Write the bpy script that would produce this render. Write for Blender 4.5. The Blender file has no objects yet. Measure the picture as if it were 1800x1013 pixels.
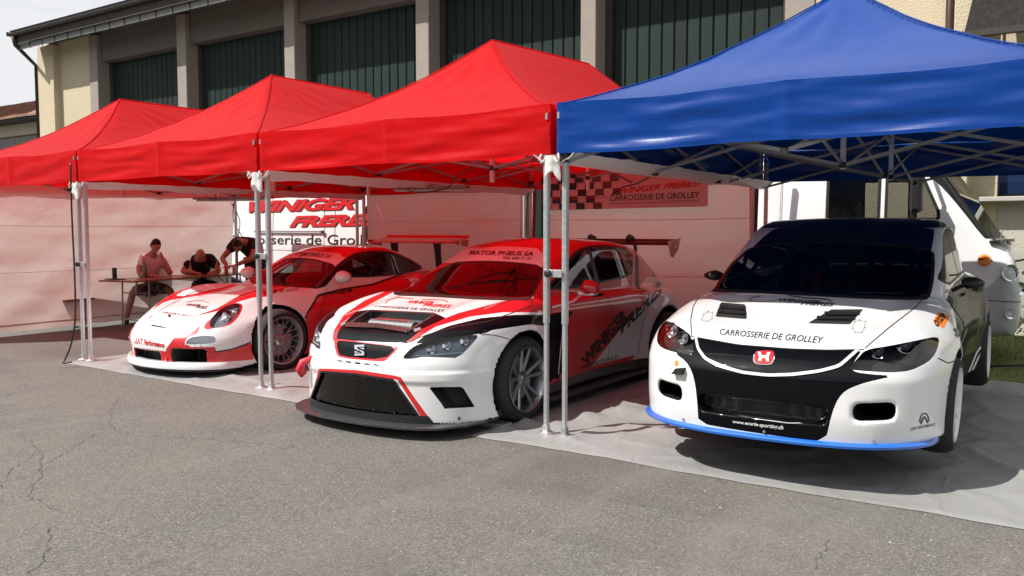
import bpy, bmesh, math, random
import numpy as np
from mathutils import Vector, Matrix
from mathutils.bvhtree import BVHTree

random.seed(7)
C = bpy.context.scene
COL = C.collection
R = math.radians

# ------------------------------------------------------------------ camera, sky, sun, exposure
cam_d = bpy.data.cameras.new('camera'); cam = bpy.data.objects.new('camera', cam_d); COL.objects.link(cam)
cam.location = (3.30, -5.31, 1.54)
cam.rotation_euler = (R(90 - 3.91), 0, R(34.5))
cam_d.sensor_width = 36; cam_d.lens = 30; cam_d.clip_start = .05; cam_d.clip_end = 2000
C.camera = cam
SUN_EL, SUN_X, SUN_Y = R(50), -.61, -.79
w = bpy.data.worlds.new('World'); C.world = w; w.use_nodes = True
nt = w.node_tree; nt.nodes.clear()
wo = nt.nodes.new('ShaderNodeOutputWorld'); bg = nt.nodes.new('ShaderNodeBackground')
sk = nt.nodes.new('ShaderNodeTexSky'); sk.sky_type = 'NISHITA'; sk.sun_disc = False
sk.sun_elevation = SUN_EL; sk.sun_rotation = math.atan2(SUN_X, SUN_Y) % (2 * math.pi)
sk.dust_density = 2.0; sk.air_density = 1.0
tc = nt.nodes.new('ShaderNodeTexCoord'); mp = nt.nodes.new('ShaderNodeMapping'); mp.inputs['Scale'].default_value = (1, 1, 2.6)
nz = nt.nodes.new('ShaderNodeTexNoise'); nz.inputs['Scale'].default_value = 1.5; nz.inputs['Detail'].default_value = 8; nz.inputs['Roughness'].default_value = .6
cr = nt.nodes.new('ShaderNodeValToRGB'); cr.color_ramp.elements[0].position = .22; cr.color_ramp.elements[1].position = .50
mx = nt.nodes.new('ShaderNodeMix'); mx.data_type = 'RGBA'
mx.inputs[7].default_value = (11, 11.2, 11.5, 1)
nt.links.new(tc.outputs['Generated'], mp.inputs[0]); nt.links.new(mp.outputs[0], nz.inputs[0]); nt.links.new(nz.outputs[0], cr.inputs[0])
nt.links.new(cr.outputs[0], mx.inputs[0]); nt.links.new(sk.outputs[0], mx.inputs[6]); nt.links.new(mx.outputs[2], bg.inputs[0])
bg.inputs[1].default_value = .058
nt.links.new(bg.outputs[0], wo.inputs[0])
sd = bpy.data.lights.new('sun', 'SUN'); sd.energy = 5.0; sd.angle = R(.53); sd.color = (1, .955, .89)
sun = bpy.data.objects.new('sun', sd); COL.objects.link(sun)
sdir = Vector((SUN_X * math.cos(SUN_EL), SUN_Y * math.cos(SUN_EL), math.sin(SUN_EL)))
sun.rotation_euler = sdir.to_track_quat('Z', 'Y').to_euler()
sun.location = (-6, -8, 20)
C.view_settings.view_transform = 'Standard'; C.view_settings.look = 'None'
C.view_settings.exposure = .42; C.view_settings.gamma = 1; C.view_settings.use_curve_mapping = False
C.render.engine = 'CYCLES'
C.cycles.max_bounces = 8; C.cycles.transparent_max_bounces = 12
C.cycles.sample_clamp_indirect = 6

# ------------------------------------------------------------------ object helpers
def tag(o, label=None, cat=None, group=None, kind=None):
    if label: o['label'] = label
    if cat: o['category'] = cat
    if group: o['group'] = group
    if kind: o['kind'] = kind
    return o
def empty(name, loc=(0, 0, 0), rz=0, label=None, cat=None, group=None, kind=None):
    o = bpy.data.objects.new(name, None); COL.objects.link(o); o.location = loc; o.rotation_euler = (0, 0, rz)
    o.empty_display_size = .2
    return tag(o, label, cat, group, kind)
def add(name, me, parent=None, mats=None, loc=(0, 0, 0), rot=(0, 0, 0), kind=None):
    if mats is not None:
        if not isinstance(mats, (list, tuple)): mats = [mats]
        for m in mats: me.materials.append(m)
    o = bpy.data.objects.new(name, me); COL.objects.link(o)
    o.location = loc; o.rotation_euler = rot
    if parent: o.parent = parent
    if kind: o['kind'] = kind
    return o
def smooth(me, on=True):
    me.polygons.foreach_set('use_smooth', [on] * len(me.polygons)); return me
class MB:
    """collects primitives into one mesh"""
    def __init__(s): s.v = []; s.f = []; s.m = []
    def raw(s, v, f, m=0):
        b = len(s.v); s.v += [tuple(p) for p in v]; s.f += [tuple(i + b for i in q) for q in f]; s.m += [m] * len(f); return s
    def box(s, c, d, m=0, rz=0, M=None):
        x, y, z = [k / 2 for k in d]
        v = [Vector((a * x, b * y, e * z)) for a in (-1, 1) for b in (-1, 1) for e in (-1, 1)]
        if M is None: M = Matrix.Rotation(rz, 3, 'Z')
        v = [M @ p + Vector(c) for p in v]
        return s.raw(v, [(0, 1, 3, 2), (4, 6, 7, 5), (0, 4, 5, 1), (2, 3, 7, 6), (0, 2, 6, 4), (1, 5, 7, 3)], m)
    def bar(s, a, b, w, h=None, m=0, up=(0, 0, 1)):
        """rectangular bar from a to b"""
        h = h or w; a = Vector(a); b = Vector(b); d = (b - a); L = d.length; d.normalize()
        u = Vector(up)
        if abs(d.dot(u)) > .98: u = Vector((1, 0, 0))
        sx = d.cross(u).normalized(); sz = sx.cross(d)
        v = [a + sx * i * w / 2 + sz * j * h / 2 + d * k * L for k in (0, 1) for i, j in ((-1, -1), (1, -1), (1, 1), (-1, 1))]
        return s.raw(v, [(3, 2, 1, 0), (4, 5, 6, 7), (0, 1, 5, 4), (1, 2, 6, 5), (2, 3, 7, 6), (3, 0, 4, 7)], m)
    def tube(s, pts, r, n=8, m=0, cap=True):
        pts = [Vector(p) for p in pts]; rs = r if isinstance(r, (list, tuple)) else [r] * len(pts)
        V = []; prev = None
        for i, p in enumerate(pts):
            d = (pts[min(i + 1, len(pts) - 1)] - pts[max(i - 1, 0)]).normalized()
            if prev is None:
                u = Vector((0, 0, 1)) if abs(d.z) < .9 else Vector((1, 0, 0)); a = d.cross(u).normalized()
            else: a = (prev - d * prev.dot(d)).normalized()
            prev = a; b = d.cross(a)
            V += [p + (a * math.cos(t) + b * math.sin(t)) * rs[i] for t in [2 * math.pi * k / n for k in range(n)]]
        F = [(i * n + k, i * n + (k + 1) % n, (i + 1) * n + (k + 1) % n, (i + 1) * n + k) for i in range(len(pts) - 1) for k in range(n)]
        if cap: F += [tuple(range(n))[::-1], tuple((len(pts) - 1) * n + k for k in range(n))]
        return s.raw(V, F, m)
    def lathe(s, prof, n=24, m=0, M=None, ax='Z', a0=0, a1=2 * math.pi):
        """prof: (r, h) revolve about axis"""
        full = abs(a1 - a0 - 2 * math.pi) < 1e-6; nn = n if full else n + 1
        V = []
        for r, h in prof:
            for k in range(nn):
                t = a0 + (a1 - a0) * k / n
                c, q = r * math.cos(t), r * math.sin(t)
                p = Vector((c, q, h)) if ax == 'Z' else (Vector((h, c, q)) if ax == 'X' else Vector((q, h, c)))
                V.append(M @ p if M is not None else p)
        F = []
        for i in range(len(prof) - 1):
            for k in range(n):
                a, b = i * nn + k, i * nn + (k + 1) % nn
                F.append((a, b, b + nn, a + nn))
        return s.raw(V, F, m)
    def grid(s, nu, nv, fn, m=0, flip=False):
        V = [fn(i / nu, j / nv) for j in range(nv + 1) for i in range(nu + 1)]
        F = [(j * (nu + 1) + i, j * (nu + 1) + i + 1, (j + 1) * (nu + 1) + i + 1, (j + 1) * (nu + 1) + i) for j in range(nv) for i in range(nu)]
        if flip: F = [q[::-1] for q in F]
        return s.raw(V, F, m)
    def poly(s, pts, off, m=0):
        """prism: closed outline pts (3D) extruded by off"""
        n = len(pts); off = Vector(off)
        V = [Vector(p) for p in pts] + [Vector(p) + off for p in pts]
        return s.raw(V, [tuple(range(n))[::-1], tuple(range(n, 2 * n))] + [(i, (i + 1) % n, n + (i + 1) % n, n + i) for i in range(n)], m)
    def me(s, name='mesh', sm=False):
        me = bpy.data.meshes.new(name); me.from_pydata([tuple(p) for p in s.v], [], s.f)
        me.polygons.foreach_set('material_index', s.m)
        if sm: smooth(me)
        me.update(); return me
    def build(s, name, mats, parent=None, loc=(0, 0, 0), rot=(0, 0, 0), sm=False, bevel=0, kind=None):
        me = s.me(name, sm)
        if bevel or True:
            bm = bmesh.new(); bm.from_mesh(me); bmesh.ops.recalc_face_normals(bm, faces=bm.faces)
            if bevel: bmesh.ops.bevel(bm, geom=bm.edges[:], offset=bevel, segments=1, affect='EDGES')
            bm.to_mesh(me); bm.free()
        return add(name, me, parent, mats, loc, rot, kind)
def autosmooth(o, ang=35):
    me = o.data; smooth(me)
    bm = bmesh.new(); bm.from_mesh(me)
    for e in bm.edges: e.smooth = (len(e.link_faces) == 2 and e.calc_face_angle(0) < R(ang))
    bm.to_mesh(me); bm.free(); return o
def copy_tree(o, parent=None):
    c = o.copy(); COL.objects.link(c); c.parent = parent
    for ch in list(o.children): copy_tree(ch, c)
    return c

# ------------------------------------------------------------------ materials
MATS = {}
class NT:
    def __init__(s, name):
        s.m = bpy.data.materials.new(name); s.m.use_nodes = True; s.t = s.m.node_tree
        s.b = s.t.nodes['Principled BSDF']; s.out = s.t.nodes['Material Output']
    def n(s, typ, **kw):
        nd = s.t.nodes.new(typ)
        for k, v in kw.items():
            if k.startswith('i_'): nd.inputs[k[2:].replace('_', ' ')].default_value = v
            elif k.startswith('x'): nd.inputs[int(k[1:])].default_value = v
            else: setattr(nd, k, v)
        return nd
    def l(s, a, b): s.t.links.new(a, b)
    def co(s, kind='Object', scale=(1, 1, 1), rot=(0, 0, 0)):
        t = s.n('ShaderNodeTexCoord'); m = s.n('ShaderNodeMapping'); m.inputs['Scale'].default_value = scale; m.inputs['Rotation'].default_value = rot
        s.l(t.outputs[kind], m.inputs[0]); return m.outputs[0]
    def noise(s, co, scale, det=4, rough=.55, dist=0):
        nn = s.n('ShaderNodeTexNoise', i_Scale=scale, i_Detail=det, i_Roughness=rough, i_Distortion=dist); s.l(co, nn.inputs[0]); return nn.outputs[0]
    def ramp(s, f, stops):
        r = s.n('ShaderNodeValToRGB'); e = r.color_ramp.elements
        while len(e) < len(stops): e.new(.5)
        for k, (p, c) in enumerate(stops):
            e[k].position = p; e[k].color = (c, c, c, 1) if isinstance(c, (int, float)) else (*c, 1)
        s.l(f, r.inputs[0]); return r.outputs[0]
    def mix(s, f, a, b, mode='MIX'):
        x = s.n('ShaderNodeMix', data_type='RGBA', blend_type=mode)
        for k, v in ((0, f), (6, a), (7, b)):
            if hasattr(v, 'links') or hasattr(v, 'is_linked'): s.l(v, x.inputs[k])
            elif isinstance(v, (int, float)): x.inputs[k].default_value = v if k == 0 else (v, v, v, 1)
            else: x.inputs[k].default_value = (*v, 1)
        return x.outputs[2]
    def bump(s, h, strength=.3, dist=.01, normal=None):
        b = s.n('ShaderNodeBump', i_Strength=strength, i_Distance=dist); s.l(h, b.inputs['Height'])
        if normal is not None: s.l(normal, b.inputs['Normal'])
        return b.outputs[0]
    def base(s, c):
        if hasattr(c, 'is_linked'): s.l(c, s.b.inputs['Base Color'])
        else: s.b.inputs['Base Color'].default_value = (*c, 1)
    def set(s, **kw):
        for k, v in kw.items():
            i = s.b.inputs[k.replace('_', ' ')]
            if hasattr(v, 'is_linked'): s.l(v, i)
            else: i.default_value = v
def simple(name, col, rough=.5, metal=0, coat=0, spec=.5, var=.0, vs=8, bump=0, bs=60):
    if name in MATS: return MATS[name]
    t = NT(name); t.set(Roughness=rough, Metallic=metal, Coat_Weight=coat, Specular_IOR_Level=spec)
    if coat: t.set(Coat_Roughness=.03)
    if var:
        c = t.co(); nn = t.noise(c, vs, 6, .6)
        t.base(t.mix(nn, tuple(k * (1 - var) for k in col), tuple(min(1, k * (1 + var)) for k in col)))
        rr = t.ramp(t.noise(c, vs * 2.3, 4), [(.3, max(rough - .08, 0)), (.7, min(rough + .12, 1))]); t.l(rr, t.b.inputs['Roughness'])
    else: t.base(col)
    if bump: t.set(Normal=t.bump(t.noise(t.co(), bs, 4), bump, .005))
    MATS[name] = t.m; return t.m

def paint(name, col, rough=.32, coat=.9):
    t = NT(name); c = t.co(); nn = t.noise(c, 3.5, 6, .65)
    t.base(t.mix(t.ramp(nn, [(.4, 0.), (.75, 1.)]), col, tuple(k * .93 + (.005 if max(col) > .3 else 0) for k in col)))
    t.set(Roughness=rough, Specular_IOR_Level=.5 if max(col) > .3 else .08, Coat_Weight=coat, Coat_Roughness=t.ramp(t.noise(c, 9, 6, .7), [(.35, .02), (.8, .12)]))
    MATS[name] = t.m; return t.m
M_white = paint('paint_white', (.76, .765, .77)); M_red = paint('paint_red', (.58, .012, .018)); M_black = paint('paint_black', (.0010, .0014, .003), .5, .26)
M_blue = paint('paint_blue', (.01, .13, .55)); M_navy = paint('paint_navy', (.008, .010, .035), .35, .4)
M_silverp = paint('paint_silver', (.45, .48, .5), .35)
M_decal = simple('vinyl_black', (.02, .02, .022), .35); M_decalred = simple('vinyl_red', (.5, .015, .02), .35); M_decalw = simple('vinyl_white', (.78, .78, .78), .35)
M_decalgrey = simple('vinyl_grey', (.3, .31, .33), .4); M_orange = simple('vinyl_orange', (.85, .22, .02), .4); M_yellow = simple('vinyl_yellow', (.8, .5, .05), .4)
M_rubber = simple('rubber', (.018, .018, .018), .75, var=.3, vs=20, bump=.15, bs=90)
M_trim = simple('black_trim', (.012, .012, .013), .45, bump=.05, bs=300)
M_gap = simple('gap_dark', (.01, .01, .01), .9)
M_inside = simple('interior_dark', (.02, .02, .022), .8, var=.2)
M_chrome = simple('chrome', (.85, .85, .87), .12, 1)
M_silver = simple('rim_silver', (.55, .56, .58), .28, .9, .5)
M_rimgrey = simple('rim_grey', (.26, .27, .29), .3, .85, .4)
M_rimwhite = simple('rim_white', (.78, .78, .78), .35, 0, .6)
M_rimdark = simple('rim_dark', (.03, .03, .033), .4, .4)
M_alu = simple('aluminium', (.62, .63, .65), .38, .85, var=.12, vs=25, bump=.05, bs=200)
M_truss = simple('truss_shaded', (.26, .26, .27), .5, .4, var=.15, vs=15)  # aluminium bars, colour toned down for the shade under the canopies
M_steel = simple('steel_grey', (.33, .33, .35), .45, .6, var=.15, vs=15)
M_cage = simple('cage_white', (.6, .6, .6), .4)
M_seat = simple('seat_fabric', (.03, .03, .035), .9)
def carbon():
    t = NT('carbon'); c = t.co(scale=(1, 1, 1), rot=(.6, .3, .785)); ch = t.n('ShaderNodeTexChecker', i_Scale=130.); t.l(c, ch.inputs[0])
    ch.inputs[1].default_value = (.014, .014, .015, 1); ch.inputs[2].default_value = (.05, .05, .052, 1)
    t.base(ch.outputs[0]); t.set(Roughness=.42, Coat_Weight=.6, Coat_Roughness=.12); return t.m
M_carbon = carbon()
def meshgrille():
    t = NT('grille_mesh'); c = t.co(); v = t.n('ShaderNodeTexVoronoi', i_Scale=95., i_Randomness=.0, feature='F1'); t.l(c, v.inputs[0])
    f = t.ramp(v.outputs['Distance'], [(.36, 0.), (.46, 1.)])
    t.base(t.mix(f, (.004, .004, .004), (.06, .055, .06))); t.set(Roughness=.4, Metallic=.3, Normal=t.bump(f, .5, .01)); return t.m
M_mesh = meshgrille()
def glass(name, tint, gloss=.9, dark=0.):
    """thin glazing: tinted see-through with a fresnel reflection"""
    t = NT(name); t.t.nodes.remove(t.b)
    tr = t.n('ShaderNodeBsdfTransparent'); tr.inputs[0].default_value = (*tint, 1)
    gl = t.n('ShaderNodeBsdfGlossy', i_Roughness=.015); gl.inputs[0].default_value = (1, 1, 1, 1)
    fr = t.n('ShaderNodeFresnel', i_IOR=1.5); mxx = t.n('ShaderNodeMixShader')
    t.l(fr.outputs[0], mxx.inputs[0]); t.l(tr.outputs[0], mxx.inputs[1]); t.l(gl.outputs[0], mxx.inputs[2]); t.l(mxx.outputs[0], t.out.inputs[0]); return t.m
M_glass = glass('car_glass', (.5, .52, .52)); M_glassdark = glass('car_glass_tinted', (.40, .40, .41)); M_lens = glass('lamp_lens', (.9, .92, .95)); M_lenssmoke = glass('lamp_lens_smoked', (.62, .60, .59))
M_winglass = glass('window_glass', (.75, .8, .8))

def cloth(name, col, trans=.5, rough=.45, spec=.5, wr=.25, coat=0., sheen=0.):
    """coated tent fabric: lets part of the light through"""
    t = NT(name); c = t.co(); n1 = t.noise(c, 1.6, 5, .55, .6); n2 = t.noise(c, 9, 4, .6)
    wv = t.noise(t.co(scale=(1, 1, 1)), 260, 2)
    bp = t.bump(n1, wr, .08); bp = t.bump(n2, wr * .5, .01, bp); bp = t.bump(wv, .06, .002, bp)
    t.base(t.mix(t.noise(c, 2.5, 5), tuple(k * .9 for k in col), col)); t.set(Roughness=rough, Specular_IOR_Level=spec, Normal=bp, Coat_Weight=coat, Coat_Roughness=.2, Sheen_Weight=sheen, Sheen_Roughness=.4)
    tl = t.n('ShaderNodeBsdfTranslucent'); tl.inputs[0].default_value = (*[min(1, k * 1.0) for k in col], 1); t.l(bp, tl.inputs['Normal'])
    ms = t.n('ShaderNodeMixShader'); ms.inputs[0].default_value = trans
    t.l(t.b.outputs[0], ms.inputs[1]); t.l(tl.outputs[0], ms.inputs[2]); t.l(ms.outputs[0], t.out.inputs[0]); return t.m
M_cred = cloth('canopy_red', (.72, .005, .009), .52, .5, .2, .14, .02, .05)
M_cblue = cloth('canopy_blue', (.0008, .040, .235), .03, .33, .25, .08, .14)
M_cwhite = cloth('wall_white', (.80, .67, .62), .30, .55, .4, .35)  # white cloth, its colour warmed to carry the canopies' red light
M_gutter = cloth('gutter_white', (.75, .74, .73), .2, .4, .5, .3)

# ------------------------------------------------------------------ text helpers
_FONTC = {}
def text_mesh(txt, shear=0., bold=0., spacing=1.):
    """flat text as (verts Nx2 in 0..1 box, faces, aspect)"""
    key = (txt, shear, bold, spacing)
    if key in _FONTC: return _FONTC[key]
    cu = bpy.data.curves.new('t', 'FONT'); cu.body = txt; cu.shear = shear; cu.offset = bold; cu.space_character = spacing; cu.resolution_u = 3
    o = bpy.data.objects.new('t', cu); COL.objects.link(o); bpy.context.view_layer.update()
    dg = bpy.context.evaluated_depsgraph_get(); me = bpy.data.meshes.new_from_object(o.evaluated_get(dg))
    v = np.array([tuple(p.co)[:2] for p in me.vertices]); f = [tuple(p.vertices) for p in me.polygons]
    bpy.data.objects.remove(o); bpy.data.curves.remove(cu); bpy.data.meshes.remove(me)
    lo, hi = v.min(0), v.max(0); v = (v - lo) / (hi - lo)
    _FONTC[key] = (v, f, (hi[0] - lo[0]) / (hi[1] - lo[1])); return _FONTC[key]
def flat_text(name, txt, origin, ux, uy, mat, parent=None, shear=0, bold=0, lift=.003, spacing=1.):
    """text filling the parallelogram origin, ux, uy"""
    v, f, a = text_mesh(txt, shear, bold, spacing); o = Vector(origin); ux = Vector(ux); uy = Vector(uy); n = ux.cross(uy).normalized()
    me = bpy.data.meshes.new(name); me.from_pydata([tuple(o + ux * p[0] + uy * p[1] + n * lift) for p in v], [], f)
    return add(name, me, parent, mat)

# ------------------------------------------------------------------ car body surfaces: smooth signed fields meshed by surface nets
def I(*pts):
    """smooth monotone curve through (x, y) points -> callable"""
    x = np.array([p[0] for p in pts], float); y = np.array([p[1] for p in pts], float)
    h = np.diff(x); d = np.diff(y) / h; m = np.zeros(len(x)); m[0], m[-1] = d[0], d[-1]
    for i in range(1, len(x) - 1):
        if d[i - 1] * d[i] > 0:
            w1, w2 = 2 * h[i] + h[i - 1], h[i] + 2 * h[i - 1]; m[i] = (w1 + w2) / (w1 / d[i - 1] + w2 / d[i])
    X = np.linspace(x[0], x[-1], 600); k = np.clip(np.searchsorted(x, X) - 1, 0, len(h) - 1); t = (X - x[k]) / h[k]
    Y = y[k] * (2 * t**3 - 3 * t**2 + 1) + h[k] * m[k] * (t**3 - 2 * t**2 + t) + y[k + 1] * (3 * t**2 - 2 * t**3) + h[k] * m[k + 1] * (t**3 - t**2)
    return lambda q: np.interp(q, X, Y)
def smax(a, b, k):
    h = np.clip(.5 + .5 * (a - b) / k, 0, 1); return b + (a - b) * h + k * h * (1 - h)
def smin(a, b, k): return -smax(-a, -b, k)
def sstep(a, b, x): t = np.clip((x - a) / (b - a), 0, 1); return t * t * (3 - 2 * t)
def gauss(x, c, s): return np.exp(-((x - c) / s) ** 2)

def surface_nets(f, xmax, y0, y1, z0, z1, h):
    xs = np.arange(0, int(xmax / h) + 1) * h; ys = np.arange(y0, y1, h); zs = np.arange(z0, z1, h)
    D = f(xs[:, None, None], ys[None, :, None], zs[None, None, :]); D = np.broadcast_to(D, (len(xs), len(ys), len(zs)))
    D = np.concatenate([D[:0:-1], D], 0); xs = np.concatenate([-xs[:0:-1], xs])
    S = D < 0; nx, ny, nz = D.shape
    acc = np.zeros((nx - 1, ny - 1, nz - 1, 3), np.float32); cnt = np.zeros((nx - 1, ny - 1, nz - 1), np.float32)
    for ax in range(3):
        for a in (0, 1):
            for b in (0, 1):
                o = [0, 0, 0]; oth = [k for k in range(3) if k != ax]; o[oth[0]] = a; o[oth[1]] = b
                sl0 = tuple(slice(o[k], o[k] + D.shape[k] - 1) for k in range(3)); o2 = list(o); o2[ax] = 1
                sl1 = tuple(slice(o2[k], o2[k] + D.shape[k] - 1) for k in range(3))
                d0, d1 = D[sl0], D[sl1]; cr_ = S[sl0] != S[sl1]
                t = np.where(cr_, d0 / np.where(cr_, d0 - d1, 1), 0)
                for k in range(3):
                    acc[..., k] += np.where(cr_, o[k] + (t if k == ax else 0), 0)
                cnt += cr_
    act = cnt > 0; idx = -np.ones(act.shape, int); idx[act] = np.arange(act.sum())
    ijk = np.argwhere(act); p = acc[act] / cnt[act][:, None] + ijk
    V = np.stack([xs[0] + p[:, 0] * h, y0 + p[:, 1] * h, z0 + p[:, 2] * h], 1)
    Q = []
    for ax in range(3):
        u, v = [(1, 2), (2, 0), (0, 1)][ax]
        s0 = [slice(1, -1)] * 3; s0[ax] = slice(0, -1); s1 = [slice(1, -1)] * 3; s1[ax] = slice(1, None)
        a, b = S[tuple(s0)], S[tuple(s1)]; e = np.argwhere(a != b); inside = a[a != b]
        e[:, u] += 1; e[:, v] += 1
        def g(du, dv):
            q = e.copy(); q[:, u] -= du; q[:, v] -= dv; return idx[q[:, 0], q[:, 1], q[:, 2]]
        q = np.stack([g(1, 1), g(0, 1), g(0, 0), g(1, 0)], 1); q[~inside] = q[~inside][:, ::-1]; Q.append(q)
    return V, np.concatenate(Q)
def grad(f, V, e=.003):
    def F(P): return f(np.abs(P[:, 0]), P[:, 1], P[:, 2])
    G = np.stack([(F(V + np.eye(3)[k] * e) - F(V - np.eye(3)[k] * e)) / (2 * e) for k in range(3)], 1)
    return G
def project(f, V, it=3):
    for _ in range(it):
        G = grad(f, V); d = f(np.abs(V[:, 0]), V[:, 1], V[:, 2]); n2 = (G ** 2).sum(1) + 1e-6
        st = -(d / n2)[:, None] * G; L = np.linalg.norm(st, axis=1, keepdims=True); V = V + st * np.minimum(1, .012 / np.maximum(L, 1e-9))
    return V
def poly_sd(P, poly):
    """signed distance of points to 2D polygon, negative inside"""
    d = np.full(len(P), 1e9); s = np.ones(len(P)); n = len(poly); poly = np.asarray(poly, float)
    for i in range(n):
        a, b = poly[i], poly[i - 1]; e = b - a; w_ = P - a
        t = np.clip((w_ @ e) / max(e @ e, 1e-12), 0, 1); q = w_ - t[:, None] * e; d = np.minimum(d, (q ** 2).sum(1))
        c1 = P[:, 1] >= a[1]; c2 = P[:, 1] < b[1]; c3 = e[0] * w_[:, 1] > e[1] * w_[:, 0]
        flip = (c1 & c2 & c3) | (~c1 & ~c2 & ~c3); s = np.where(flip, -s, s)
    return s * np.sqrt(d)
def round_poly(pts, it=1, keep=.22):
    P = [np.array(p, float) for p in pts]
    for _ in range(it):
        Q = []
        for i in range(len(P)):
            a, b = P[i], P[(i + 1) % len(P)]; Q += [a + (b - a) * keep, b - (b - a) * keep]
        P = Q
    return P
def basis(d):
    d = np.array(d, float); d /= np.linalg.norm(d); u = np.cross([0, 0, 1], d) if abs(d[2]) < .9 else np.cross([0, 1, 0], d); u /= np.linalg.norm(u); return u, np.cross(d, u), d
class Region:
    """closed outline of points lying on the body, seen along dir; optional mirror twin"""
    def __init__(s, pts, d, mirror=False, rnd=0, grow=0.):
        s.u, s.v, s.d = basis(d); P = np.array(pts, float)
        if rnd: P = np.array(round_poly(P, rnd))
        s.P = P; s.poly = np.stack([P @ s.u, P @ s.v], 1); s.mirror = mirror; s.grow = grow
        s.dep = ((P @ s.d).min() - .25, (P @ s.d).max() + .25)
    def one(s, V, N):
        q = poly_sd(np.stack([V @ s.u, V @ s.v], 1), s.poly) - s.grow
        dep = V @ s.d; ok = (dep > s.dep[0]) & (dep < s.dep[1])
        if N is not None: ok &= (N @ s.d) > -.05
        return np.where(ok, q, np.maximum(q, .03))
    def __call__(s, V, N=None):
        a = s.one(V, N)
        if s.mirror:
            m = np.array([-1, 1, 1.]); a = np.minimum(a, s.one(V * m, None if N is None else N * m))
        return a

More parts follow.
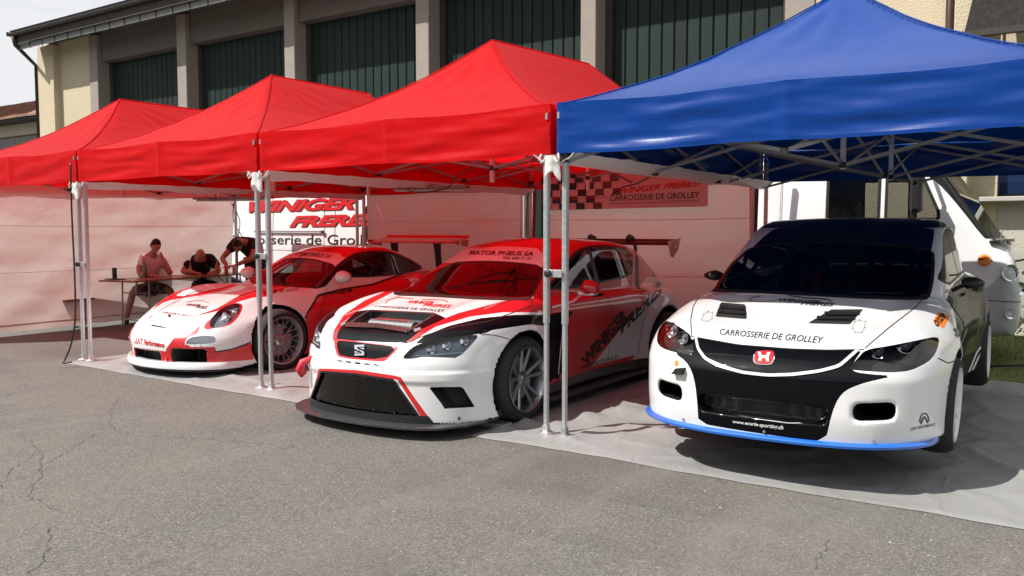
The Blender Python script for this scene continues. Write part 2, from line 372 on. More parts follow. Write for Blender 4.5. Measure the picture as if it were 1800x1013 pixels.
class Body:
    def __init__(s, f, xmax, y0, y1, z0, z1, h):
        s.f = f; V, Q = surface_nets(f, xmax, y0, y1, z0, z1, h); s.V = project(f, V)
        # split quads along their shorter diagonal
        d1 = np.linalg.norm(s.V[Q[:, 0]] - s.V[Q[:, 2]], axis=1); d2 = np.linalg.norm(s.V[Q[:, 1]] - s.V[Q[:, 3]], axis=1); m = d1 <= d2
        s.T = np.concatenate([np.where(m[:, None], Q[:, [0, 1, 2]], Q[:, [0, 1, 3]]), np.where(m[:, None], Q[:, [0, 2, 3]], Q[:, [1, 2, 3]])])
        s.M = np.zeros(len(s.T), int); s.normals(); s.bvh = BVHTree.FromPolygons(s.V.tolist(), s.T.tolist())
    def normals(s):
        G = grad(s.f, s.V, .002); s.N = G / np.maximum(np.linalg.norm(G, axis=1, keepdims=True), 1e-9)
    def cut(s, fld, mat, only=None, cond=None):
        """cut the mesh along fld = 0 and give the inside material mat"""
        F = fld(s.V, s.N); F = np.where(np.abs(F) < 2e-4, 2e-4 * np.sign(F + 1e-12), F)
        T = s.T; sg = F[T] < 0; n = sg.sum(1); mixed = (n > 0) & (n < 3)
        if only is not None: mixed &= np.isin(s.M, only)
        keepT, keepM = T[~mixed], s.M[~mixed]
        X, XM, xs = T[mixed], s.M[mixed], sg[mixed]; nn = xs.sum(1)
        odd = np.where(nn == 1, np.argmax(xs, 1), np.argmin(xs, 1)); r = np.arange(len(X))
        A, B, Cc = X[r, odd], X[r, (odd + 1) % 3], X[r, (odd + 2) % 3]
        E = np.concatenate([np.stack([A, B], 1), np.stack([A, Cc], 1)]); E.sort(axis=1)
        U, inv = np.unique(E, axis=0, return_inverse=True); inv = inv.ravel()
        if len(U):
            t = F[U[:, 0]] / (F[U[:, 0]] - F[U[:, 1]]); NV = s.V[U[:, 0]] * (1 - t)[:, None] + s.V[U[:, 1]] * t[:, None]
            base = len(s.V); NV = project(s.f, NV, 1); s.V = np.concatenate([s.V, NV]); s.N = np.concatenate([s.N, np.zeros_like(NV)]); s.normals_part(base)
            ab, ac = base + inv[:len(X)], base + inv[len(X):]
            T2 = np.concatenate([np.stack([A, ab, ac], 1), np.stack([ab, B, Cc], 1), np.stack([ab, Cc, ac], 1)])
            M2 = np.concatenate([XM] * 3); ins = np.concatenate([nn == 1, nn != 1, nn != 1])
            keep_in = (sg[~mixed].sum(1) == 3)
            s.T = np.concatenate([keepT, T2]); s.M = np.concatenate([keepM, M2]); ins = np.concatenate([keep_in, ins])
        else: ins = sg.sum(1) == 3
        if only is not None: ins &= np.isin(s.M, only)
        s.M[ins] = mat; return ins
    def normals_part(s, b):
        G = grad(s.f, s.V[b:], .002); s.N[b:] = G / np.maximum(np.linalg.norm(G, axis=1, keepdims=True), 1e-9)
    def extract(s, mats_ids, name, mats, parent, remap=None, flipoff=0., offset=0.):
        sel = np.isin(s.M, mats_ids); T = s.T[sel]; M = s.M[sel]
        if not len(T): return None
        u, inv = np.unique(T, return_inverse=True); T = inv.reshape(-1, 3); V = s.V[u] + s.N[u] * offset; N = s.N[u]
        e1 = V[T[:, 1]] - V[T[:, 0]]; e2 = V[T[:, 2]] - V[T[:, 0]]; ar = np.linalg.norm(np.cross(e1, e2), axis=1); ok = ar > 1e-9; T = T[ok]; M = M[ok]
        me = bpy.data.meshes.new(name); me.vertices.add(len(V)); me.vertices.foreach_set('co', V.astype(np.float32).ravel())
        me.loops.add(len(T) * 3); me.loops.foreach_set('vertex_index', T.ravel().astype(np.int32)); me.polygons.add(len(T))
        me.polygons.foreach_set('loop_start', (np.arange(len(T)) * 3).astype(np.int32)); me.polygons.foreach_set('loop_total', np.full(len(T), 3, np.int32))
        ids = {m: i for i, m in enumerate(mats_ids)}; me.polygons.foreach_set('material_index', np.array([ids[m] for m in M], np.int32))
        me.update(calc_edges=True); me.validate(); smooth(me); me.normals_split_custom_set_from_vertices([tuple(n) for n in N])
        return add(name, me, parent, [mats[m] for m in mats_ids])
    def islands(s, mid, name, mats, parent, offset=0., min_tris=12):
        """every separate patch of region mid as an object of its own"""
        idx = np.where(s.M == mid)[0]; T = s.T[idx]; lab = {}
        def find(a):
            while lab[a] != a: lab[a] = lab[lab[a]]; a = lab[a]
            return a
        for t in T.tolist():
            for v in t: lab.setdefault(v, v)
            a, b, c = find(t[0]), find(t[1]), find(t[2]); lab[b] = a; lab[c] = a
        g = {}
        for k, t in zip(idx.tolist(), T.tolist()): g.setdefault(find(t[0]), []).append(k)
        out = []
        for ks in g.values():
            if len(ks) < min_tris: continue
            keep = s.M.copy(); s.M[:] = -1; s.M[ks] = mid; nm = name(s.V[s.T[ks]].reshape(-1, 3).mean(0)) if callable(name) else name
            out.append(s.extract([mid], nm, mats, parent, offset=offset)); s.M = keep
        return out
    def cup(s, mid, depth, name, mats, parent, wall=0, side=0):
        """recess behind region mid: floor pushed in by depth, walls to its rim. side: -1/+1 keeps x<0 / x>0"""
        sel = s.M == mid
        if side: sel &= (s.V[s.T][:, :, 0].mean(1) * side > 0)
        T = s.T[sel]
        if not len(T): return None
        u, inv = np.unique(T, return_inverse=True); T = inv.reshape(-1, 3); V = s.V[u]; N = s.N[u]
        d = np.array(depth, float) if hasattr(depth, '__len__') else None
        W = V + d if d is not None else V - N * depth
        E = np.concatenate([T[:, [0, 1]], T[:, [1, 2]], T[:, [2, 0]]]); Es = np.sort(E, 1); uu, first, c = np.unique(Es, axis=0, return_index=True, return_counts=True)
        be = E[first[c == 1]]; n = len(V)
        F = [tuple(t + n) for t in T] + [(a, b, b + n, a + n) for a, b in be]
        me = bpy.data.meshes.new(name); me.from_pydata(np.concatenate([V, W]).tolist(), [], [tuple(int(k) for k in q) for q in F])
        me.polygons.foreach_set('material_index', [0] * len(T) + [1 if len(mats) > 1 else 0] * len(be))
        return add(name, me, parent, list(mats))
    def hit(s, p, d):
        """first hit along the ray from p (local), direction -d"""
        r = s.bvh.ray_cast(Vector(p), -Vector(d)); return (r[0], r[1]) if r[0] is not None else (None, None)
    def sd_normal(s, p):
        G = grad(s.f, np.array([tuple(p)]), .002)[0]; return Vector(G).normalized()
    def drape(s, name, P3, faces, d, mat, parent, off=.002, kind=None):
        """lay flat faces (points near the surface) on the body by rays along d"""
        dv = Vector(d).normalized(); out = []; bad = set()
        for k, p in enumerate(P3):
            h_, _ = s.hit(Vector(p) + dv * .35, dv)
            if h_ is None or (h_ - Vector(p)).length > .6: bad.add(k); out.append(tuple(p)); continue
            out.append(tuple(h_))
        ok_ = [k for k in range(len(out)) if k not in bad]
        if ok_:
            Q = np.array([out[k] for k in ok_]); G = grad(s.f, Q, .002); G /= np.maximum(np.linalg.norm(G, axis=1, keepdims=True), 1e-9); Q = Q + G * off + np.array(dv) * .0004
            for k, q_ in zip(ok_, Q): out[k] = tuple(q_)
        faces = [f_ for f_ in faces if not any(i in bad for i in f_)]
        if not faces: return None
        me = bpy.data.meshes.new(name); me.from_pydata(out, [], faces)
        bm = bmesh.new(); bm.from_mesh(me); bm.normal_update()
        for f_ in bm.faces:
            if f_.normal.dot(dv) < 0: f_.normal_flip()
        bm.to_mesh(me); bm.free(); smooth(me)
        return add(name, me, parent, mat, kind=kind)
    def text(s, name, txt, quad, d, mat, parent, shear=0., bold=0., off=.0025, spacing=1.):
        """quad: bl, br, tr, tl points on the surface"""
        v, f_, a = text_mesh(txt, shear, bold, spacing); q = [Vector(k) for k in quad]
        # subdivide long triangles so that the letters follow the curved panel
        P = [(q[0] * (1 - x) + q[1] * x) * (1 - y) + (q[3] * (1 - x) + q[2] * x) * y for x, y in v]
        return s.drape(name, P, f_, d, mat, parent, off)
    def ribbon(s, name, pts, width, d, mat, parent, off=.002, closed=False):
        pts = [Vector(p) for p in pts]
        if closed: pts = pts + [pts[0]]
        Q = []
        for a, b in zip(pts[:-1], pts[1:]):
            n = max(1, int((b - a).length / .012)); Q += [a.lerp(b, k / n) for k in range(n)]
        Q.append(pts[-1])
        # soften corners
        for _ in range(5): Q = [Q[0]] + [(Q[i - 1] + Q[i] * 2 + Q[i + 1]) / 4 for i in range(1, len(Q) - 1)] + [Q[-1]]
        dv = Vector(d).normalized(); P = []; F = []
        for i, p in enumerate(Q):
            t = (Q[min(i + 1, len(Q) - 1)] - Q[max(i - 1, 0)]).normalized(); sd_ = t.cross(dv).normalized() * width / 2
            P += [p - sd_, p, p + sd_]
            if i: F += [(3 * i - 3, 3 * i - 2, 3 * i + 1, 3 * i), (3 * i - 2, 3 * i - 1, 3 * i + 2, 3 * i + 1)]
        return s.drape(name, P, F, d, mat, parent, off)
    def patch(s, name, pts, d, mat, parent, off=.002, step=.03):
        """filled outline laid on the body"""
        u, v, dd = basis(d); P = np.array(pts, float); bm = bmesh.new(); dep = (P @ dd).mean()
        vs = [bm.verts.new(p) for p in P.tolist()]; bm.faces.new(vs)
        for ax in (u, v):
            lo, hi = (P @ ax).min(), (P @ ax).max(); k = lo + step
            while k < hi:
                bmesh.ops.bisect_plane(bm, geom=bm.verts[:] + bm.edges[:] + bm.faces[:], plane_co=Vector(ax * k), plane_no=Vector(ax)); k += step
        bmesh.ops.triangulate(bm, faces=bm.faces[:])
        bm.verts.index_update(); PP = [tuple(x.co) for x in bm.verts]; FF = [tuple(x.index for x in f_.verts) for f_ in bm.faces]; bm.free()
        return s.drape(name, PP, FF, d, mat, parent, off)

# ------------------------------------------------------------------ the three car shells (x across, y back from the nose, z up)
H_GRID = .019
def wheelcut(d, x, y, z, axles, xin):
    for (ya, za, ra) in axles:
        r = np.sqrt((y - ya) ** 2 + (z - za) ** 2)
        d = smax(d, -smax(r - ra, xin - x, .02), .012)
    return d
def body_sedan():
    """white touring sedan on the right"""
    L = 4.50
    Wp = I((-.1, .82), (.25, .905), (.5, .94), (.97, .955), (1.5, .92), (2.3, .90), (3.2, .935), (3.67, .965), (4.1, .92), (4.6, .80))
    Hc = I((-.1, .60), (.10, .635), (.22, .675), (.45, .73), (.75, .785), (1.1, .86), (1.32, .90), (1.7, .92), (2.6, .93), (3.4, .95), (3.9, 1.0), (4.4, 1.0), (4.7, .95))
    Rf = I((.85, .45), (1.15, .76), (1.33, .885), (1.6, 1.05), (1.9, 1.22), (2.15, 1.36), (2.35, 1.43), (2.65, 1.462), (3.0, 1.445), (3.4, 1.365), (3.8, 1.18), (4.15, .98), (4.5, .7))
    Sf = I((.05, .06), (.12, .03), (.3, .0), (.48, .0), (.56, .03), (.62, .075), (.70, .15), (.85, .30), (1.0, .5))
    Sw = I((0, 0), (.25, .012), (.45, .05), (.6, .105), (.72, .19), (.82, .30), (.89, .43), (.94, .60), (1.0, .95))
    Wg = I((1.0, .75), (1.4, .80), (2.0, .835), (3.0, .835), (3.8, .77), (4.3, .62))
    def f(x, y, z):
        fl = np.exp(-((np.sqrt((y - .97) ** 2 + (z - .26) ** 2) - .37) / .10) ** 2) * .022 + np.exp(-((np.sqrt((y - 3.67) ** 2 + (z - .28) ** 2) - .38) / .10) ** 2) * .02
        door = -.035 * gauss(y, 2.3, .8) * sstep(.75, .35, z)
        zt = -.02 * sstep(.35, .12, z) - .02 * sstep(.55, .95, z) + .012 * gauss(z, .56, .06)
        side = x - (Wp(y) + fl + door + zt)
        fender = .055 * gauss(x, .72, .16) * gauss(y, .75, .55)
        crown = .025 * (x / .7) ** 2 + .24 * np.maximum(x - .74, 0) ** 1.3 * sstep(1.3, .5, y) + .02 * sstep(.5, .75, x)
        trough = .018 * gauss(x, .54, .1) * gauss(y, .9, .5)
        top = (z - (Hc(y) - crown + fender - trough)) * .95
        front = (Sf(z) + Sw(x) - y) * .86
        low = smax(side, top, .13)
        low = smax(low, front, .10)
        low = smax(low, y - L + .10 * (x / .8) ** 2 * .8, .12)
        low = smax(low, .10 - z + .05 * sstep(.3, .9, y) , .03)
        ye = y - .12 * x * x
        g1 = (z - (Rf(ye) - .02 * (x / .6) ** 2)) * .82
        gside = (x - (Wg(y) - .28 * (z - .93))) * .95
        gh = smax(smax(g1, gside, .055), smax(.62 - z, 1.0 - y, .02), .03)
        d = smin(low, gh, .045)
        # bumper side air pockets
        px = smax(np.abs(x - .615) - .105, np.abs(z - .325 - .05 * (x - .61)) - .052, .05)
        d = smax(d, -smax(px, y - .62, .03), .02)
        # centre lower intake
        ci = smax(np.abs(x) - .385, np.abs(z - .290) - .050, .05)
        d = smax(d, -smax(ci, y - .10 - .3 * x * x, .02), .018)
        return wheelcut(d, x, y, z, [(.97, .27, .345), (3.67, .29, .345)], .55)
    return Body(f, 1.06, -.12, 4.7, .04, 1.52, H_GRID)
def body_hatch():
    """white, red and black touring hatchback in the middle"""
    L = 4.34
    Wp = I((-.1, .78), (.25, .87), (.5, .92), (.96, .96), (1.42, .90), (2.3, .875), (3.1, .90), (3.62, .955), (4.0, .92), (4.4, .82))
    Hc = I((-.1, .66), (.06, .70), (.13, .745), (.3, .80), (.6, .87), (1.0, .935), (1.22, .965), (1.8, .975), (2.6, .97), (3.6, .97), (4.4, .90))
    Rf = I((.8, .55), (1.05, .84), (1.22, .955), (1.5, 1.10), (1.8, 1.245), (2.1, 1.365), (2.3, 1.425), (2.6, 1.46), (2.95, 1.455), (3.3, 1.425), (3.65, 1.365), (3.95, 1.245), (4.2, 1.07), (4.45, .8))
    Sf = I((.05, .0), (.2, .0), (.4, .0), (.52, .005), (.62, .035), (.70, .07), (.80, .14), (1.0, .4))
    Sw = I((0, 0), (.25, .02), (.42, .055), (.6, .13), (.72, .215), (.80, .30), (.88, .44), (.93, .58), (1.0, .9))
    Wg = I((1.0, .70), (1.4, .755), (2.2, .765), (3.0, .755), (3.6, .70), (4.1, .60))
    def f(x, y, z):
        r1 = np.sqrt((y - .96) ** 2 + (z - .345) ** 2); r2 = np.sqrt((y - 3.66) ** 2 + (z - .34) ** 2)
        fl = np.exp(-((r1 - .40) / .085) ** 2) * .028 + np.exp(-((r2 - .41) / .10) ** 2) * .028
        door = -.04 * gauss(y, 2.35, .75) * sstep(.8, .3, z)
        zt = -.025 * sstep(.3, .1, z) - .035 * sstep(.62, .98, z)
        side = x - (Wp(y) + fl + door + zt)
        fender = .05 * gauss(x, .76, .14) * gauss(y, .95, .5)
        crown = .03 * (x / .7) ** 2 + .30 * np.maximum(x - .66, 0) ** 1.3 * sstep(1.2, .3, y)
        bulge = .02 * gauss(x, .42, .10) * sstep(.1, .5, y) * sstep(1.5, 1.0, y)
        top = (z - (Hc(y) - crown + fender + bulge)) * .93
        crease = .016 * sstep(.50, .47, z) * sstep(.38, .43, z)
        front = (Sf(z) + Sw(x) - crease - y) * .86
        low = smax(side, top, .10)
        low = smax(low, front, .07)
        low = smax(low, y - L + .15 * (x / .8) ** 2 + .2 * np.maximum(z - .6, 0), .12)
        low = smax(low, .09 - z + .04 * sstep(.5, .9, y), .03)
        ye = y - .12 * x * x
        g1 = (z - (Rf(ye) - .04 * (x / .6) ** 2)) * .82
        gside = (x - (Wg(y) - .30 * (z - .95))) * .95
        d = smin(low, smax(smax(g1, gside, .07), smax(.62 - z, 1.0 - y, .02), .03), .045)
        return wheelcut(d, x, y, z, [(.96, .345, .40), (3.66, .345, .40)], .55)
    return Body(f, 1.06, -.12, 4.45, .04, 1.52, H_GRID)
def body_coupe():
    """rear engined coupe on the left"""
    L = 4.42
    Wp = I((-.1, .74), (.2, .83), (.5, .875), (1.05, .90), (1.5, .87), (2.3, .865), (3.0, .92), (3.42, .945), (3.9, .92), (4.5, .78))
    Hc = I((-.1, .42), (.04, .47), (.14, .565), (.3, .655), (.6, .74), (.95, .80), (1.3, .85), (1.6, .89), (2.4, .92), (3.2, .95), (3.8, .90), (4.5, .72))
    Rf = I((1.1, .50), (1.4, .76), (1.6, .885), (1.8, 1.0), (2.0, 1.10), (2.2, 1.205), (2.4, 1.28), (2.65, 1.335), (2.9, 1.34), (3.2, 1.285), (3.6, 1.13), (4.0, .93), (4.4, .68))
    Sf = I((.05, .05), (.12, .03), (.25, .01), (.34, .0), (.40, .01), (.46, .045), (.53, .10), (.65, .22), (.9, .5))
    Sw = I((0, 0), (.25, .03), (.45, .095), (.6, .175), (.72, .275), (.80, .39), (.86, .53), (.90, .70), (.98, 1.0))
    Wg = I((1.0, .66), (1.5, .72), (2.2, .72), (2.9, .70), (3.5, .63), (4.2, .52))
    def f(x, y, z):
        r1 = np.sqrt((y - 1.08) ** 2 + (z - .33) ** 2); r2 = np.sqrt((y - 3.42) ** 2 + (z - .33) ** 2)
        fl = np.exp(-((r1 - .38) / .10) ** 2) * .028 + np.exp(-((r2 - .40) / .12) ** 2) * .03
        door = -.03 * gauss(y, 2.2, .6) * sstep(.7, .3, z)
        zt = -.02 * sstep(.25, .08, z) - .06 * sstep(.5, .95, z)
        side = x - (Wp(y) + fl + door + zt)
        pod = .115 * gauss(x, .665, .15) * sstep(.15, .85, y) * sstep(1.9, 1.05, y) + .05 * gauss(x, .78, .2) * gauss(y, 3.4, .7)
        crown = .05 * (x / .7) ** 2 + .06 * sstep(.55, .9, x) + .12 * sstep(.35, .85, x) * sstep(1.1, .15, y)
        top = (z - (Hc(y) - crown + pod)) * .88
        front = (Sf(z) + Sw(x) - y) * .84
        low = smax(side, top, .16)
        low = smax(low, front, .09)
        low = smax(low, y - L + .25 * (x / .8) ** 2 + .25 * np.maximum(z - .55, 0), .15)
        low = smax(low, .08 - z + .05 * sstep(.5, .9, y), .03)
        ye = y - .14 * x * x
        g1 = (z - (Rf(ye) - .035 * (x / .6) ** 2)) * .84
        gside = (x - (Wg(y) - .28 * (z - .87))) * .95
        d = smin(low, smax(smax(g1, gside, .075), smax(.6 - z, 1.1 - y, .02), .03), .05)
        # centre and side intakes
        ce = smax(np.abs(x) - .25, np.abs(z - .215) - .058, .03)
        d = smax(d, -smax(ce, y - .16, .02), .012)
        si = smax(np.abs(x - .55) - .16 , np.abs(z - .235) - .08, .03)
        d = smax(d, -smax(si, y - .40, .02), .012)
        return wheelcut(d, x, y, z, [(1.08, .34, .378), (3.42, .34, .385)], .52)
    return Body(f, 1.06, -.12, 4.6, .04, 1.40, H_GRID)

# ------------------------------------------------------------------ ground
from mathutils import noise as mn
def asphalt():
    t = NT('asphalt'); c = t.co(); fine = t.noise(c, 260, 3, .6); mid = t.noise(c, 70, 4, .6); big = t.noise(c, .8, 6, .6, .4)
    vo = t.n('ShaderNodeTexVoronoi', i_Scale=110., feature='F1'); t.l(c, vo.inputs[0])
    cell = t.ramp(vo.outputs['Color'], [(.0, (.035, .034, .032)), (.4, (.105, .101, .094)), (.75, (.155, .149, .138)), (1, (.29, .28, .265))])
    col = t.mix(t.ramp(fine, [(.38, 0.), (.75, .8)]), cell, (.132, .125, .114))
    sp = t.n('ShaderNodeTexVoronoi', i_Scale=38., feature='F1'); t.l(c, sp.inputs[0])
    # scattered pale stones: few cells only
    few = t.ramp(sp.outputs['Color'], [(.80, 0.), (.84, 1.)]); near = t.ramp(sp.outputs['Distance'], [(.10, 1.), (.16, 0.)])
    m = t.n('ShaderNodeMath', operation='MULTIPLY'); t.l(few, m.inputs[0]); t.l(near, m.inputs[1])
    col = t.mix(m.outputs[0], col, (.45, .44, .41))
    dk = t.n('ShaderNodeTexVoronoi', i_Scale=55., feature='F1'); t.l(c, dk.inputs[0]); few2 = t.ramp(dk.outputs['Color'], [(.74, 0.), (.78, 1.)]); n2 = t.ramp(dk.outputs['Distance'], [(.14, 1.), (.22, 0.)])
    m2 = t.n('ShaderNodeMath', operation='MULTIPLY'); t.l(few2, m2.inputs[0]); t.l(n2, m2.inputs[1]); col = t.mix(m2.outputs[0], col, (.03, .03, .03))
    col = t.mix(t.ramp(big, [(.35, 0.), (.68, .55)]), col, t.mix(.5, col, (.20, .17, .13)))
    st = t.noise(t.co(scale=(1, 2.2, 1)), .33, 5, .6, .3); col = t.mix(t.ramp(st, [(.50, 0.), (.68, .45)]), col, (.062, .059, .055)); oil = t.noise(t.co(), 1.9, 3, .5, .2); col = t.mix(t.ramp(oil, [(.68, 0.), (.75, .5)]), col, (.045, .042, .040)); lt = t.noise(t.co(scale=(1.6, .5, 1)), .9, 5, .6, .5); col = t.mix(t.ramp(lt, [(.52, 0.), (.75, .35)]), col, (.21, .20, .18))
    t.base(col); h = t.mix(.5, vo.outputs['Distance'], mid); t.set(Roughness=.9, Specular_IOR_Level=.3, Normal=t.bump(h, .7, .008))
    return t.m
M_asph = asphalt()
g = MB(); g.grid(80, 80, lambda u, v: Vector(((u - .5) * 600, (v - .5) * 600 + 60, 0)))
tag(add('ground', g.me(), None, M_asph), kind='structure')
# cracks: thin dark grooves drawn as narrow sunken-looking strips on the asphalt
def crack(pts, w, seed):
    rnd = random.Random(seed); P = []
    for a, b in zip(pts[:-1], pts[1:]):
        a = Vector(a); b = Vector(b); n = max(2, int((b - a).length / .035))
        for k in range(n): P.append(a.lerp(b, k / n) + Vector((rnd.gauss(0, .009), rnd.gauss(0, .009))))
    m = MB(); V = []
    for i, p in enumerate(P):
        t = (P[min(i + 1, len(P) - 1)] - P[max(i - 1, 0)]).normalized(); s = Vector((-t.y, t.x)) * w * rnd.uniform(.05, .55) * .5
        V += [(p.x - s.x, p.y - s.y, .0035), (p.x + s.x, p.y + s.y, .0035)]
    m.raw(V, [(2 * i, 2 * i + 1, 2 * i + 3, 2 * i + 2) for i in range(len(P) - 1)]); return m
M_crack = simple('crack_dark', (.06, .057, .052), .95)
cm = MB()
for k, (pts, w_) in enumerate([
    ([(-4.05, -.98), (-3.55, -1.35), (-3.1, -1.62), (-2.7, -1.75), (-2.0, -1.45), (-1.5, -1.3)], .009), ([(-3.1, -1.62), (-2.6, -2.2), (-2.35, -2.5)], .010), ([(-4.6, -2.0), (-3.7, -1.85), (-3.1, -1.62)], .008),
    ([(-2.7, -2.35), (-2.1, -2.65), (-1.75, -2.9), (-1.25, -2.95)], .010), ([(-3.3, -2.2), (-2.7, -2.35), (-2.4, -2.7), (-2.0, -2.95)], .010), ([(-1.1, -3.1), (-.7, -3.35), (-.3, -3.8)], .012),
    ([(-5.7, -1.0), (-5.2, -1.25), (-4.9, -1.6)], .006), ([(2.25, -1.0), (2.3, -1.5), (2.25, -1.9), (2.32, -2.3), (2.3, -3.0)], .008)]):
    c_ = crack(pts, w_, k); cm.raw(c_.v, c_.f)
tag(cm.build('asphalt_cracks', M_crack), kind='structure')
# loose grit
gm = MB(); rg = random.Random(3)
for k in range(900):
    x = rg.uniform(-7, 3.2); y = rg.uniform(-4.6, -.3); s = rg.uniform(.002, .006) * (1.5 if rg.random() < .06 else 1); gm.raw([(x - s, y, 0), (x + s * .5, y - s, 0), (x + s, y + s * .7, 0), (x, y, s * 1.1)], [(0, 1, 3), (1, 2, 3), (2, 0, 3)])
tag(gm.build('loose_grit', simple('grit', (.34, .33, .31), .9)), 'loose pale grit scattered over the asphalt in front of the cars', 'gravel', kind='stuff')

# ------------------------------------------------------------------ grey tarpaulins on the ground
def tarp_mat():
    t = NT('tarp'); c = t.co(); n1 = t.noise(c, 2.2, 7, .62, .8); n2 = t.noise(c, 14, 5, .65, .5); w_ = t.noise(t.co(scale=(1, 1, 1)), 420, 2)
    ck = t.n('ShaderNodeTexChecker', i_Scale=260.); t.l(c, ck.inputs[0])
    rg_ = t.ramp(t.noise(t.co(scale=(1, .45, 1), rot=(0, 0, .5)), 2.2, 2, .4, .6), [(.44, 0.), (.5, 1.), (.56, 0.)]); b = t.bump(n1, .45, .05); b = t.bump(rg_, .22, .012, b); b = t.bump(n2, .16, .010, b); b = t.bump(w_, .1, .002, b)
    dirt = t.ramp(t.noise(c, 1.3, 7, .7, .5), [(.42, 0.), (.8, .6)])
    t.base(t.mix(dirt, t.mix(.5, (.25, .255, .255), (.30, .30, .30)), (.17, .16, .145))); t.set(Roughness=.5, Specular_IOR_Level=.45, Normal=b); return t.m
M_tarp = tarp_mat()
def tarp(name, x0, x1, y0, y1, label, seed, bumps=(), nx=150, ny=140, edge=.05):
    def fn(u, v):
        x = x0 + (x1 - x0) * u; y = y0 + (y1 - y0) * v
        q = Vector((x * .9 + seed, y * .9, seed))
        e = min(1, v * (y1 - y0) / .25, u * (x1 - x0) / .2 + .15, (1 - u) * (x1 - x0) / .2 + .15)
        r1 = 1 - abs(mn.noise(q * 1.1)) * 2.2; r2 = 1 - abs(mn.noise(q * 3.1)) * 2.2
        z = .010 + e * (.034 * max(0, r1) ** 5 + .012 * max(0, r2) ** 4 + .002 * mn.noise(q * 8))
        for bx, by, br, bh in bumps: z += bh * math.exp(-((x - bx) ** 2 + (y - by) ** 2) / br ** 2)
        dx = edge * mn.noise(Vector((y * 1.4, seed, 3))) * (1 if u < .02 or u > .98 else 0) ; dy = edge * (.5 * mn.noise(Vector((x * .9, seed, 5))) + .35 * mn.noise(Vector((x * 4, seed, 6)))) * max(0, 1 - v * (y1 - y0) / .3)
        if v == 0: z = .004
        return Vector((x + dx, y + dy, z))
    m = MB().grid(nx, ny, fn); o = m.build(name, M_tarp, sm=True); return tag(o, label, 'tarpaulin', 'grey tarpaulins laid under the tents')
tarp('tarpaulin', -6.52, -.62, -.19, 4.5, 'pale grey ground sheet under the two left race cars with a rucked front edge', 1.3, [(-5.95, .35, .16, .05), (-5.8, .5, .12, .03), (-2.9, -.05, .12, .02)])
tarp('tarpaulin', -.50, 4.6, -.30, 4.5, 'pale grey ground sheet under the white sedan reaching to the right picture edge', 7.7, [(-.38, .22, .09, .05), (-.18, .30, .10, .04), (-.05, .62, .12, .05), (.12, .95, .12, .05), (-.44, .02, .07, .03), (.35, 1.05, .15, .03)], edge=.07)
MB().poly([(-.70, -.02, .008), (-.42, -.02, .008), (-.42, .10, .008), (-.70, .10, .008)], (0, 0, .035)).build('x', M_alu).name = 'levelling_plate'
tag(bpy.data.objects['levelling_plate'], 'flat metal plate on the asphalt beside the front wheel of the middle hatchback', 'metal plate')

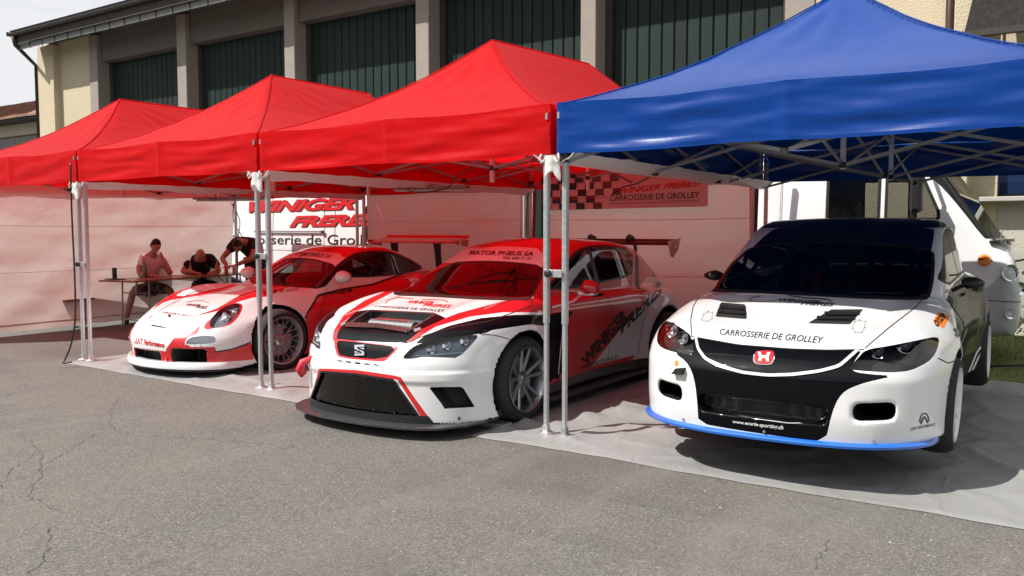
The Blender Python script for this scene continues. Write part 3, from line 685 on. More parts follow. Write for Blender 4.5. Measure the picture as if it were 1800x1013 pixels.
# ------------------------------------------------------------------ pop-up tents
Hn, Ht = 2.09, 2.45
def tent(x0, x1, mat, label, pk, seed, side_low=False):
    lo = 2.14 if mat is M_cred else 2.03
    d1 = 4.6; root = empty('pop_up_tent', ((x0 + x1) / 2, d1 / 2, 0), 0, label, 'tent', 'pop-up tents in a row')
    ox, oy = (x0 + x1) / 2, d1 / 2; W = x1 - x0; py0, py1, pz0, pz1 = pk
    L = lambda x, y, z: Vector((x - ox, y - oy, z))
    def top(u, v):
        x = u * W; y = v * d1; xr = min(x, W - x) / (W / 2); yf = y / py0; yb = (d1 - y) / (d1 - py1); h = max(0, min(xr, yf, yb, 1))
        pz = pz0 + (pz1 - pz0) * max(0, min(1, (y - py0) / (py1 - py0)))
        q = Vector((x * .8 + seed, y * .8, 0)); s = 4 * h * (1 - h)
        # soft hips: blend of the two smallest slopes
        a = sorted([xr, yf, yb, 1.0])[:2]; soft = max(0, 1 - (a[1] - a[0]) / .12) * .012
        # gentle radiating pulls from the peak and loose rucks near the eaves
        ang = math.atan2(y - py0, x - W / 2); pull = .010 * math.sin(ang * 14 + seed) * max(0, 1 - abs(h - .75) / .35) + .008 * mn.noise(q * 5) * s + .018 * mn.noise(q * 1.6) * s
        crumple = .012 * mn.noise(Vector((x * 7 + seed, y * 3, 2))) * s * (1 if seed % 2 > 1 and x > W / 2 else .35)
        # eave sags a little between corner and middle
        ex = .02 * math.sin(math.pi * 2 * u) ** 2 if min(yf, yb) < xr else .02 * math.sin(math.pi * 3 * v) ** 2
        z = Ht + (pz - Ht) * (.50 * h + .50 * h * h) - soft + pull + crumple - ex * (1 - h) ** 6
        return L(x0 + x, y, z)
    NX, NY = 72, 104
    cnp = MB().grid(NX, NY, top).build('canopy', mat, root, sm=True)
    def val(p0, p1, nrm, nseg, sg):
        p0 = Vector(p0); p1 = Vector(p1); nrm = Vector(nrm)
        def fn(u, v):
            ex = .02 * math.sin(math.pi * nseg * u) ** 2; p = p0.lerp(p1, u); z = Ht - ex - v * (Ht - Hn - ex * .4)
            seg = (u * nseg) % 1; arch = math.sin(math.pi * seg)
            q = Vector((u * 3.1 + seed + sg, v * 2, sg))
            o = .010 * arch * math.sin(11 * v + 5 * seg + sg) * (.4 + .6 * v) + .014 * mn.noise(Vector((u * 1.3 + seed, v * 5.5, sg))) * min(1, 6 * v) * arch + .006 * mn.noise(q * 4)
            o += .018 * math.exp(-((seg - .0) / .05) ** 2) * (1 if 0 < u < 1 else 0) + .004 * (1 - v)
            z += .012 * mn.noise(Vector((u * 4, seed, sg))) * v
            return L(*(p + nrm * o + Vector((0, 0, z))))
        o = MB().grid(90, 16, fn).build('valance', mat, root, sm=True)
        hem = MB().grid(90, 1, lambda u, v: fn(u, 1.0) + nrm * .0025 + Vector((0, 0, -.0 + .022 * (1 - v)))).build('valance_hem', mat, o, sm=True)
    val((x0, 0, 0), (x1, 0, 0), (0, -1, 0), 2, 1); val((x1, 0, 0), (x1, d1, 0), (1, 0, 0), 3, 2); val((x1, d1, 0), (x0, d1, 0), (0, 1, 0), 2, 3); val((x0, d1, 0), (x0, 0, 0), (-1, 0, 0), 3, 4)
    # hip seams
    for (u0, v0), (u1, v1) in (((0, 0), (.5, py0 / d1)), ((1, 0), (.5, py0 / d1)), ((0, 1), (.5, py1 / d1)), ((1, 1), (.5, py1 / d1)), ((.5, py0 / d1), (.5, py1 / d1))):
        MB().tube([top(u0 + (u1 - u0) * k / 24, v0 + (v1 - v0) * k / 24) + Vector((0, 0, .004)) for k in range(25)], .006, 5).build('hip_seam', mat, root, sm=True)
    # frame: telescoping posts, feet, scissor bars
    k_ = .05
    for (px_, py_) in ((x0 + k_, .04), (x1 - k_, .04), (x0 + k_, d1 - .04), (x1 - k_, d1 - .04)):
        m = MB(); m.box(L(px_, py_, 1.58), (.034, .042, 1.46)); m.box(L(px_, py_, 1.58), (.044, .026, 1.46)); m.box(L(px_, py_, 1.58), (.016, .047, 1.46))
        p = m.build('post', M_alu, root)
        m = MB(); m.box(L(px_, py_, .46), (.026, .034, .90)); m.box(L(px_, py_, .46), (.036, .018, .90)); m.build('inner_post', M_alu, p)
        m = MB(); m.lathe([(0, .022), (.045, .020), (.062, .010), (.064, 0)], 24, M=Matrix.Translation(L(px_, py_, .012))); m.box(L(px_, py_, .05), (.042, .042, .06)); m.build('foot', M_steel if mat is not M_cred else M_alu, p)
        MB().box(L(px_, py_, lo + .03), (.06, .065, .07)).build('slider', M_trim, p, bevel=.006)
    def scissor(a, b, n, off):
        a = Vector(a); b = Vector(b); nr = (b - a).normalized().cross(Vector((0, 0, 1))) * off
        for k in range(n):
            p, q = a.lerp(b, k / n), a.lerp(b, (k + 1) / n); hi = 2.40
            z0, z1 = (lo, hi)
            MB().bar(L(*(p + nr + Vector((0, 0, z0)))), L(*(q + nr + Vector((0, 0, z1)))), .013, .024).build('truss_bar', M_truss, root)
            MB().bar(L(*(p - nr + Vector((0, 0, z1)))), L(*(q - nr + Vector((0, 0, z0)))), .013, .024).build('truss_bar', M_truss, root)
            if k: MB().box(L(*(p + Vector((0, 0, z0)))), (.05, .05, .045)).build('truss_joint', M_trim, root, bevel=.006)
    scissor((x0 + k_, .05, 0), (x1 - k_, .05, 0), 2, .012); scissor((x0 + k_, d1 - .05, 0), (x1 - k_, d1 - .05, 0), 2, .012)
    scissor((x0 + k_, .05, 0), (x0 + k_, d1 - .05, 0), 3, .012); scissor((x1 - k_, .05, 0), (x1 - k_, d1 - .05, 0), 3, .012)
    mx_ = (x0 + x1) / 2
    scissor((x0 + k_, py0, 0), (x1 - k_, py0, 0), 2, .012); scissor((x0 + k_, py1, 0), (x1 - k_, py1, 0), 2, .012); scissor((mx_, .05, 0), (mx_, d1 - .05, 0), 3, .012)
    for y, z in ((py0, pz0), (py1, pz1)):
        MB().box(L(mx_, y, (2.0 + z - .06) / 2), (.035, .035, z - .06 - 2.0)).build('peak_post', M_alu, root)
        MB().lathe([(0, .03), (.03, .02), (.035, -.03)], 16, M=Matrix.Translation(L(mx_, y, z - .10))).build('peak_cap', M_trim, root)
    for (cx_, sy_) in ((x1, 1), (x0, -1)):
        MB().box(L(cx_ - .02 * sy_, -.012, 2.36), (.018, .012, .045)).build('velcro_buckle', M_steel, root)
    return root
tent(-9.56, -6.435, M_cred, 'leftmost red canopy tent, its left side closed by a white wall', (1.5, 3.1, 3.36, 3.36), 3.1)
tent(-6.385, -3.265, M_cred, 'middle one of the three red canopy tents, over the coupe', (1.5, 3.1, 3.37, 3.37), 1.7)
tent(-3.215, -.015, M_cred, 'red canopy tent over the hatchback, next to the blue tent', (1.5, 3.4, 3.38, 3.45), 5.2)
tent(.045, 3.30, M_cblue, 'blue canopy tent over the raised white sedan', (1.5, 3.3, 3.37, 3.44), 4.4)

# cloth walls
def wall(p0, p1, q0, q1, label, seed, z0=.06, z1=2.10, nx=110, nz=56, amp=1.):
    """p0-p1 top line, q0-q1 bottom line"""
    a, b, c, d = [Vector((*p, 0)) for p in (p0, p1, q0, q1)]; nrm = (b - a).normalized().cross(Vector((0, 0, 1)))
    L_ = (b - a).length
    def fn(u, v):
        p = c.lerp(d, u).lerp(a.lerp(b, u), v); z = z0 + (z1 - z0) * v
        q = Vector((u * L_ * .55 + seed, z * 1.3, seed)); dr = Vector((u * L_ * .9 - z * 1.1 + seed, z * .3, 1))
        o = amp * (.06 * mn.noise(q) + .032 * mn.noise(q * 3) + .050 * mn.noise(dr * 1.7) * (1 - v) + .006 * mn.noise(q * 9))
        sag = -.02 * math.sin(math.pi * u)
        return p + nrm * o * min(1, 8 * u, 8 * (1 - u), 6 * (1 - v) + .2) + Vector((0, 0, z + sag * v))
    root = MB().grid(nx, nz, fn).build('side_wall', M_cwhite, sm=True); tag(root, label, 'tent wall', 'white cloth tent walls')
    for z in (.40, .72):
        MB().grid(nx, 1, lambda u, v: fn(u, z + .004 * v) + nrm * .002).build('wall_seam', M_cwhite, root, sm=True)
    MB().tube([fn(k / 40, .045) for k in range(41)], .011, 6).build('hem_rope', M_cwhite, root, sm=True)
    return root, fn
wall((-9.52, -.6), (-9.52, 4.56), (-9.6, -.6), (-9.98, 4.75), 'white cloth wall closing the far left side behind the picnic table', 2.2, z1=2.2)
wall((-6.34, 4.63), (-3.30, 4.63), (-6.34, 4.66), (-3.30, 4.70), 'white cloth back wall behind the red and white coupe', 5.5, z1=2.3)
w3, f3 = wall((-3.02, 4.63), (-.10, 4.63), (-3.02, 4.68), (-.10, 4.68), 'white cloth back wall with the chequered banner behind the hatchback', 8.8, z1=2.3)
# dark red edge strip of the wall beside the rear post, and half open edge at the other post
for x, lab in ((-.06, 'dark red vertical strip of cloth at the rear post between hatchback and sedan'), (-3.16, 'dark red vertical strip of cloth at the rear post between coupe and hatchback')):
    o = MB().grid(4, 20, lambda u, v: Vector((x - .05 + .10 * u, 4.60 + .03 * math.sin(3 * u + 4 * v), .05 + 2.1 * v))).build('wall_strip', simple('strip_maroon', (.22, .03, .03), .8), sm=True); tag(o, lab, 'cloth strip')

# rain gutters of white cloth between neighbouring tents, tied round the posts
def gutter(x, label, w=.30, y1=4.55):
    def fn(u, v):
        y = -.02 + (y1 + .02) * v; s = math.sin(math.pi * u); wv = .015 * mn.noise(Vector((v * 7, u * 2, x)))
        return Vector((x + (u - .5) * w, y + .01 * s, 2.09 - .085 * s * (1 - .2 * math.sin(math.pi * 3 * v) ** 2) + wv * s + .012 * mn.noise(Vector((v * 23, u * 5, x)))))
    o = MB().grid(12, 90, fn).build('rain_gutter', M_gutter, sm=True); return tag(o, label, 'rain gutter', 'white cloth rain gutters between the tents')
gutter(.02, 'white cloth rain gutter between the blue tent and the red tent', .34); gutter(-3.24, 'white cloth rain gutter between the tents of coupe and hatchback'); gutter(-6.41, 'white cloth rain gutter between the two left red tents', .24)
def tie(x, label, seed):
    rt = empty('cloth_tie', (x, -.02, 2.0), 0, label, 'cloth tie', 'white ties round the front post pairs')
    def fn(u, v):
        a = 2 * math.pi * u; r = .042 + .014 * math.sin(3 * a + seed) * v + .012 * mn.noise(Vector((u * 6, v * 4, seed)))
        return Vector((r * 1.35 * math.cos(a), r * .8 * math.sin(a), .075 - .15 * v * (1 + .25 * math.sin(2 * a + seed))))
    MB().grid(22, 6, fn).build('knot', M_gutter, rt, sm=True)
    for s in (-1, 1): MB().tube([Vector((s * .03, -.02, .06)), Vector((s * .07, -.04, .02)), Vector((s * .085, -.04, .05)), Vector((s * .07, -.03, .085))], .007, 6).build('loop', M_gutter, rt, sm=True)
tie(.015, 'white cloth tie on the post pair between blue and red tent', 1); tie(-3.24, 'white cloth tie on the post pair between coupe and hatchback', 2); tie(-6.41, 'white cloth tie on the leftmost post pair', 3)
def clamp(x, z, label, knob=True):
    o = MB().box((x, -.0, z), (.15, .012, .055)).build('post_clamp', M_alu, bevel=.002); tag(o, label, 'clamp', 'clamps joining the front posts')
    k = MB(); k.lathe([(0, .03), (.012, .03), (.028, .024), (.03, .01), (.012, 0)], 8, M=Matrix.Translation((x - .035, -.006, z)) @ Matrix.Rotation(R(90), 4, 'X')); k.build('knob', M_trim, o)
    return o
clamp(.015, 1.22, 'metal clamp with a black knob on the posts left of the white sedan'); clamp(-3.24, 1.29, 'metal clamp on the posts between coupe and hatchback'); clamp(-6.41, 1.14, 'metal clamp on the leftmost post pair')

# hanging lamps and cables
def lampbar(x0, x1, y, z, label):
    m = MB(); m.poly([(x0, y - .05, z + .03), (x0, y + .05, z + .03), (x0, y + .04, z - .005), (x0, y - .04, z - .005)], (x1 - x0, 0, -.02))
    o = m.build('tube_lamp', simple('lamp_case', (.22, .10, .09), .5)); tag(o, label, 'strip light', 'unlit strip lights under the red tents')
    MB().tube([(x0 + .04, y, z - .02), (x1 - .04, y, z - .04)], .013, 8).build('lamp_tube', simple('lamp_tube', (.5, .5, .5), .3), o)
    for s in (.15, .85): MB().tube([(x0 + (x1 - x0) * s, y, z + .02), (x0 + (x1 - x0) * s, y, 2.12)], .003, 4).build('lamp_hook', M_steel, o)
lampbar(-7.55, -5.90, 2.35, 1.98, 'left strip light hanging above the picnic table'); lampbar(-3.75, -2.60, 2.4, 2.03, 'right strip light hanging behind the post between coupe and hatchback')
def cable(pts, label, r=.007, name='cable'):
    P = [Vector(p) for p in pts]; Q = []
    for i in range(len(P) - 1):
        p0, p1, p2, p3 = P[max(i - 1, 0)], P[i], P[i + 1], P[min(i + 2, len(P) - 1)]
        for k in range(10):
            t = k / 10; Q.append(.5 * ((2 * p1) + (p2 - p0) * t + (2 * p0 - 5 * p1 + 4 * p2 - p3) * t * t + (3 * p1 - p0 - 3 * p2 + p3) * t ** 3))
    Q.append(P[-1]); return tag(MB().tube(Q, r, 6).build(name, M_trim, sm=True), label, 'cable')
cable([(-6.46, -.05, 2.3), (-6.47, -.05, 1.7), (-6.455, -.05, 1.0), (-6.46, -.06, .5), (-6.50, -.10, .2), (-6.55, -.15, .03), (-6.48, -.20, .012), (-6.40, -.15, .02)], 'black cable running down the leftmost post pair to the ground', .011)
cable([(-7.3, 2.35, 2.02), (-6.9, 2.2, 1.94), (-6.55, 1.9, 2.04), (-6.4, 1.2, 2.18)], 'thin black cable looping from the left strip light')
cable([(-3.6, 2.4, 2.06), (-3.2, 2.2, 1.97), (-2.6, 2.0, 1.99), (-2.1, 1.6, 2.10), (-1.7, 1.5, 2.2)], 'black cable drooping under the tent above the hatchback')
cable([(-3.12, 4.5, 2.2), (-3.16, 4.45, 1.9), (-3.17, 4.45, 1.3), (-3.12, 4.5, 1.0)], 'black cable hanging along the rear post left of the banner')
cable([(-9.62, 4.5, 2.1), (-9.45, 4.6, 1.7), (-9.7, 4.7, 1.3)], 'black cord crossing in front of the parked van', .008)
cable([(-9.45, 4.5, 2.1), (-9.62, 4.6, 1.7), (-9.4, 4.7, 1.3)], 'second black cord crossed over the first before the van', .008)

# banner on the back wall
def banner():
    M_b = cloth('banner_cloth', (.62, .55, .55), .15, .45, .4, .15)
    z_ = lambda x: .028 * (x + 2.9)
    def fn(u, v): return Vector((-2.95 + 2.35 * u, 4.52 + .012 * math.sin(9 * u) * (1 - v) + .01 * mn.noise(Vector((u * 4, v * 2, 1))), 1.80 + .44 * v + .02 * u))
    o = MB().grid(40, 8, fn).build('banner', M_b, sm=True); tag(o, 'advertising banner with chequered flag print and car outline on the back wall', 'banner')
    P = lambda u, v, f=.006: fn(u, v) - Vector((0, f, 0))
    m = MB(); mf = MB(); nc, nr = 9, 5
    for i in range(nc):
        for j in range(nr):
            if (i + j) % 2: continue
            if i > 6 and j < 2: continue
            w_ = .50 / nc; u0 = i * w_ + .012 * math.sin(j); v0 = j / nr; (m if i < 6 else mf).raw([P(u0, v0), P(u0 + w_, v0), P(u0 + w_, v0 + 1 / nr), P(u0, v0 + 1 / nr)], [(0, 1, 2, 3)])
    a = m.build('chequer_print', M_decal, o); b = mf.build('chequer_print', simple('chequer_faded', (.10, .07, .07), .5), o); a['kind'] = b['kind'] = 'stuff'
    flat_text('lettering', 'www.winiger-artcar.ch', P(.03, .28), P(.42, .28) - P(.03, .28), (0, 0, .055), M_decalred, o)
    flat_text('lettering', 'WINIGER FRERES', P(.50, .42), P(.95, .56) - P(.50, .42), (0, 0, .075), M_decalred, o, .4, .03)
    flat_text('lettering', 'CARROSSERIE DE GROLLEY', P(.44, .22), P(.955, .24) - P(.44, .22), (0, 0, .075), M_decal, o, 0, .01)
    flat_text('lettering', 'REPARATIONS TOUTES MARQUES - VOITURE DE REMPLACEMENT', P(.44, .11), P(.955, .13) - P(.44, .11), (0, 0, .026), M_decal, o)
    MB().tube([P(.45, .42), P(.52, .62), P(.60, .70), P(.70, .95), P(.77, .97), P(.84, .86), P(.90, .86), P(.905, .98), P(.915, .86), P(.945, .80), P(.955, .6)], .007, 5).build('car_outline', M_decal, o)
banner()

# ------------------------------------------------------------------ outlines lying on the car bodies (metres, in each car's own frame)
SEDAN = {
 'windscreen': ([(-0.828,1.496,0.911),(-0.821,1.776,1.003),(-0.71,1.817,1.111),(-0.649,1.963,1.204),(-0.428,1.965,1.235),(-0.151,1.959,1.252),(0.225,1.951,1.243),(0.508,1.964,1.225),(0.685,1.965,1.199),(0.707,1.825,1.116),(0.723,1.625,0.999),(0.722,1.482,0.913),(0.706,1.447,0.899),(0.341,1.337,0.9),(-0.181,1.342,0.908),(-0.58,1.415,0.904),(-0.809,1.502,0.892)], (0.214,-0.976,0.045)),
 'banner': ([(-0.649,1.963,1.204),(-0.428,1.965,1.235),(-0.151,1.959,1.252),(0.225,1.951,1.243),(0.508,1.964,1.225),(0.685,1.965,1.199),(0.683,2.097,1.278),(0.669,2.273,1.363),(0.345,2.319,1.413),(-0.041,2.335,1.427),(-0.359,2.318,1.412),(-0.544,2.232,1.363),(-0.594,2.112,1.3)], (0.194,-0.981,0.008)),
 'roofdark': ([(-0.563,2.222,1.357),(-0.355,2.302,1.407),(-0.037,2.317,1.423),(0.347,2.305,1.409),(0.673,2.27,1.361),(0.702,2.629,1.393),(0.654,2.623,1.474),(0.114,2.548,1.499),(-0.428,2.256,1.5),(-0.623,2.204,1.437)], (0.185,-0.983,-0.009)),
 'front': ([(-0.524,0.263,0.669),(-0.358,0.21,0.66),(-0.184,0.172,0.65),(0.125,0.167,0.648),(0.338,0.193,0.653),(0.527,0.251,0.664),(0.506,0.163,0.614),(0.49,0.109,0.573),(0.513,0.098,0.55),(0.639,0.147,0.537),(0.746,0.232,0.538),(0.641,0.137,0.516),(0.545,0.081,0.486),(0.476,0.057,0.448),(0.438,0.047,0.398),(0.409,0.04,0.316),(0.372,0.057,0.137),(0.171,0.032,0.139),(-0.129,0.028,0.147),(-0.39,0.057,0.153),(-0.394,0.041,0.286),(-0.409,0.04,0.396),(-0.432,0.045,0.473),(-0.481,0.074,0.529),(-0.595,0.146,0.572),(-0.525,0.121,0.574),(-0.444,0.093,0.569)], (0.253,-0.954,0.164)),
 'head_r': ([(0.541,0.253,0.663),(0.66,0.334,0.685),(0.778,0.466,0.708),(0.873,0.707,0.716),(0.888,0.65,0.686),(0.881,0.523,0.628),(0.854,0.417,0.592),(0.779,0.277,0.555),(0.686,0.187,0.55),(0.563,0.121,0.557),(0.476,0.095,0.562),(0.51,0.164,0.614)], (0.134,-0.982,0.134)),
 'head_l': ([(-0.72,0.336,0.761),(-0.622,0.368,0.702),(-0.519,0.263,0.67),(-0.437,0.091,0.569),(-0.584,0.142,0.572),(-0.717,0.234,0.581),(-0.792,0.334,0.606),(-0.842,0.473,0.657),(-0.816,0.491,0.719)], (0.366,-0.922,0.123)),
 'chrome': ([(-0.484,0.246,0.665),(-0.426,0.133,0.606),(-0.355,0.064,0.56),(-0.245,0.025,0.527),(-0.099,0.008,0.505),(0.053,0.006,0.503),(0.195,0.018,0.518),(0.33,0.047,0.544),(0.43,0.096,0.575),(0.481,0.182,0.632),(0.504,0.237,0.659)], (0.262,-0.954,0.147)),
 'gap_l': ([(-0.738,1.171,0.903),(-0.802,1.143,0.841),(-0.725,0.84,0.81),(-0.635,0.552,0.75),(-0.522,0.266,0.671)], (0.342,-0.935,0.091)),
 'gap_r': ([(0.71,1.438,0.895),(0.696,1.092,0.851),(0.613,0.636,0.762),(0.535,0.262,0.668)], (0.134,-0.986,0.095)),
 'gap_front': ([(-0.523,0.26,0.668),(-0.183,0.17,0.648),(0.126,0.164,0.647),(0.338,0.191,0.652),(0.534,0.251,0.663)], (0.253,-0.959,0.129)),
 'gap_fender': ([(0.895,0.531,0.606),(0.938,0.649,0.564),(0.925,1.226,0.501)], (0.088,-0.987,0.136)),
 'vent_l': ([(-0.587,1.037,0.832),(-0.395,0.995,0.829),(-0.272,0.638,0.761),(-0.515,0.704,0.759)], (0.304,-0.948,0.091)),
 'vent_r': ([(0.201,0.95,0.826),(0.394,1.012,0.832),(0.375,0.668,0.762),(0.127,0.612,0.759)], (0.195,-0.976,0.095)),
 'grille': ([(-0.354,0.034,0.343),(-0.287,0.016,0.356),(0.027,0.002,0.357),(0.289,0.124,0.323),(0.355,0.138,0.307),(0.348,0.136,0.269),(0.324,0.105,0.24),(0.296,0.041,0.24),(-0.052,0.02,0.238),(-0.25,0.055,0.24),(-0.344,0.13,0.247),(-0.379,0.135,0.288)], (0.267,-0.943,0.198)),
 'grilleline': ([(-0.391,0.041,0.268),(-0.304,0.073,0.24),(-0.049,0.013,0.234),(0.172,0.018,0.229),(0.308,0.05,0.24),(0.352,0.136,0.264)], (0.264,-0.942,0.207)),
 'pocket_r': ([(0.511,0.2,0.331),(0.572,0.613,0.279),(0.614,0.604,0.277),(0.638,0.411,0.274),(0.623,0.212,0.274),(0.536,0.086,0.267),(0.49,0.063,0.262),(0.498,0.065,0.31)], (0.16,-0.967,0.196)),
 'pocket_l': ([(-0.62,0.116,0.394),(-0.53,0.075,0.395),(-0.466,0.054,0.357),(-0.442,0.048,0.299),(-0.627,0.26,0.274),(-0.71,0.379,0.294)], (0.355,-0.917,0.182)),
 'badge': ([(-0.06,0.125,0.625),(0.036,0.139,0.634),(0.063,0.121,0.623),(0.068,0.053,0.574),(0.055,0.036,0.557),(-0.024,0.033,0.554),(-0.053,0.046,0.568),(-0.065,0.103,0.612)], (0.268,-0.953,0.143)),
 't_carross': ([(-0.345,0.291,0.688),(0.297,0.254,0.68),(0.284,0.362,0.707),(-0.375,0.397,0.712)], (0.264,-0.957,0.119)),
 't_url': ([(-0.159,0.02,0.187),(0.141,0.021,0.181),(0.145,0.014,0.215),(-0.158,0.016,0.211)], (0.269,-0.938,0.216)),
 't_win1': ([(-0.181,1.072,0.853),(0.105,1.04,0.847),(0.088,1.131,0.866),(-0.202,1.162,0.871)], (0.235,-0.969,0.079)),
 't_win2': ([(-0.018,1.012,0.842),(0.212,1.01,0.839),(0.197,1.098,0.858),(-0.034,1.097,0.859)], (0.216,-0.973,0.082)),
 'arc': ([(-0.398,1.092,0.849),(-0.4,1.172,0.866),(-0.344,1.202,0.875)], (0.282,-0.956,0.077)),
 'arc2': ([(-0.151,1.227,0.885),(-0.035,1.187,0.878),(0.07,1.178,0.876),(0.139,1.173,0.874),(0.167,1.123,0.863)], (0.22,-0.973,0.076)),
 'swoosh': ([(-0.406,1.1,0.85),(-0.338,1.056,0.845),(-0.232,1.062,0.85),(-0.197,1.131,0.864)], (0.272,-0.959,0.08)),
 't_apex': ([(0.79,0.27,0.212),(0.898,0.481,0.215),(0.898,0.477,0.232),(0.79,0.267,0.229)], (0.107,-0.973,0.205)),
 'apexarc': ([(0.832,0.322,0.257),(0.834,0.322,0.296),(0.851,0.352,0.313),(0.869,0.39,0.287),(0.872,0.403,0.249)], (0.106,-0.975,0.196)),
 'apexA': ([(0.837,0.332,0.244),(0.851,0.353,0.298),(0.867,0.392,0.242)], (0.106,-0.974,0.199)),
 'pins_r': ([(0.409,0.571,0.743),(0.388,0.739,0.774),(0.411,0.783,0.781),(0.447,0.77,0.775),(0.468,0.633,0.749),(0.471,0.521,0.73),(0.436,0.505,0.73)], (0.174,-0.979,0.105)),
 'pins_l': ([(-0.566,0.576,0.743),(-0.599,0.701,0.77),(-0.596,0.785,0.785),(-0.563,0.785,0.778),(-0.516,0.64,0.749),(-0.521,0.554,0.735)], (0.33,-0.939,0.099)),
 't_banner': ([(-0.294,2.06,1.304),(0.32,2.029,1.284),(0.307,2.124,1.337),(-0.31,2.139,1.345)], (0.198,-0.98,0.006)),
 'winglet': ([(-0.565,0.089,0.447),(-0.492,0.062,0.452),(-0.479,0.06,0.496),(-0.532,0.076,0.486)], (0.354,-0.921,0.161)),
 'star': ([(-0.571,0.101,0.518),(-0.558,0.102,0.532),(-0.538,0.091,0.525),(-0.535,0.08,0.498),(-0.563,0.09,0.494)], (0.359,-0.921,0.153)),
 'sidedark': ([(0.827,1.49,0.874),(0.886,1.463,0.806),(0.907,1.897,0.717),(0.901,2.35,0.598),(0.88,2.443,0.489),(0.923,1.233,0.493),(0.878,2.824,0.196),(0.955,2.811,0.08),(1.111,2.839,0.215),(1.109,2.895,0.701),(1.044,2.677,0.856),(0.943,2.68,1.012),(0.85,2.667,0.889)], (0.067,-0.993,0.101)),
 'sponsor': ([(0.825,0.881,0.786),(0.83,1.12,0.828),(0.891,1.188,0.799),(0.886,0.876,0.746)], (0.095,-0.991,0.094)),
 't_sponsor': ([(0.856,0.813,0.754),(0.878,1.093,0.796),(0.848,1.157,0.825),(0.827,0.885,0.786)], (0.097,-0.991,0.094)),
 'sside': ([(0.93,1.017,0.732),(0.945,1.124,0.709),(0.952,0.99,0.696),(0.909,1.868,0.592)], (0.08,-0.991,0.107)),
 'gap_door': ([(0.831,1.562,0.883),(0.911,1.967,0.692),(0.884,2.622,0.469),(0.87,2.526,0.318)], (0.078,-0.991,0.106)),
 'square1': ([(0.966,3.467,0.665),(1.009,3.476,0.755),(1.05,3.473,0.695),(1.009,3.459,0.557)], (0.05,-0.995,0.081)),
 'square2': ([(0.977,3.775,0.628),(0.999,3.781,0.688),(1.018,3.779,0.652),(0.995,3.772,0.583)], (0.05,-0.995,0.082)),
 'stripe1': ([(0.888,2.989,0.174),(0.931,3.193,0.322),(1.006,3.032,0.449)], (0.061,-0.99,0.128)),
 'stripe2': ([(0.881,3.225,0.107),(0.942,3.253,0.276),(0.998,3.269,0.383)], (0.06,-0.989,0.132)),
 'mirror_r': ([(0.828,2.166,0.956)], (0.085,-0.995,0.056)),
}
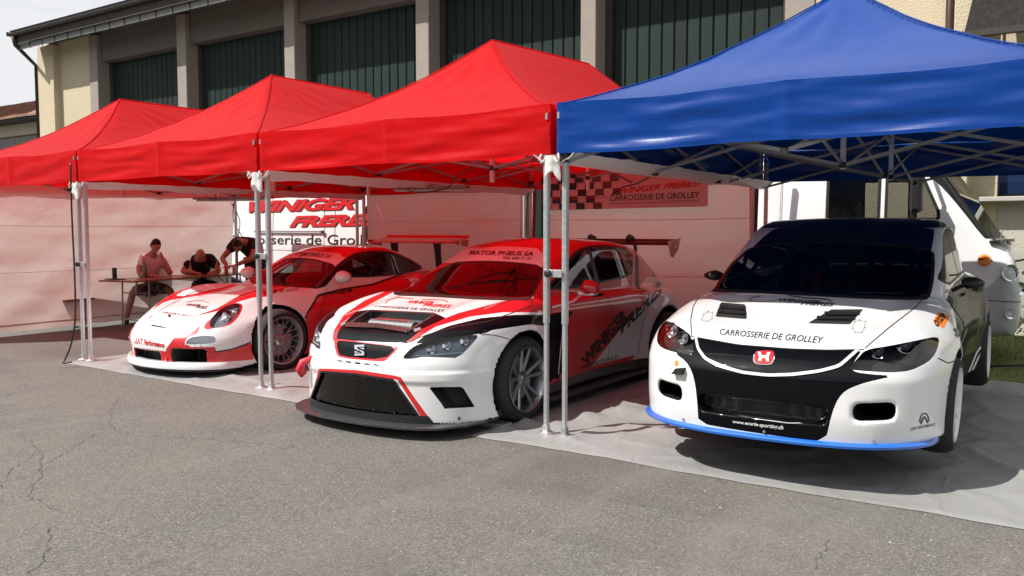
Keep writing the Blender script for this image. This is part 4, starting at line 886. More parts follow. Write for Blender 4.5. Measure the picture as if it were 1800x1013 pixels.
HATCH = {
 'windscreen': ([(-0.711,1.281,0.965),(-0.564,1.423,1.105),(-0.387,1.538,1.216),(-0.09,1.77,1.23),(0.283,1.782,1.224),(0.559,1.812,1.199),(0.624,1.667,1.117),(0.693,1.418,0.982),(0.691,1.352,0.967),(0.313,1.226,0.967),(-0.174,1.213,0.969),(-0.653,1.271,0.959)], (0.602,-0.797,0.061)),
 'banner': ([(-0.424,1.537,1.226),(-0.104,1.788,1.238),(0.273,1.796,1.231),(0.561,1.821,1.203),(0.44,2.037,1.312),(0.293,2.143,1.367),(-0.098,2.146,1.379),(-0.542,2.19,1.351),(-0.718,2.05,1.293)], (0.581,-0.813,0.031)),
 'wsframe': ([(-0.689,1.226,0.965),(-0.55,1.363,1.114),(-0.42,1.48,1.232),(-0.325,1.562,1.332),(-0.162,1.692,1.378),(-0.245,1.629,1.436),(-0.406,1.497,1.374),(-0.622,1.301,1.146)], (0.64,-0.767,0.037)),
 'hoodwhite': ([(-0.69,1.235,0.972),(-0.62,1.297,0.959),(0.096,1.191,0.966),(0.631,1.289,0.959),(0.527,0.938,0.918),(0.5,0.618,0.87),(0.347,0.596,0.874),(-0.37,0.564,0.87),(-0.453,0.502,0.855),(-0.594,0.867,0.907)], (0.647,-0.758,0.085)),
 'red_r': ([(0.422,0.127,0.692),(0.462,0.282,0.789),(0.483,0.471,0.842),(0.502,0.673,0.88),(0.576,1.026,0.929),(0.631,1.289,0.959),(0.742,1.362,0.963),(0.735,1.788,1.041),(0.77,1.963,0.956),(0.867,1.359,0.886),(0.898,1.207,0.866),(0.829,0.826,0.892),(0.658,0.614,0.865),(0.531,0.359,0.803),(0.489,0.172,0.721),(0.472,0.141,0.691)], (0.59,-0.802,0.099)),
 'white_r': ([(0.472,0.141,0.691),(0.489,0.172,0.721),(0.531,0.359,0.803),(0.658,0.614,0.865),(0.829,0.826,0.892),(0.898,1.207,0.866),(0.885,1.331,0.84),(0.886,0.898,0.872),(0.757,0.627,0.863),(0.614,0.419,0.814),(0.531,0.227,0.752),(0.499,0.15,0.69)], (0.604,-0.789,0.111)),
 'black_r': ([(0.499,0.15,0.69),(0.534,0.223,0.749),(0.62,0.411,0.811),(0.762,0.621,0.86),(0.889,0.895,0.869),(0.887,1.328,0.833),(0.862,1.809,0.828),(0.864,1.845,0.809),(0.871,1.775,0.775),(0.87,1.685,0.312),(0.898,1.348,0.247),(0.896,1.366,0.736),(0.963,1.009,0.788),(0.882,0.602,0.776),(0.869,0.548,0.76),(0.843,0.491,0.757)], (0.56,-0.82,0.118)),
 'red_l': ([(-0.715,1.263,0.966),(-0.771,1.211,0.97),(-0.677,0.826,0.913),(-0.548,0.458,0.827),(-0.359,0.15,0.73),(-0.299,0.084,0.663),(-0.255,0.08,0.667),(-0.294,0.134,0.725),(-0.368,0.281,0.793),(-0.436,0.486,0.854),(-0.583,0.856,0.904)], (0.702,-0.705,0.098)),
 'black_hood': ([(-0.283,0.086,0.67),(-0.299,0.114,0.705),(-0.324,0.162,0.743),(-0.366,0.299,0.799),(-0.453,0.502,0.855),(-0.366,0.56,0.869),(0.36,0.58,0.872),(0.494,0.526,0.852),(0.462,0.282,0.789),(0.422,0.127,0.692),(0.091,0.084,0.687)], (0.684,-0.721,0.111)),
 'grilleframe': ([(-0.297,0.092,0.677),(-0.25,0.091,0.682),(0.098,0.077,0.678),(0.389,0.109,0.676),(0.384,0.094,0.652),(0.308,0.044,0.565),(0.279,0.035,0.552),(-0.156,0.02,0.546),(-0.215,0.035,0.578)], (0.693,-0.708,0.138)),
 'grille': ([(-0.25,0.08,0.667),(-0.142,0.076,0.674),(0.102,0.072,0.672),(0.375,0.1,0.666),(0.291,0.042,0.568),(-0.151,0.023,0.558),(-0.2,0.041,0.596)], (0.698,-0.703,0.136)),
 'badge': ([(-0.002,0.05,0.649),(0.079,0.054,0.648),(0.096,0.029,0.587),(0.013,0.024,0.587)], (0.696,-0.704,0.139)),
 'head_r': ([(0.427,0.078,0.583),(0.485,0.131,0.666),(0.549,0.179,0.701),(0.628,0.24,0.727),(0.843,0.491,0.757),(0.843,0.454,0.716),(0.787,0.307,0.589),(0.715,0.237,0.597),(0.576,0.146,0.603),(0.518,0.112,0.585)], (0.631,-0.763,0.139)),
 'head_l': ([(-0.467,0.184,0.737),(-0.46,0.24,0.773),(-0.362,0.135,0.716),(-0.369,0.098,0.666),(-0.332,0.056,0.587),(-0.506,0.129,0.643),(-0.502,0.155,0.696)], (0.724,-0.679,0.121)),
 'opening': ([(-0.373,0.029,0.418),(0.062,-0.011,0.444),(0.392,0.033,0.426),(0.587,0.123,0.131),(0.356,0.039,0.141),(-0.08,0.006,0.138),(-0.664,0.17,0.128)], (0.689,-0.699,0.19)),
 'frame': ([(-0.412,0.037,0.439),(0.059,-0.007,0.476),(0.398,0.035,0.46),(0.451,0.049,0.45),(0.53,0.095,0.31),(0.648,0.159,0.128),(0.597,0.129,0.128),(0.425,0.041,0.429),(0.062,-0.011,0.443),(-0.374,0.03,0.416),(-0.615,0.139,0.133),(-0.438,-0.056,0.195)], (0.685,-0.705,0.181)),
 'duct': ([(0.633,0.148,0.38),(0.806,0.308,0.377),(0.818,0.325,0.366),(0.862,0.41,0.215),(0.724,0.218,0.218),(0.711,0.208,0.249)], (0.611,-0.767,0.194)),
 'slots1': ([(-0.197,0.02,0.524),(-0.132,0.016,0.531),(-0.112,0.013,0.519),(-0.178,0.017,0.512)], (0.711,-0.687,0.15)),
 'slots2': ([(-0.099,0.013,0.527),(-0.028,0.009,0.532),(-0.008,0.006,0.52),(-0.078,0.01,0.515)], (0.704,-0.693,0.152)),
 'slots3': ([(0.003,0.007,0.53),(0.07,0.012,0.532),(0.086,0.011,0.519),(0.022,0.006,0.516)], (0.697,-0.701,0.153)),
 'slots4': ([(0.097,0.013,0.529),(0.166,0.019,0.532),(0.18,0.018,0.522),(0.115,0.013,0.518)], (0.689,-0.708,0.154)),
 'slots5': ([(0.187,0.02,0.531),(0.258,0.028,0.534),(0.272,0.028,0.524),(0.206,0.02,0.519)], (0.681,-0.716,0.155)),
 'outlet': ([(-0.281,0.215,0.772),(-0.345,0.546,0.863),(0.354,0.581,0.872),(0.378,0.211,0.767),(0.335,0.221,0.773),(0.039,0.239,0.783)], (0.674,-0.731,0.108)),
 'outletlip': ([(-0.329,0.114,0.699),(-0.25,0.21,0.771),(0.032,0.247,0.785),(0.34,0.215,0.77),(0.414,0.208,0.762),(0.438,0.181,0.741),(0.376,0.112,0.685),(0.091,0.084,0.687),(-0.288,0.098,0.686)], (0.685,-0.719,0.121)),
 'gap_fr': ([(0.843,0.491,0.757),(0.9,0.606,0.739),(0.946,0.749,0.696)], (0.579,-0.806,0.124)),
 'gap_hood_r': ([(0.422,0.127,0.692),(0.544,0.237,0.755),(0.697,0.423,0.812),(0.827,0.62,0.836),(0.872,1.146,0.917),(0.777,1.325,0.959)], (0.598,-0.794,0.107)),
 'gap_door1': ([(0.884,1.385,0.809),(0.924,1.27,0.598),(0.885,1.352,0.264)], (0.529,-0.838,0.138)),
 'gap_door2': ([(0.784,2.639,0.936),(0.864,2.478,0.758),(0.843,2.561,0.362)], (0.468,-0.878,0.104)),
 'whiteline': ([(0.863,1.846,0.813),(0.867,1.801,0.797),(0.871,1.684,0.351),(0.87,1.677,0.293)], (0.507,-0.852,0.13)),
 'whiteline2': ([(0.883,1.351,0.835),(0.869,1.645,0.821),(0.859,1.931,0.822),(0.853,2.445,0.834)], (0.504,-0.859,0.094)),
 'red_side': ([(0.735,1.788,1.041),(0.741,2.012,1.029),(0.721,3.216,1.025),(0.878,3.303,1.221),(0.597,4.246,0.958),(0.899,3.269,0.811),(0.885,2.897,0.659),(0.839,2.434,0.377),(0.835,2.353,0.323),(0.859,1.819,0.292),(0.869,1.687,0.282),(0.867,1.801,0.797),(0.861,1.869,0.823),(0.849,2.407,0.847),(0.852,1.636,0.883),(0.821,1.556,0.926)], (0.478,-0.873,0.096)),
 'grey_side': ([(0.597,4.246,0.958),(0.788,4.313,0.733),(0.96,3.799,0.753),(0.948,3.432,0.756),(0.582,4.058,0.389),(0.579,4.038,0.214),(0.849,2.689,0.282),(0.835,2.225,0.276),(0.839,2.434,0.377),(0.885,2.897,0.659),(0.899,3.269,0.811)], (0.431,-0.896,0.109)),
 'black_sash': ([(0.863,1.846,0.813),(0.849,2.407,0.847),(0.727,3.625,0.941),(0.868,2.926,0.833),(0.861,2.216,0.779)], (0.466,-0.881,0.085)),
 'roof': ([(0.735,1.788,1.041),(0.751,1.577,0.98),(0.777,1.325,0.959),(0.584,1.823,1.199),(0.371,2.179,1.371),(-0.106,2.158,1.383),(-0.37,1.965,1.371),(-0.524,1.843,1.327),(-0.473,1.413,1.208),(-0.666,1.224,0.962),(-0.697,1.198,0.978),(-0.488,1.399,1.188),(-0.152,1.679,1.436),(0.272,1.982,1.499),(0.196,2.929,1.471),(0.596,3.151,1.449),(0.842,3.272,1.312),(1.053,3.358,1.041),(0.899,3.269,0.811),(0.724,3.208,1.014),(0.736,1.825,1.039)], (0.547,-0.836,0.043)),
 'sidewin1': ([(0.731,1.663,1.036),(0.714,1.765,1.095),(0.674,1.984,1.216),(0.644,2.174,1.302),(0.639,2.369,1.344),(0.64,2.538,1.351),(0.695,2.473,1.178),(0.736,2.427,1.043),(0.738,2.016,1.037)], (0.505,-0.862,0.046)),
 'sidewin2': ([(0.641,2.595,1.35),(0.631,2.991,1.356),(0.585,3.478,1.34),(0.579,3.651,1.3),(0.629,3.552,1.208),(0.691,3.324,1.089),(0.722,3.113,1.046),(0.737,2.478,1.038),(0.695,2.521,1.176)], (0.461,-0.887,0.038)),
 'tri': ([(0.807,1.28,0.954),(0.692,1.67,1.09),(0.695,1.759,1.121),(0.717,1.75,1.086),(0.791,1.532,0.946)], (0.532,-0.844,0.068)),
 't_win': ([(0.838,2.17,0.3),(0.885,2.897,0.663),(0.872,2.766,0.762),(0.849,1.994,0.38)], (0.469,-0.874,0.125)),
 't_freres': ([(0.867,2.754,0.517),(0.904,3.661,0.891),(0.597,4.215,0.96),(0.877,2.699,0.61)], (0.434,-0.896,0.089)),
 't_carr': ([(0.837,2.188,0.292),(0.882,3.058,0.315),(0.884,3.065,0.35),(0.838,2.178,0.324)], (0.46,-0.876,0.147)),
 't_banner': ([(-0.385,1.977,1.296),(0.36,1.97,1.296),(0.313,2.058,1.335),(-0.488,2.119,1.335)], (0.577,-0.816,0.027)),
 't_banner2': ([(0.106,1.856,1.267),(0.389,1.9,1.263),(0.363,1.947,1.286),(0.07,1.908,1.29)], (0.561,-0.827,0.033)),
 't_win1': ([(-0.183,0.856,0.912),(0.104,0.846,0.911),(0.014,0.96,0.929),(-0.259,0.948,0.925)], (0.648,-0.757,0.085)),
 't_win2': ([(0.038,0.78,0.902),(0.364,0.761,0.905),(0.266,0.898,0.917),(-0.023,0.865,0.915)], (0.634,-0.768,0.089)),
 't_carrh': ([(-0.377,0.639,0.885),(0.401,0.628,0.885),(0.326,0.727,0.895),(-0.403,0.68,0.894)], (0.659,-0.747,0.091)),
 'arc': ([(-0.364,0.764,0.905),(-0.437,0.871,0.924),(-0.424,0.988,0.942),(-0.268,1.018,0.935)], (0.67,-0.738,0.082)),
 'arc2': ([(-0.152,1.002,0.934),(-0.018,1.024,0.939),(0.083,1.021,0.938),(0.17,0.959,0.927)], (0.634,-0.769,0.083)),
 'sill': ([(0.869,1.687,0.282),(0.849,2.689,0.282),(0.595,4.034,0.203),(0.616,4.022,0.068),(1.083,1.441,0.176),(0.908,1.332,0.165),(0.898,1.348,0.247)], (0.474,-0.865,0.165)),
 'stripe_c1': ([(0.598,3.834,1.15),(0.571,4.033,1.093),(0.872,2.919,0.812),(0.863,2.84,0.839)], (0.439,-0.896,0.063)),
 't_door': ([(0.726,2.769,1.062),(0.714,3.078,1.077),(0.703,3.098,1.11),(0.714,2.79,1.101)], (0.462,-0.885,0.053)),
 'tow': ([(-0.473,0.064,0.48),(-0.405,0.037,0.463),(-0.489,0.077,0.386),(-0.645,0.157,0.313),(-0.669,0.136,0.333),(-0.552,0.052,0.429),(-0.532,0.082,0.464)], (0.731,-0.664,0.159)),
 'pin_l': ([(-0.368,0.238,0.779),(-0.369,0.29,0.796),(-0.309,0.238,0.779),(-0.315,0.198,0.764)], (0.712,-0.694,0.108)),
 'pin_r': ([(0.399,0.251,0.783),(0.43,0.293,0.796),(0.465,0.268,0.784),(0.439,0.221,0.766)], (0.65,-0.751,0.116)),
}
COUPE = {
 'windscreen': ([(-0.11,1.35,0.931),(-0.391,1.782,1.05),(-0.274,1.944,1.162),(-0.123,2.136,1.171),(0.233,2.129,1.161),(0.61,2.126,1.098),(0.679,2.001,0.985),(0.719,1.819,0.865),(0.47,1.652,0.89),(0.071,1.593,0.899)], (0.779,-0.625,0.049)),
 'banner': ([(-0.306,2.011,1.182),(-0.175,2.178,1.19),(0.242,2.151,1.172),(0.601,2.146,1.113),(0.534,2.3,1.203),(0.407,2.361,1.244),(-0.052,2.372,1.271),(-0.21,2.18,1.277),(-0.259,2.075,1.239)], (0.768,-0.64,0.03)),
 'sidewin1': ([(0.71,2.052,0.907),(0.665,2.21,1.064),(0.617,2.38,1.187),(0.596,2.536,1.241),(0.594,2.709,1.256),(0.588,2.938,1.251),(0.596,3.028,1.209),(0.693,2.944,0.92),(0.716,2.433,0.882),(0.715,2.11,0.889)], (0.729,-0.683,0.043)),
 'sidewin2': ([(0.593,3.13,1.183),(0.555,3.407,1.158),(0.661,3.505,1.113),(0.722,3.582,1.059),(0.619,3.478,0.942),(0.685,3.067,0.926)], (0.692,-0.72,0.042)),
 'hoodred_r': ([(0.418,0.318,0.625),(0.527,0.532,0.702),(0.248,1.03,0.806),(0.192,1.268,0.842),(0.189,1.424,0.865),(0.099,1.571,0.893),(0.422,1.583,0.877),(0.735,1.011,0.809),(0.702,0.869,0.807),(0.635,0.639,0.75),(0.585,0.493,0.679)], (0.81,-0.581,0.076)),
 'hoodred_l': ([(-0.575,0.885,0.829),(-0.549,1.161,0.86),(-0.568,1.479,0.881),(-0.482,1.215,0.838),(-0.44,0.99,0.798),(-0.264,0.733,0.759),(-0.136,0.449,0.702)], (0.837,-0.543,0.069)),
 'nosestripe': ([(0.338,0.055,0.308),(0.409,0.097,0.418),(0.455,0.164,0.484),(0.57,0.239,0.498),(0.585,0.316,0.559),(0.611,0.243,0.472),(0.552,0.175,0.436),(0.536,0.142,0.381),(0.565,0.153,0.335),(0.394,0.225,0.168),(0.484,0.136,0.139),(0.348,0.085,0.127),(0.302,0.062,0.179)], (0.843,-0.522,0.126)),
 'lowred': ([(-0.268,0.04,0.278),(0.333,0.057,0.282),(0.372,0.065,0.319),(0.564,0.155,0.363),(0.598,0.174,0.336),(0.772,0.347,0.331),(0.771,0.347,0.283),(0.87,0.598,0.317),(0.52,1.063,0.319),(0.52,1.162,0.334),(0.543,1.139,0.09),(0.863,0.599,0.165),(0.745,0.328,0.157),(0.442,0.12,0.128),(0.009,0.027,0.147),(-0.298,0.061,0.174)], (0.832,-0.538,0.134)),
 'lip': ([(-0.323,0.009,0.178),(-0.29,0.062,0.154),(0.067,0.034,0.136),(0.44,0.121,0.12),(0.745,0.328,0.153),(0.862,0.6,0.159),(1.002,0.796,0.173),(1.014,0.784,0.068),(0.873,0.589,0.061),(0.729,0.38,0.064),(-0.081,0.372,-0.02),(-0.245,0.106,0.027),(-0.306,0.018,0.098)], (0.837,-0.527,0.148)),
 'intake_c': ([(-0.244,0.061,0.264),(0.332,0.057,0.275),(0.3,0.063,0.167),(-0.059,0.066,0.157),(-0.249,0.082,0.178)], (0.859,-0.494,0.135)),
 'intake_r': ([(0.574,0.159,0.341),(0.771,0.344,0.333),(0.763,0.336,0.274),(0.743,0.32,0.192),(0.725,0.299,0.182),(0.4,0.223,0.163),(0.39,0.244,0.233)], (0.832,-0.537,0.137)),
 'lamp_r': ([(0.541,0.145,0.382),(0.579,0.189,0.433),(0.649,0.25,0.446),(0.738,0.341,0.443),(0.762,0.361,0.424),(0.768,0.344,0.369),(0.565,0.154,0.36)], (0.834,-0.539,0.121)),
 'head_r': ([(0.659,0.353,0.541),(0.614,0.406,0.611),(0.592,0.51,0.688),(0.609,0.612,0.74),(0.67,0.683,0.758),(0.708,0.701,0.739),(0.741,0.677,0.694),(0.765,0.601,0.623),(0.765,0.499,0.555),(0.736,0.419,0.525),(0.697,0.37,0.523)], (0.822,-0.562,0.095)),
 'headring_r': ([(0.631,0.306,0.521),(0.608,0.344,0.568),(0.614,0.406,0.611),(0.582,0.529,0.7),(0.592,0.635,0.752),(0.664,0.687,0.763),(0.71,0.723,0.748),(0.74,0.71,0.711),(0.777,0.638,0.631),(0.785,0.53,0.549),(0.75,0.443,0.528),(0.705,0.375,0.52),(0.669,0.324,0.507)], (0.823,-0.56,0.097)),
 'head_l': ([(-0.549,0.601,0.774),(-0.516,0.536,0.763),(-0.543,0.483,0.719),(-0.559,0.446,0.659),(-0.399,0.368,0.657),(-0.487,0.471,0.682),(-0.56,0.576,0.723)], (0.859,-0.506,0.079)),
 'black_line_r': ([(0.765,0.339,0.28),(0.838,0.486,0.296),(0.88,0.637,0.337),(0.52,1.088,0.342),(0.52,1.163,0.359)], (0.808,-0.576,0.127)),
 'sidered': ([(0.855,1.459,0.646),(0.807,1.665,0.729),(0.801,1.918,0.738),(0.785,2.219,0.769),(0.813,2.616,0.769),(0.848,2.966,0.785),(0.599,3.713,0.907),(0.669,3.783,0.981),(0.824,3.683,0.621),(0.885,2.73,0.434),(0.863,1.581,0.234),(0.873,1.55,0.406)], (0.723,-0.686,0.082)),
 'sideline': ([(0.853,1.461,0.65),(0.804,1.668,0.733),(0.798,1.92,0.742),(0.782,2.222,0.773),(0.81,2.619,0.773),(0.841,2.875,0.778)], (0.74,-0.668,0.077)),
 'roofstripe': ([(-0.513,2.334,1.289),(-0.226,2.251,1.329),(-0.022,2.497,1.344),(0.13,2.67,1.334),(-0.236,2.527,1.308),(-0.382,2.496,1.288)], (0.767,-0.641,0.02)),
 'shoulder': ([(0.122,1.553,0.888),(0.499,1.628,0.882),(0.721,1.822,0.861),(0.715,2.11,0.889),(0.716,2.433,0.882),(0.697,2.94,0.916),(1.019,3.261,1.07),(1.078,3.351,0.986),(0.836,3.112,0.824),(0.813,2.616,0.769),(0.785,2.219,0.769),(0.801,1.918,0.738),(0.807,1.665,0.729),(0.755,1.82,0.802),(0.688,1.475,0.862)], (0.737,-0.672,0.065)),
 'roofred': ([(-0.405,1.961,1.159),(-0.297,2.134,1.272),(-0.227,2.223,1.318),(-0.009,2.486,1.345),(0.379,2.915,1.326),(0.643,3.181,1.254),(0.886,3.405,1.086),(0.793,3.666,0.989),(0.71,3.594,1.051),(0.532,3.431,1.174),(0.581,2.977,1.257),(0.588,2.652,1.264),(0.606,2.39,1.202),(0.648,2.173,1.087),(0.711,1.943,0.902),(0.721,1.822,0.861),(0.604,2.14,1.109),(0.487,2.334,1.224),(-0.069,2.386,1.275),(-0.241,2.176,1.281)], (0.738,-0.674,0.034)),
 'gap_hood_l': ([(-0.228,0.306,0.647),(-0.318,0.561,0.721),(-0.511,0.892,0.801),(-0.509,1.035,0.825)], (0.848,-0.525,0.076)),
 'gap_hood_r': ([(0.418,0.318,0.625),(0.493,0.422,0.66),(0.563,0.553,0.713),(0.268,1.039,0.806)], (0.828,-0.554,0.086)),
 'gap_hood_f': ([(-0.122,0.124,0.519),(0.12,0.118,0.512),(0.363,0.159,0.516),(0.451,0.199,0.522)], (0.854,-0.51,0.106)),
 'gap_door': ([(0.727,1.872,0.852),(0.797,1.782,0.742),(0.863,1.641,0.523)], (0.758,-0.647,0.082)),
 'slot': ([(-0.044,0.121,0.52),(0.243,0.128,0.51),(0.212,0.136,0.523),(-0.065,0.133,0.532)], (0.858,-0.503,0.104)),
 't_ant': ([(-0.228,0.027,0.323),(0.317,0.047,0.32),(0.32,0.051,0.374),(-0.214,0.034,0.388)], (0.861,-0.494,0.121)),
 't_win1': ([(0.054,0.475,0.71),(0.271,0.502,0.71),(0.196,0.562,0.728),(-0.035,0.543,0.727)], (0.841,-0.535,0.083)),
 't_win2': ([(0.257,0.456,0.699),(0.437,0.482,0.691),(0.352,0.55,0.717),(0.179,0.518,0.718)], (0.836,-0.542,0.085)),
 't_carr': ([(-0.103,0.275,0.636),(0.414,0.31,0.622),(0.388,0.333,0.641),(-0.137,0.307,0.652)], (0.849,-0.52,0.092)),
 'arc': ([(-0.099,0.583,0.735),(-0.058,0.648,0.749),(0.077,0.675,0.754),(0.269,0.616,0.736)], (0.838,-0.539,0.079)),
 't_onze': ([(0.774,1.858,0.775),(0.769,2.234,0.792),(0.743,2.252,0.83),(0.747,1.888,0.815)], (0.746,-0.662,0.071)),
 't_titi': ([(0.72,1.072,0.835),(0.702,1.495,0.851),(0.545,1.623,0.879),(0.684,1.1,0.866)], (0.786,-0.615,0.069)),
 't_banner': ([(0.077,1.832,1.235),(0.406,2.228,1.191),(0.315,2.314,1.237),(0.016,1.956,1.276)], (0.769,-0.639,0.028)),
 't_url': ([(-0.154,1.989,1.09),(0.387,2.013,1.081),(0.317,2.073,1.122),(-0.29,2.082,1.13)], (0.776,-0.63,0.04)),
 'crest': ([(0.037,0.266,0.634),(0.109,0.265,0.63),(0.142,0.23,0.605),(0.103,0.232,0.609)], (0.853,-0.513,0.094)),
 'pin1': ([(-0.229,0.198,0.575),(-0.196,0.233,0.604),(-0.231,0.247,0.611),(-0.252,0.223,0.592)], (0.862,-0.497,0.094)),
 'pin2': ([(0.376,0.248,0.59),(0.395,0.268,0.599),(0.43,0.267,0.588),(0.411,0.24,0.573)], (0.844,-0.528,0.1)),
 'hook': ([(0.847,0.665,0.545),(0.861,0.712,0.552),(0.52,1.019,0.492),(0.52,1.006,0.463),(0.862,0.665,0.511)], (0.806,-0.583,0.107)),
 'wiper': ([(-0.097,1.749,0.97),(-0.127,1.996,1.095),(-0.161,2.284,1.236)], (0.784,-0.62,0.04)),
 't_red_h': ([(-0.271,1.297,0.842),(0.166,1.224,0.837),(0.056,1.33,0.854),(-0.418,1.426,0.856)], (0.813,-0.578,0.066)),
}

# ------------------------------------------------------------------ cars
def reg(D, k, mirror=False, rnd=0, grow=0.): p, d = D[k]; return Region(p, d, mirror, rnd, grow)
def side_field(poly, x0=.3, rnd=1):
    P = np.array(round_poly([np.array(p) for p in poly], rnd))
    def f(V, N):
        s = poly_sd(V[:, 1:3], P); return np.where((np.abs(V[:, 0]) > x0) & (np.abs(N[:, 0]) > .35), s, np.maximum(s, .03))
    return f
def contour(B, z, a0, a1, n, cy=.9, out=0.):
    P = []
    for k in range(n + 1):
        a = R(a0 + (a1 - a0) * k / n); d = Vector((math.sin(a), -math.cos(a), 0)); h, nn = B.hit(Vector((0, cy, z)) + d * 2.2, d)
        if h is not None: P.append(h + Vector((nn[0], nn[1], 0)).normalized() * out)
    return P
def lip(B, name, z, out, th, a, mat, parent, n=60, drop=0.):
    P = contour(B, z, -a, a, n); m = MB(); V = []
    for i, p in enumerate(P):
        t = (P[min(i + 1, len(P) - 1)] - P[max(i - 1, 0)]); o = Vector((t.y, -t.x, 0)).normalized()
        if o.y > 0 and abs(o.x) < .1: o = -o
        e = min(1, min(i, len(P) - 1 - i) / 5 + .25)
        V += [p - o * .03 + Vector((0, 0, th * .5)), p + o * out * e * .6 + Vector((0, 0, th * .5)), p + o * out * e - Vector((0, 0, drop)), p + o * out * e * .9 - Vector((0, 0, th * .5 + drop)), p - o * .03 - Vector((0, 0, th * .5))]
    F = [(5 * i + k, 5 * i + (k + 1) % 5, 5 * i + 5 + (k + 1) % 5, 5 * i + 5 + k) for i in range(len(P) - 1) for k in range(5)]
    F += [(0, 1, 2, 3, 4), tuple(5 * (len(P) - 1) + k for k in (4, 3, 2, 1, 0))]
    m.raw(V, F); return autosmooth(m.build(name, mat, parent), 50)
_W = {}
def wheel(parent, loc, side, kind, R_=.33, w=.24, rr=.232, steer=0., camber=0.):
    """wheel > tyre, rim, brake_disc; built once per kind, turned for the other side"""
    e = bpy.data.objects.new('wheel', None); COL.objects.link(e); e.parent = parent; e.location = loc; e.empty_display_size = .1
    e.rotation_euler = (0, R(camber) * side, R(steer) + (0 if side > 0 else math.pi))
    key = (kind, R_)
    if key not in _W:
        t = MB(); h = w / 2
        t.lathe([(rr - .012, -h + .03), (rr + .01, -h + .004), (rr + (R_ - rr) * .55, -h - .004), (R_ - .022, -h + .012), (R_ - .006, -h + .035), (R_, -h + .07), (R_ + .002, 0), (R_, h - .07), (R_ - .006, h - .035), (R_ - .022, h - .012), (rr + (R_ - rr) * .55, h + .004), (rr + .012, h - .003), (rr - .012, h - .02)], 56, ax='X')
        tyre = autosmooth(t.build('tyre', M_rubber, None), 30)
        r = MB()
        # barrel and lip
        deep = .05 if kind == 'mesh' else .02
        r.lathe([(rr + .006, h - .004), (rr + .004, h + .006), (rr - .006, h + .006), (rr - .012, h - .006), (rr - .022, h - deep), (rr - .03, 0), (rr - .03, -h + .03)], 56, ax='X')
        def spoke(a, r0, r1, w0, w1, x0, x1, th=.022, a1=None):
            a1 = a if a1 is None else a1
            p0 = Vector((x0, r0 * math.cos(a), r0 * math.sin(a))); p1 = Vector((x1, r1 * math.cos(a1), r1 * math.sin(a1))); d = (p1 - p0).normalized()
            s_ = d.cross(Vector((1, 0, 0))).normalized(); V = []
            for p, ww in ((p0, w0), (p1, w1)):
                V += [p - s_ * ww / 2 + Vector((-.008, 0, 0)), p - s_ * ww * .28 + Vector((.004, 0, 0)), p + s_ * ww * .28 + Vector((.004, 0, 0)), p + s_ * ww / 2 + Vector((-.008, 0, 0)), p + s_ * ww * .4 - Vector((th, 0, 0)), p - s_ * ww * .4 - Vector((th, 0, 0))]
            r.raw(V, [(k, (k + 1) % 6, 6 + (k + 1) % 6, 6 + k) for k in range(6)] + [(5, 4, 3, 2, 1, 0), (6, 7, 8, 9, 10, 11)])
        if kind == 'ten':
            for k in range(10):
                a = 2 * math.pi * (k // 2) / 5 + (.23 if k % 2 else -.23) + .3; spoke(a * 1.0 - (.05 if k % 2 else -.05), .05, rr - .016, .038, .026, h - .055, h - .012, a1=a)
            r.lathe([(0, h - .03), (.028, h - .03), (.034, h - .04), (.065, h - .048), (.072, h - .075)], 24, ax='X')
            bolts = (5, .05, h - .046)
        elif kind == 'mesh':
            for k in range(10):
                a = 2 * math.pi * k / 10
                spoke(a, .055, .128, .022, .020, h - .075, h - .068, .018); da = .19
                spoke(a, .122, rr - .022, .017, .014, h - .068, h - .052, .016, a + da * .78); spoke(a, .122, rr - .022, .017, .014, h - .068, h - .052, .016, a - da * .78)
            r.lathe([(0, h - .035), (.03, h - .035), (.036, h - .06), (.06, h - .068), (.066, h - .09)], 24, ax='X')
            bolts = (20, rr - .02, h - .048)
        else:
            for k in range(12): a = 2 * math.pi * k / 12; spoke(a, .05, rr - .014, .03, .026, h - .03, h - .008)
            r.lathe([(0, h - .012), (.03, h - .012), (.04, h - .022), (.068, h - .026), (.074, h - .05)], 24, ax='X')
            bolts = (5, .052, h - .024)
        rim = autosmooth(r.build('rim', M_rimwhite if kind == 'white' else (M_rimgrey if kind == 'ten' else M_silver), None), 40)
        b_ = MB()
        for k in range(bolts[0]):
            a = 2 * math.pi * k / bolts[0]; b_.lathe([(0, .006), (.006, .006), (.008, .0)], 6, M=Matrix.Translation((bolts[2], bolts[1] * math.cos(a), bolts[1] * math.sin(a))), ax='X')
        bo = b_.build('wheel_bolt', M_steel, None); bo['kind'] = 'stuff'
        dsc = MB().lathe([(.06, .0), (.06, h - .09), (.175, h - .09), (.175, h - .115), (.06, h - .115)], 40, ax='X').build('brake_disc', M_steel, None)
        cal = MB().box((h - .10, .12, .09), (.06, .12, .07), rz=.0).build('brake_caliper', M_trim, None, bevel=.01)
        _W[key] = (tyre, rim, bo, dsc, cal); first = True
    else: first = False
    for o in _W[key]:
        c = o if first else o.copy()
        if not first: COL.objects.link(c)
        c.parent = e
    return e
def lampbowl(parent, loc, d, r, mat=None, name='reflector'):
    q = Vector(d).to_track_quat('Z', 'Y').to_matrix()
    m = MB(); M4 = Matrix.Translation(loc) @ q.to_4x4()
    m.lathe([(.012, -r * .55), (r * .5, -r * .45), (r * .85, -r * .15), (r, .0), (r * 1.08, .002), (r * 1.08, -.02)], 24, M=M4, m=0)
    m.lathe([(0, -r * .1), (r * .22, -r * .16), (r * .3, -r * .35), (r * .3, -r * .5)], 16, M=M4, m=1)
    o = m.build(name, [mat or M_chrome, M_lensglass], parent); autosmooth(o, 40); return o
M_lensglass = simple('lens_glass', (.75, .78, .8), .08, .2, 1)
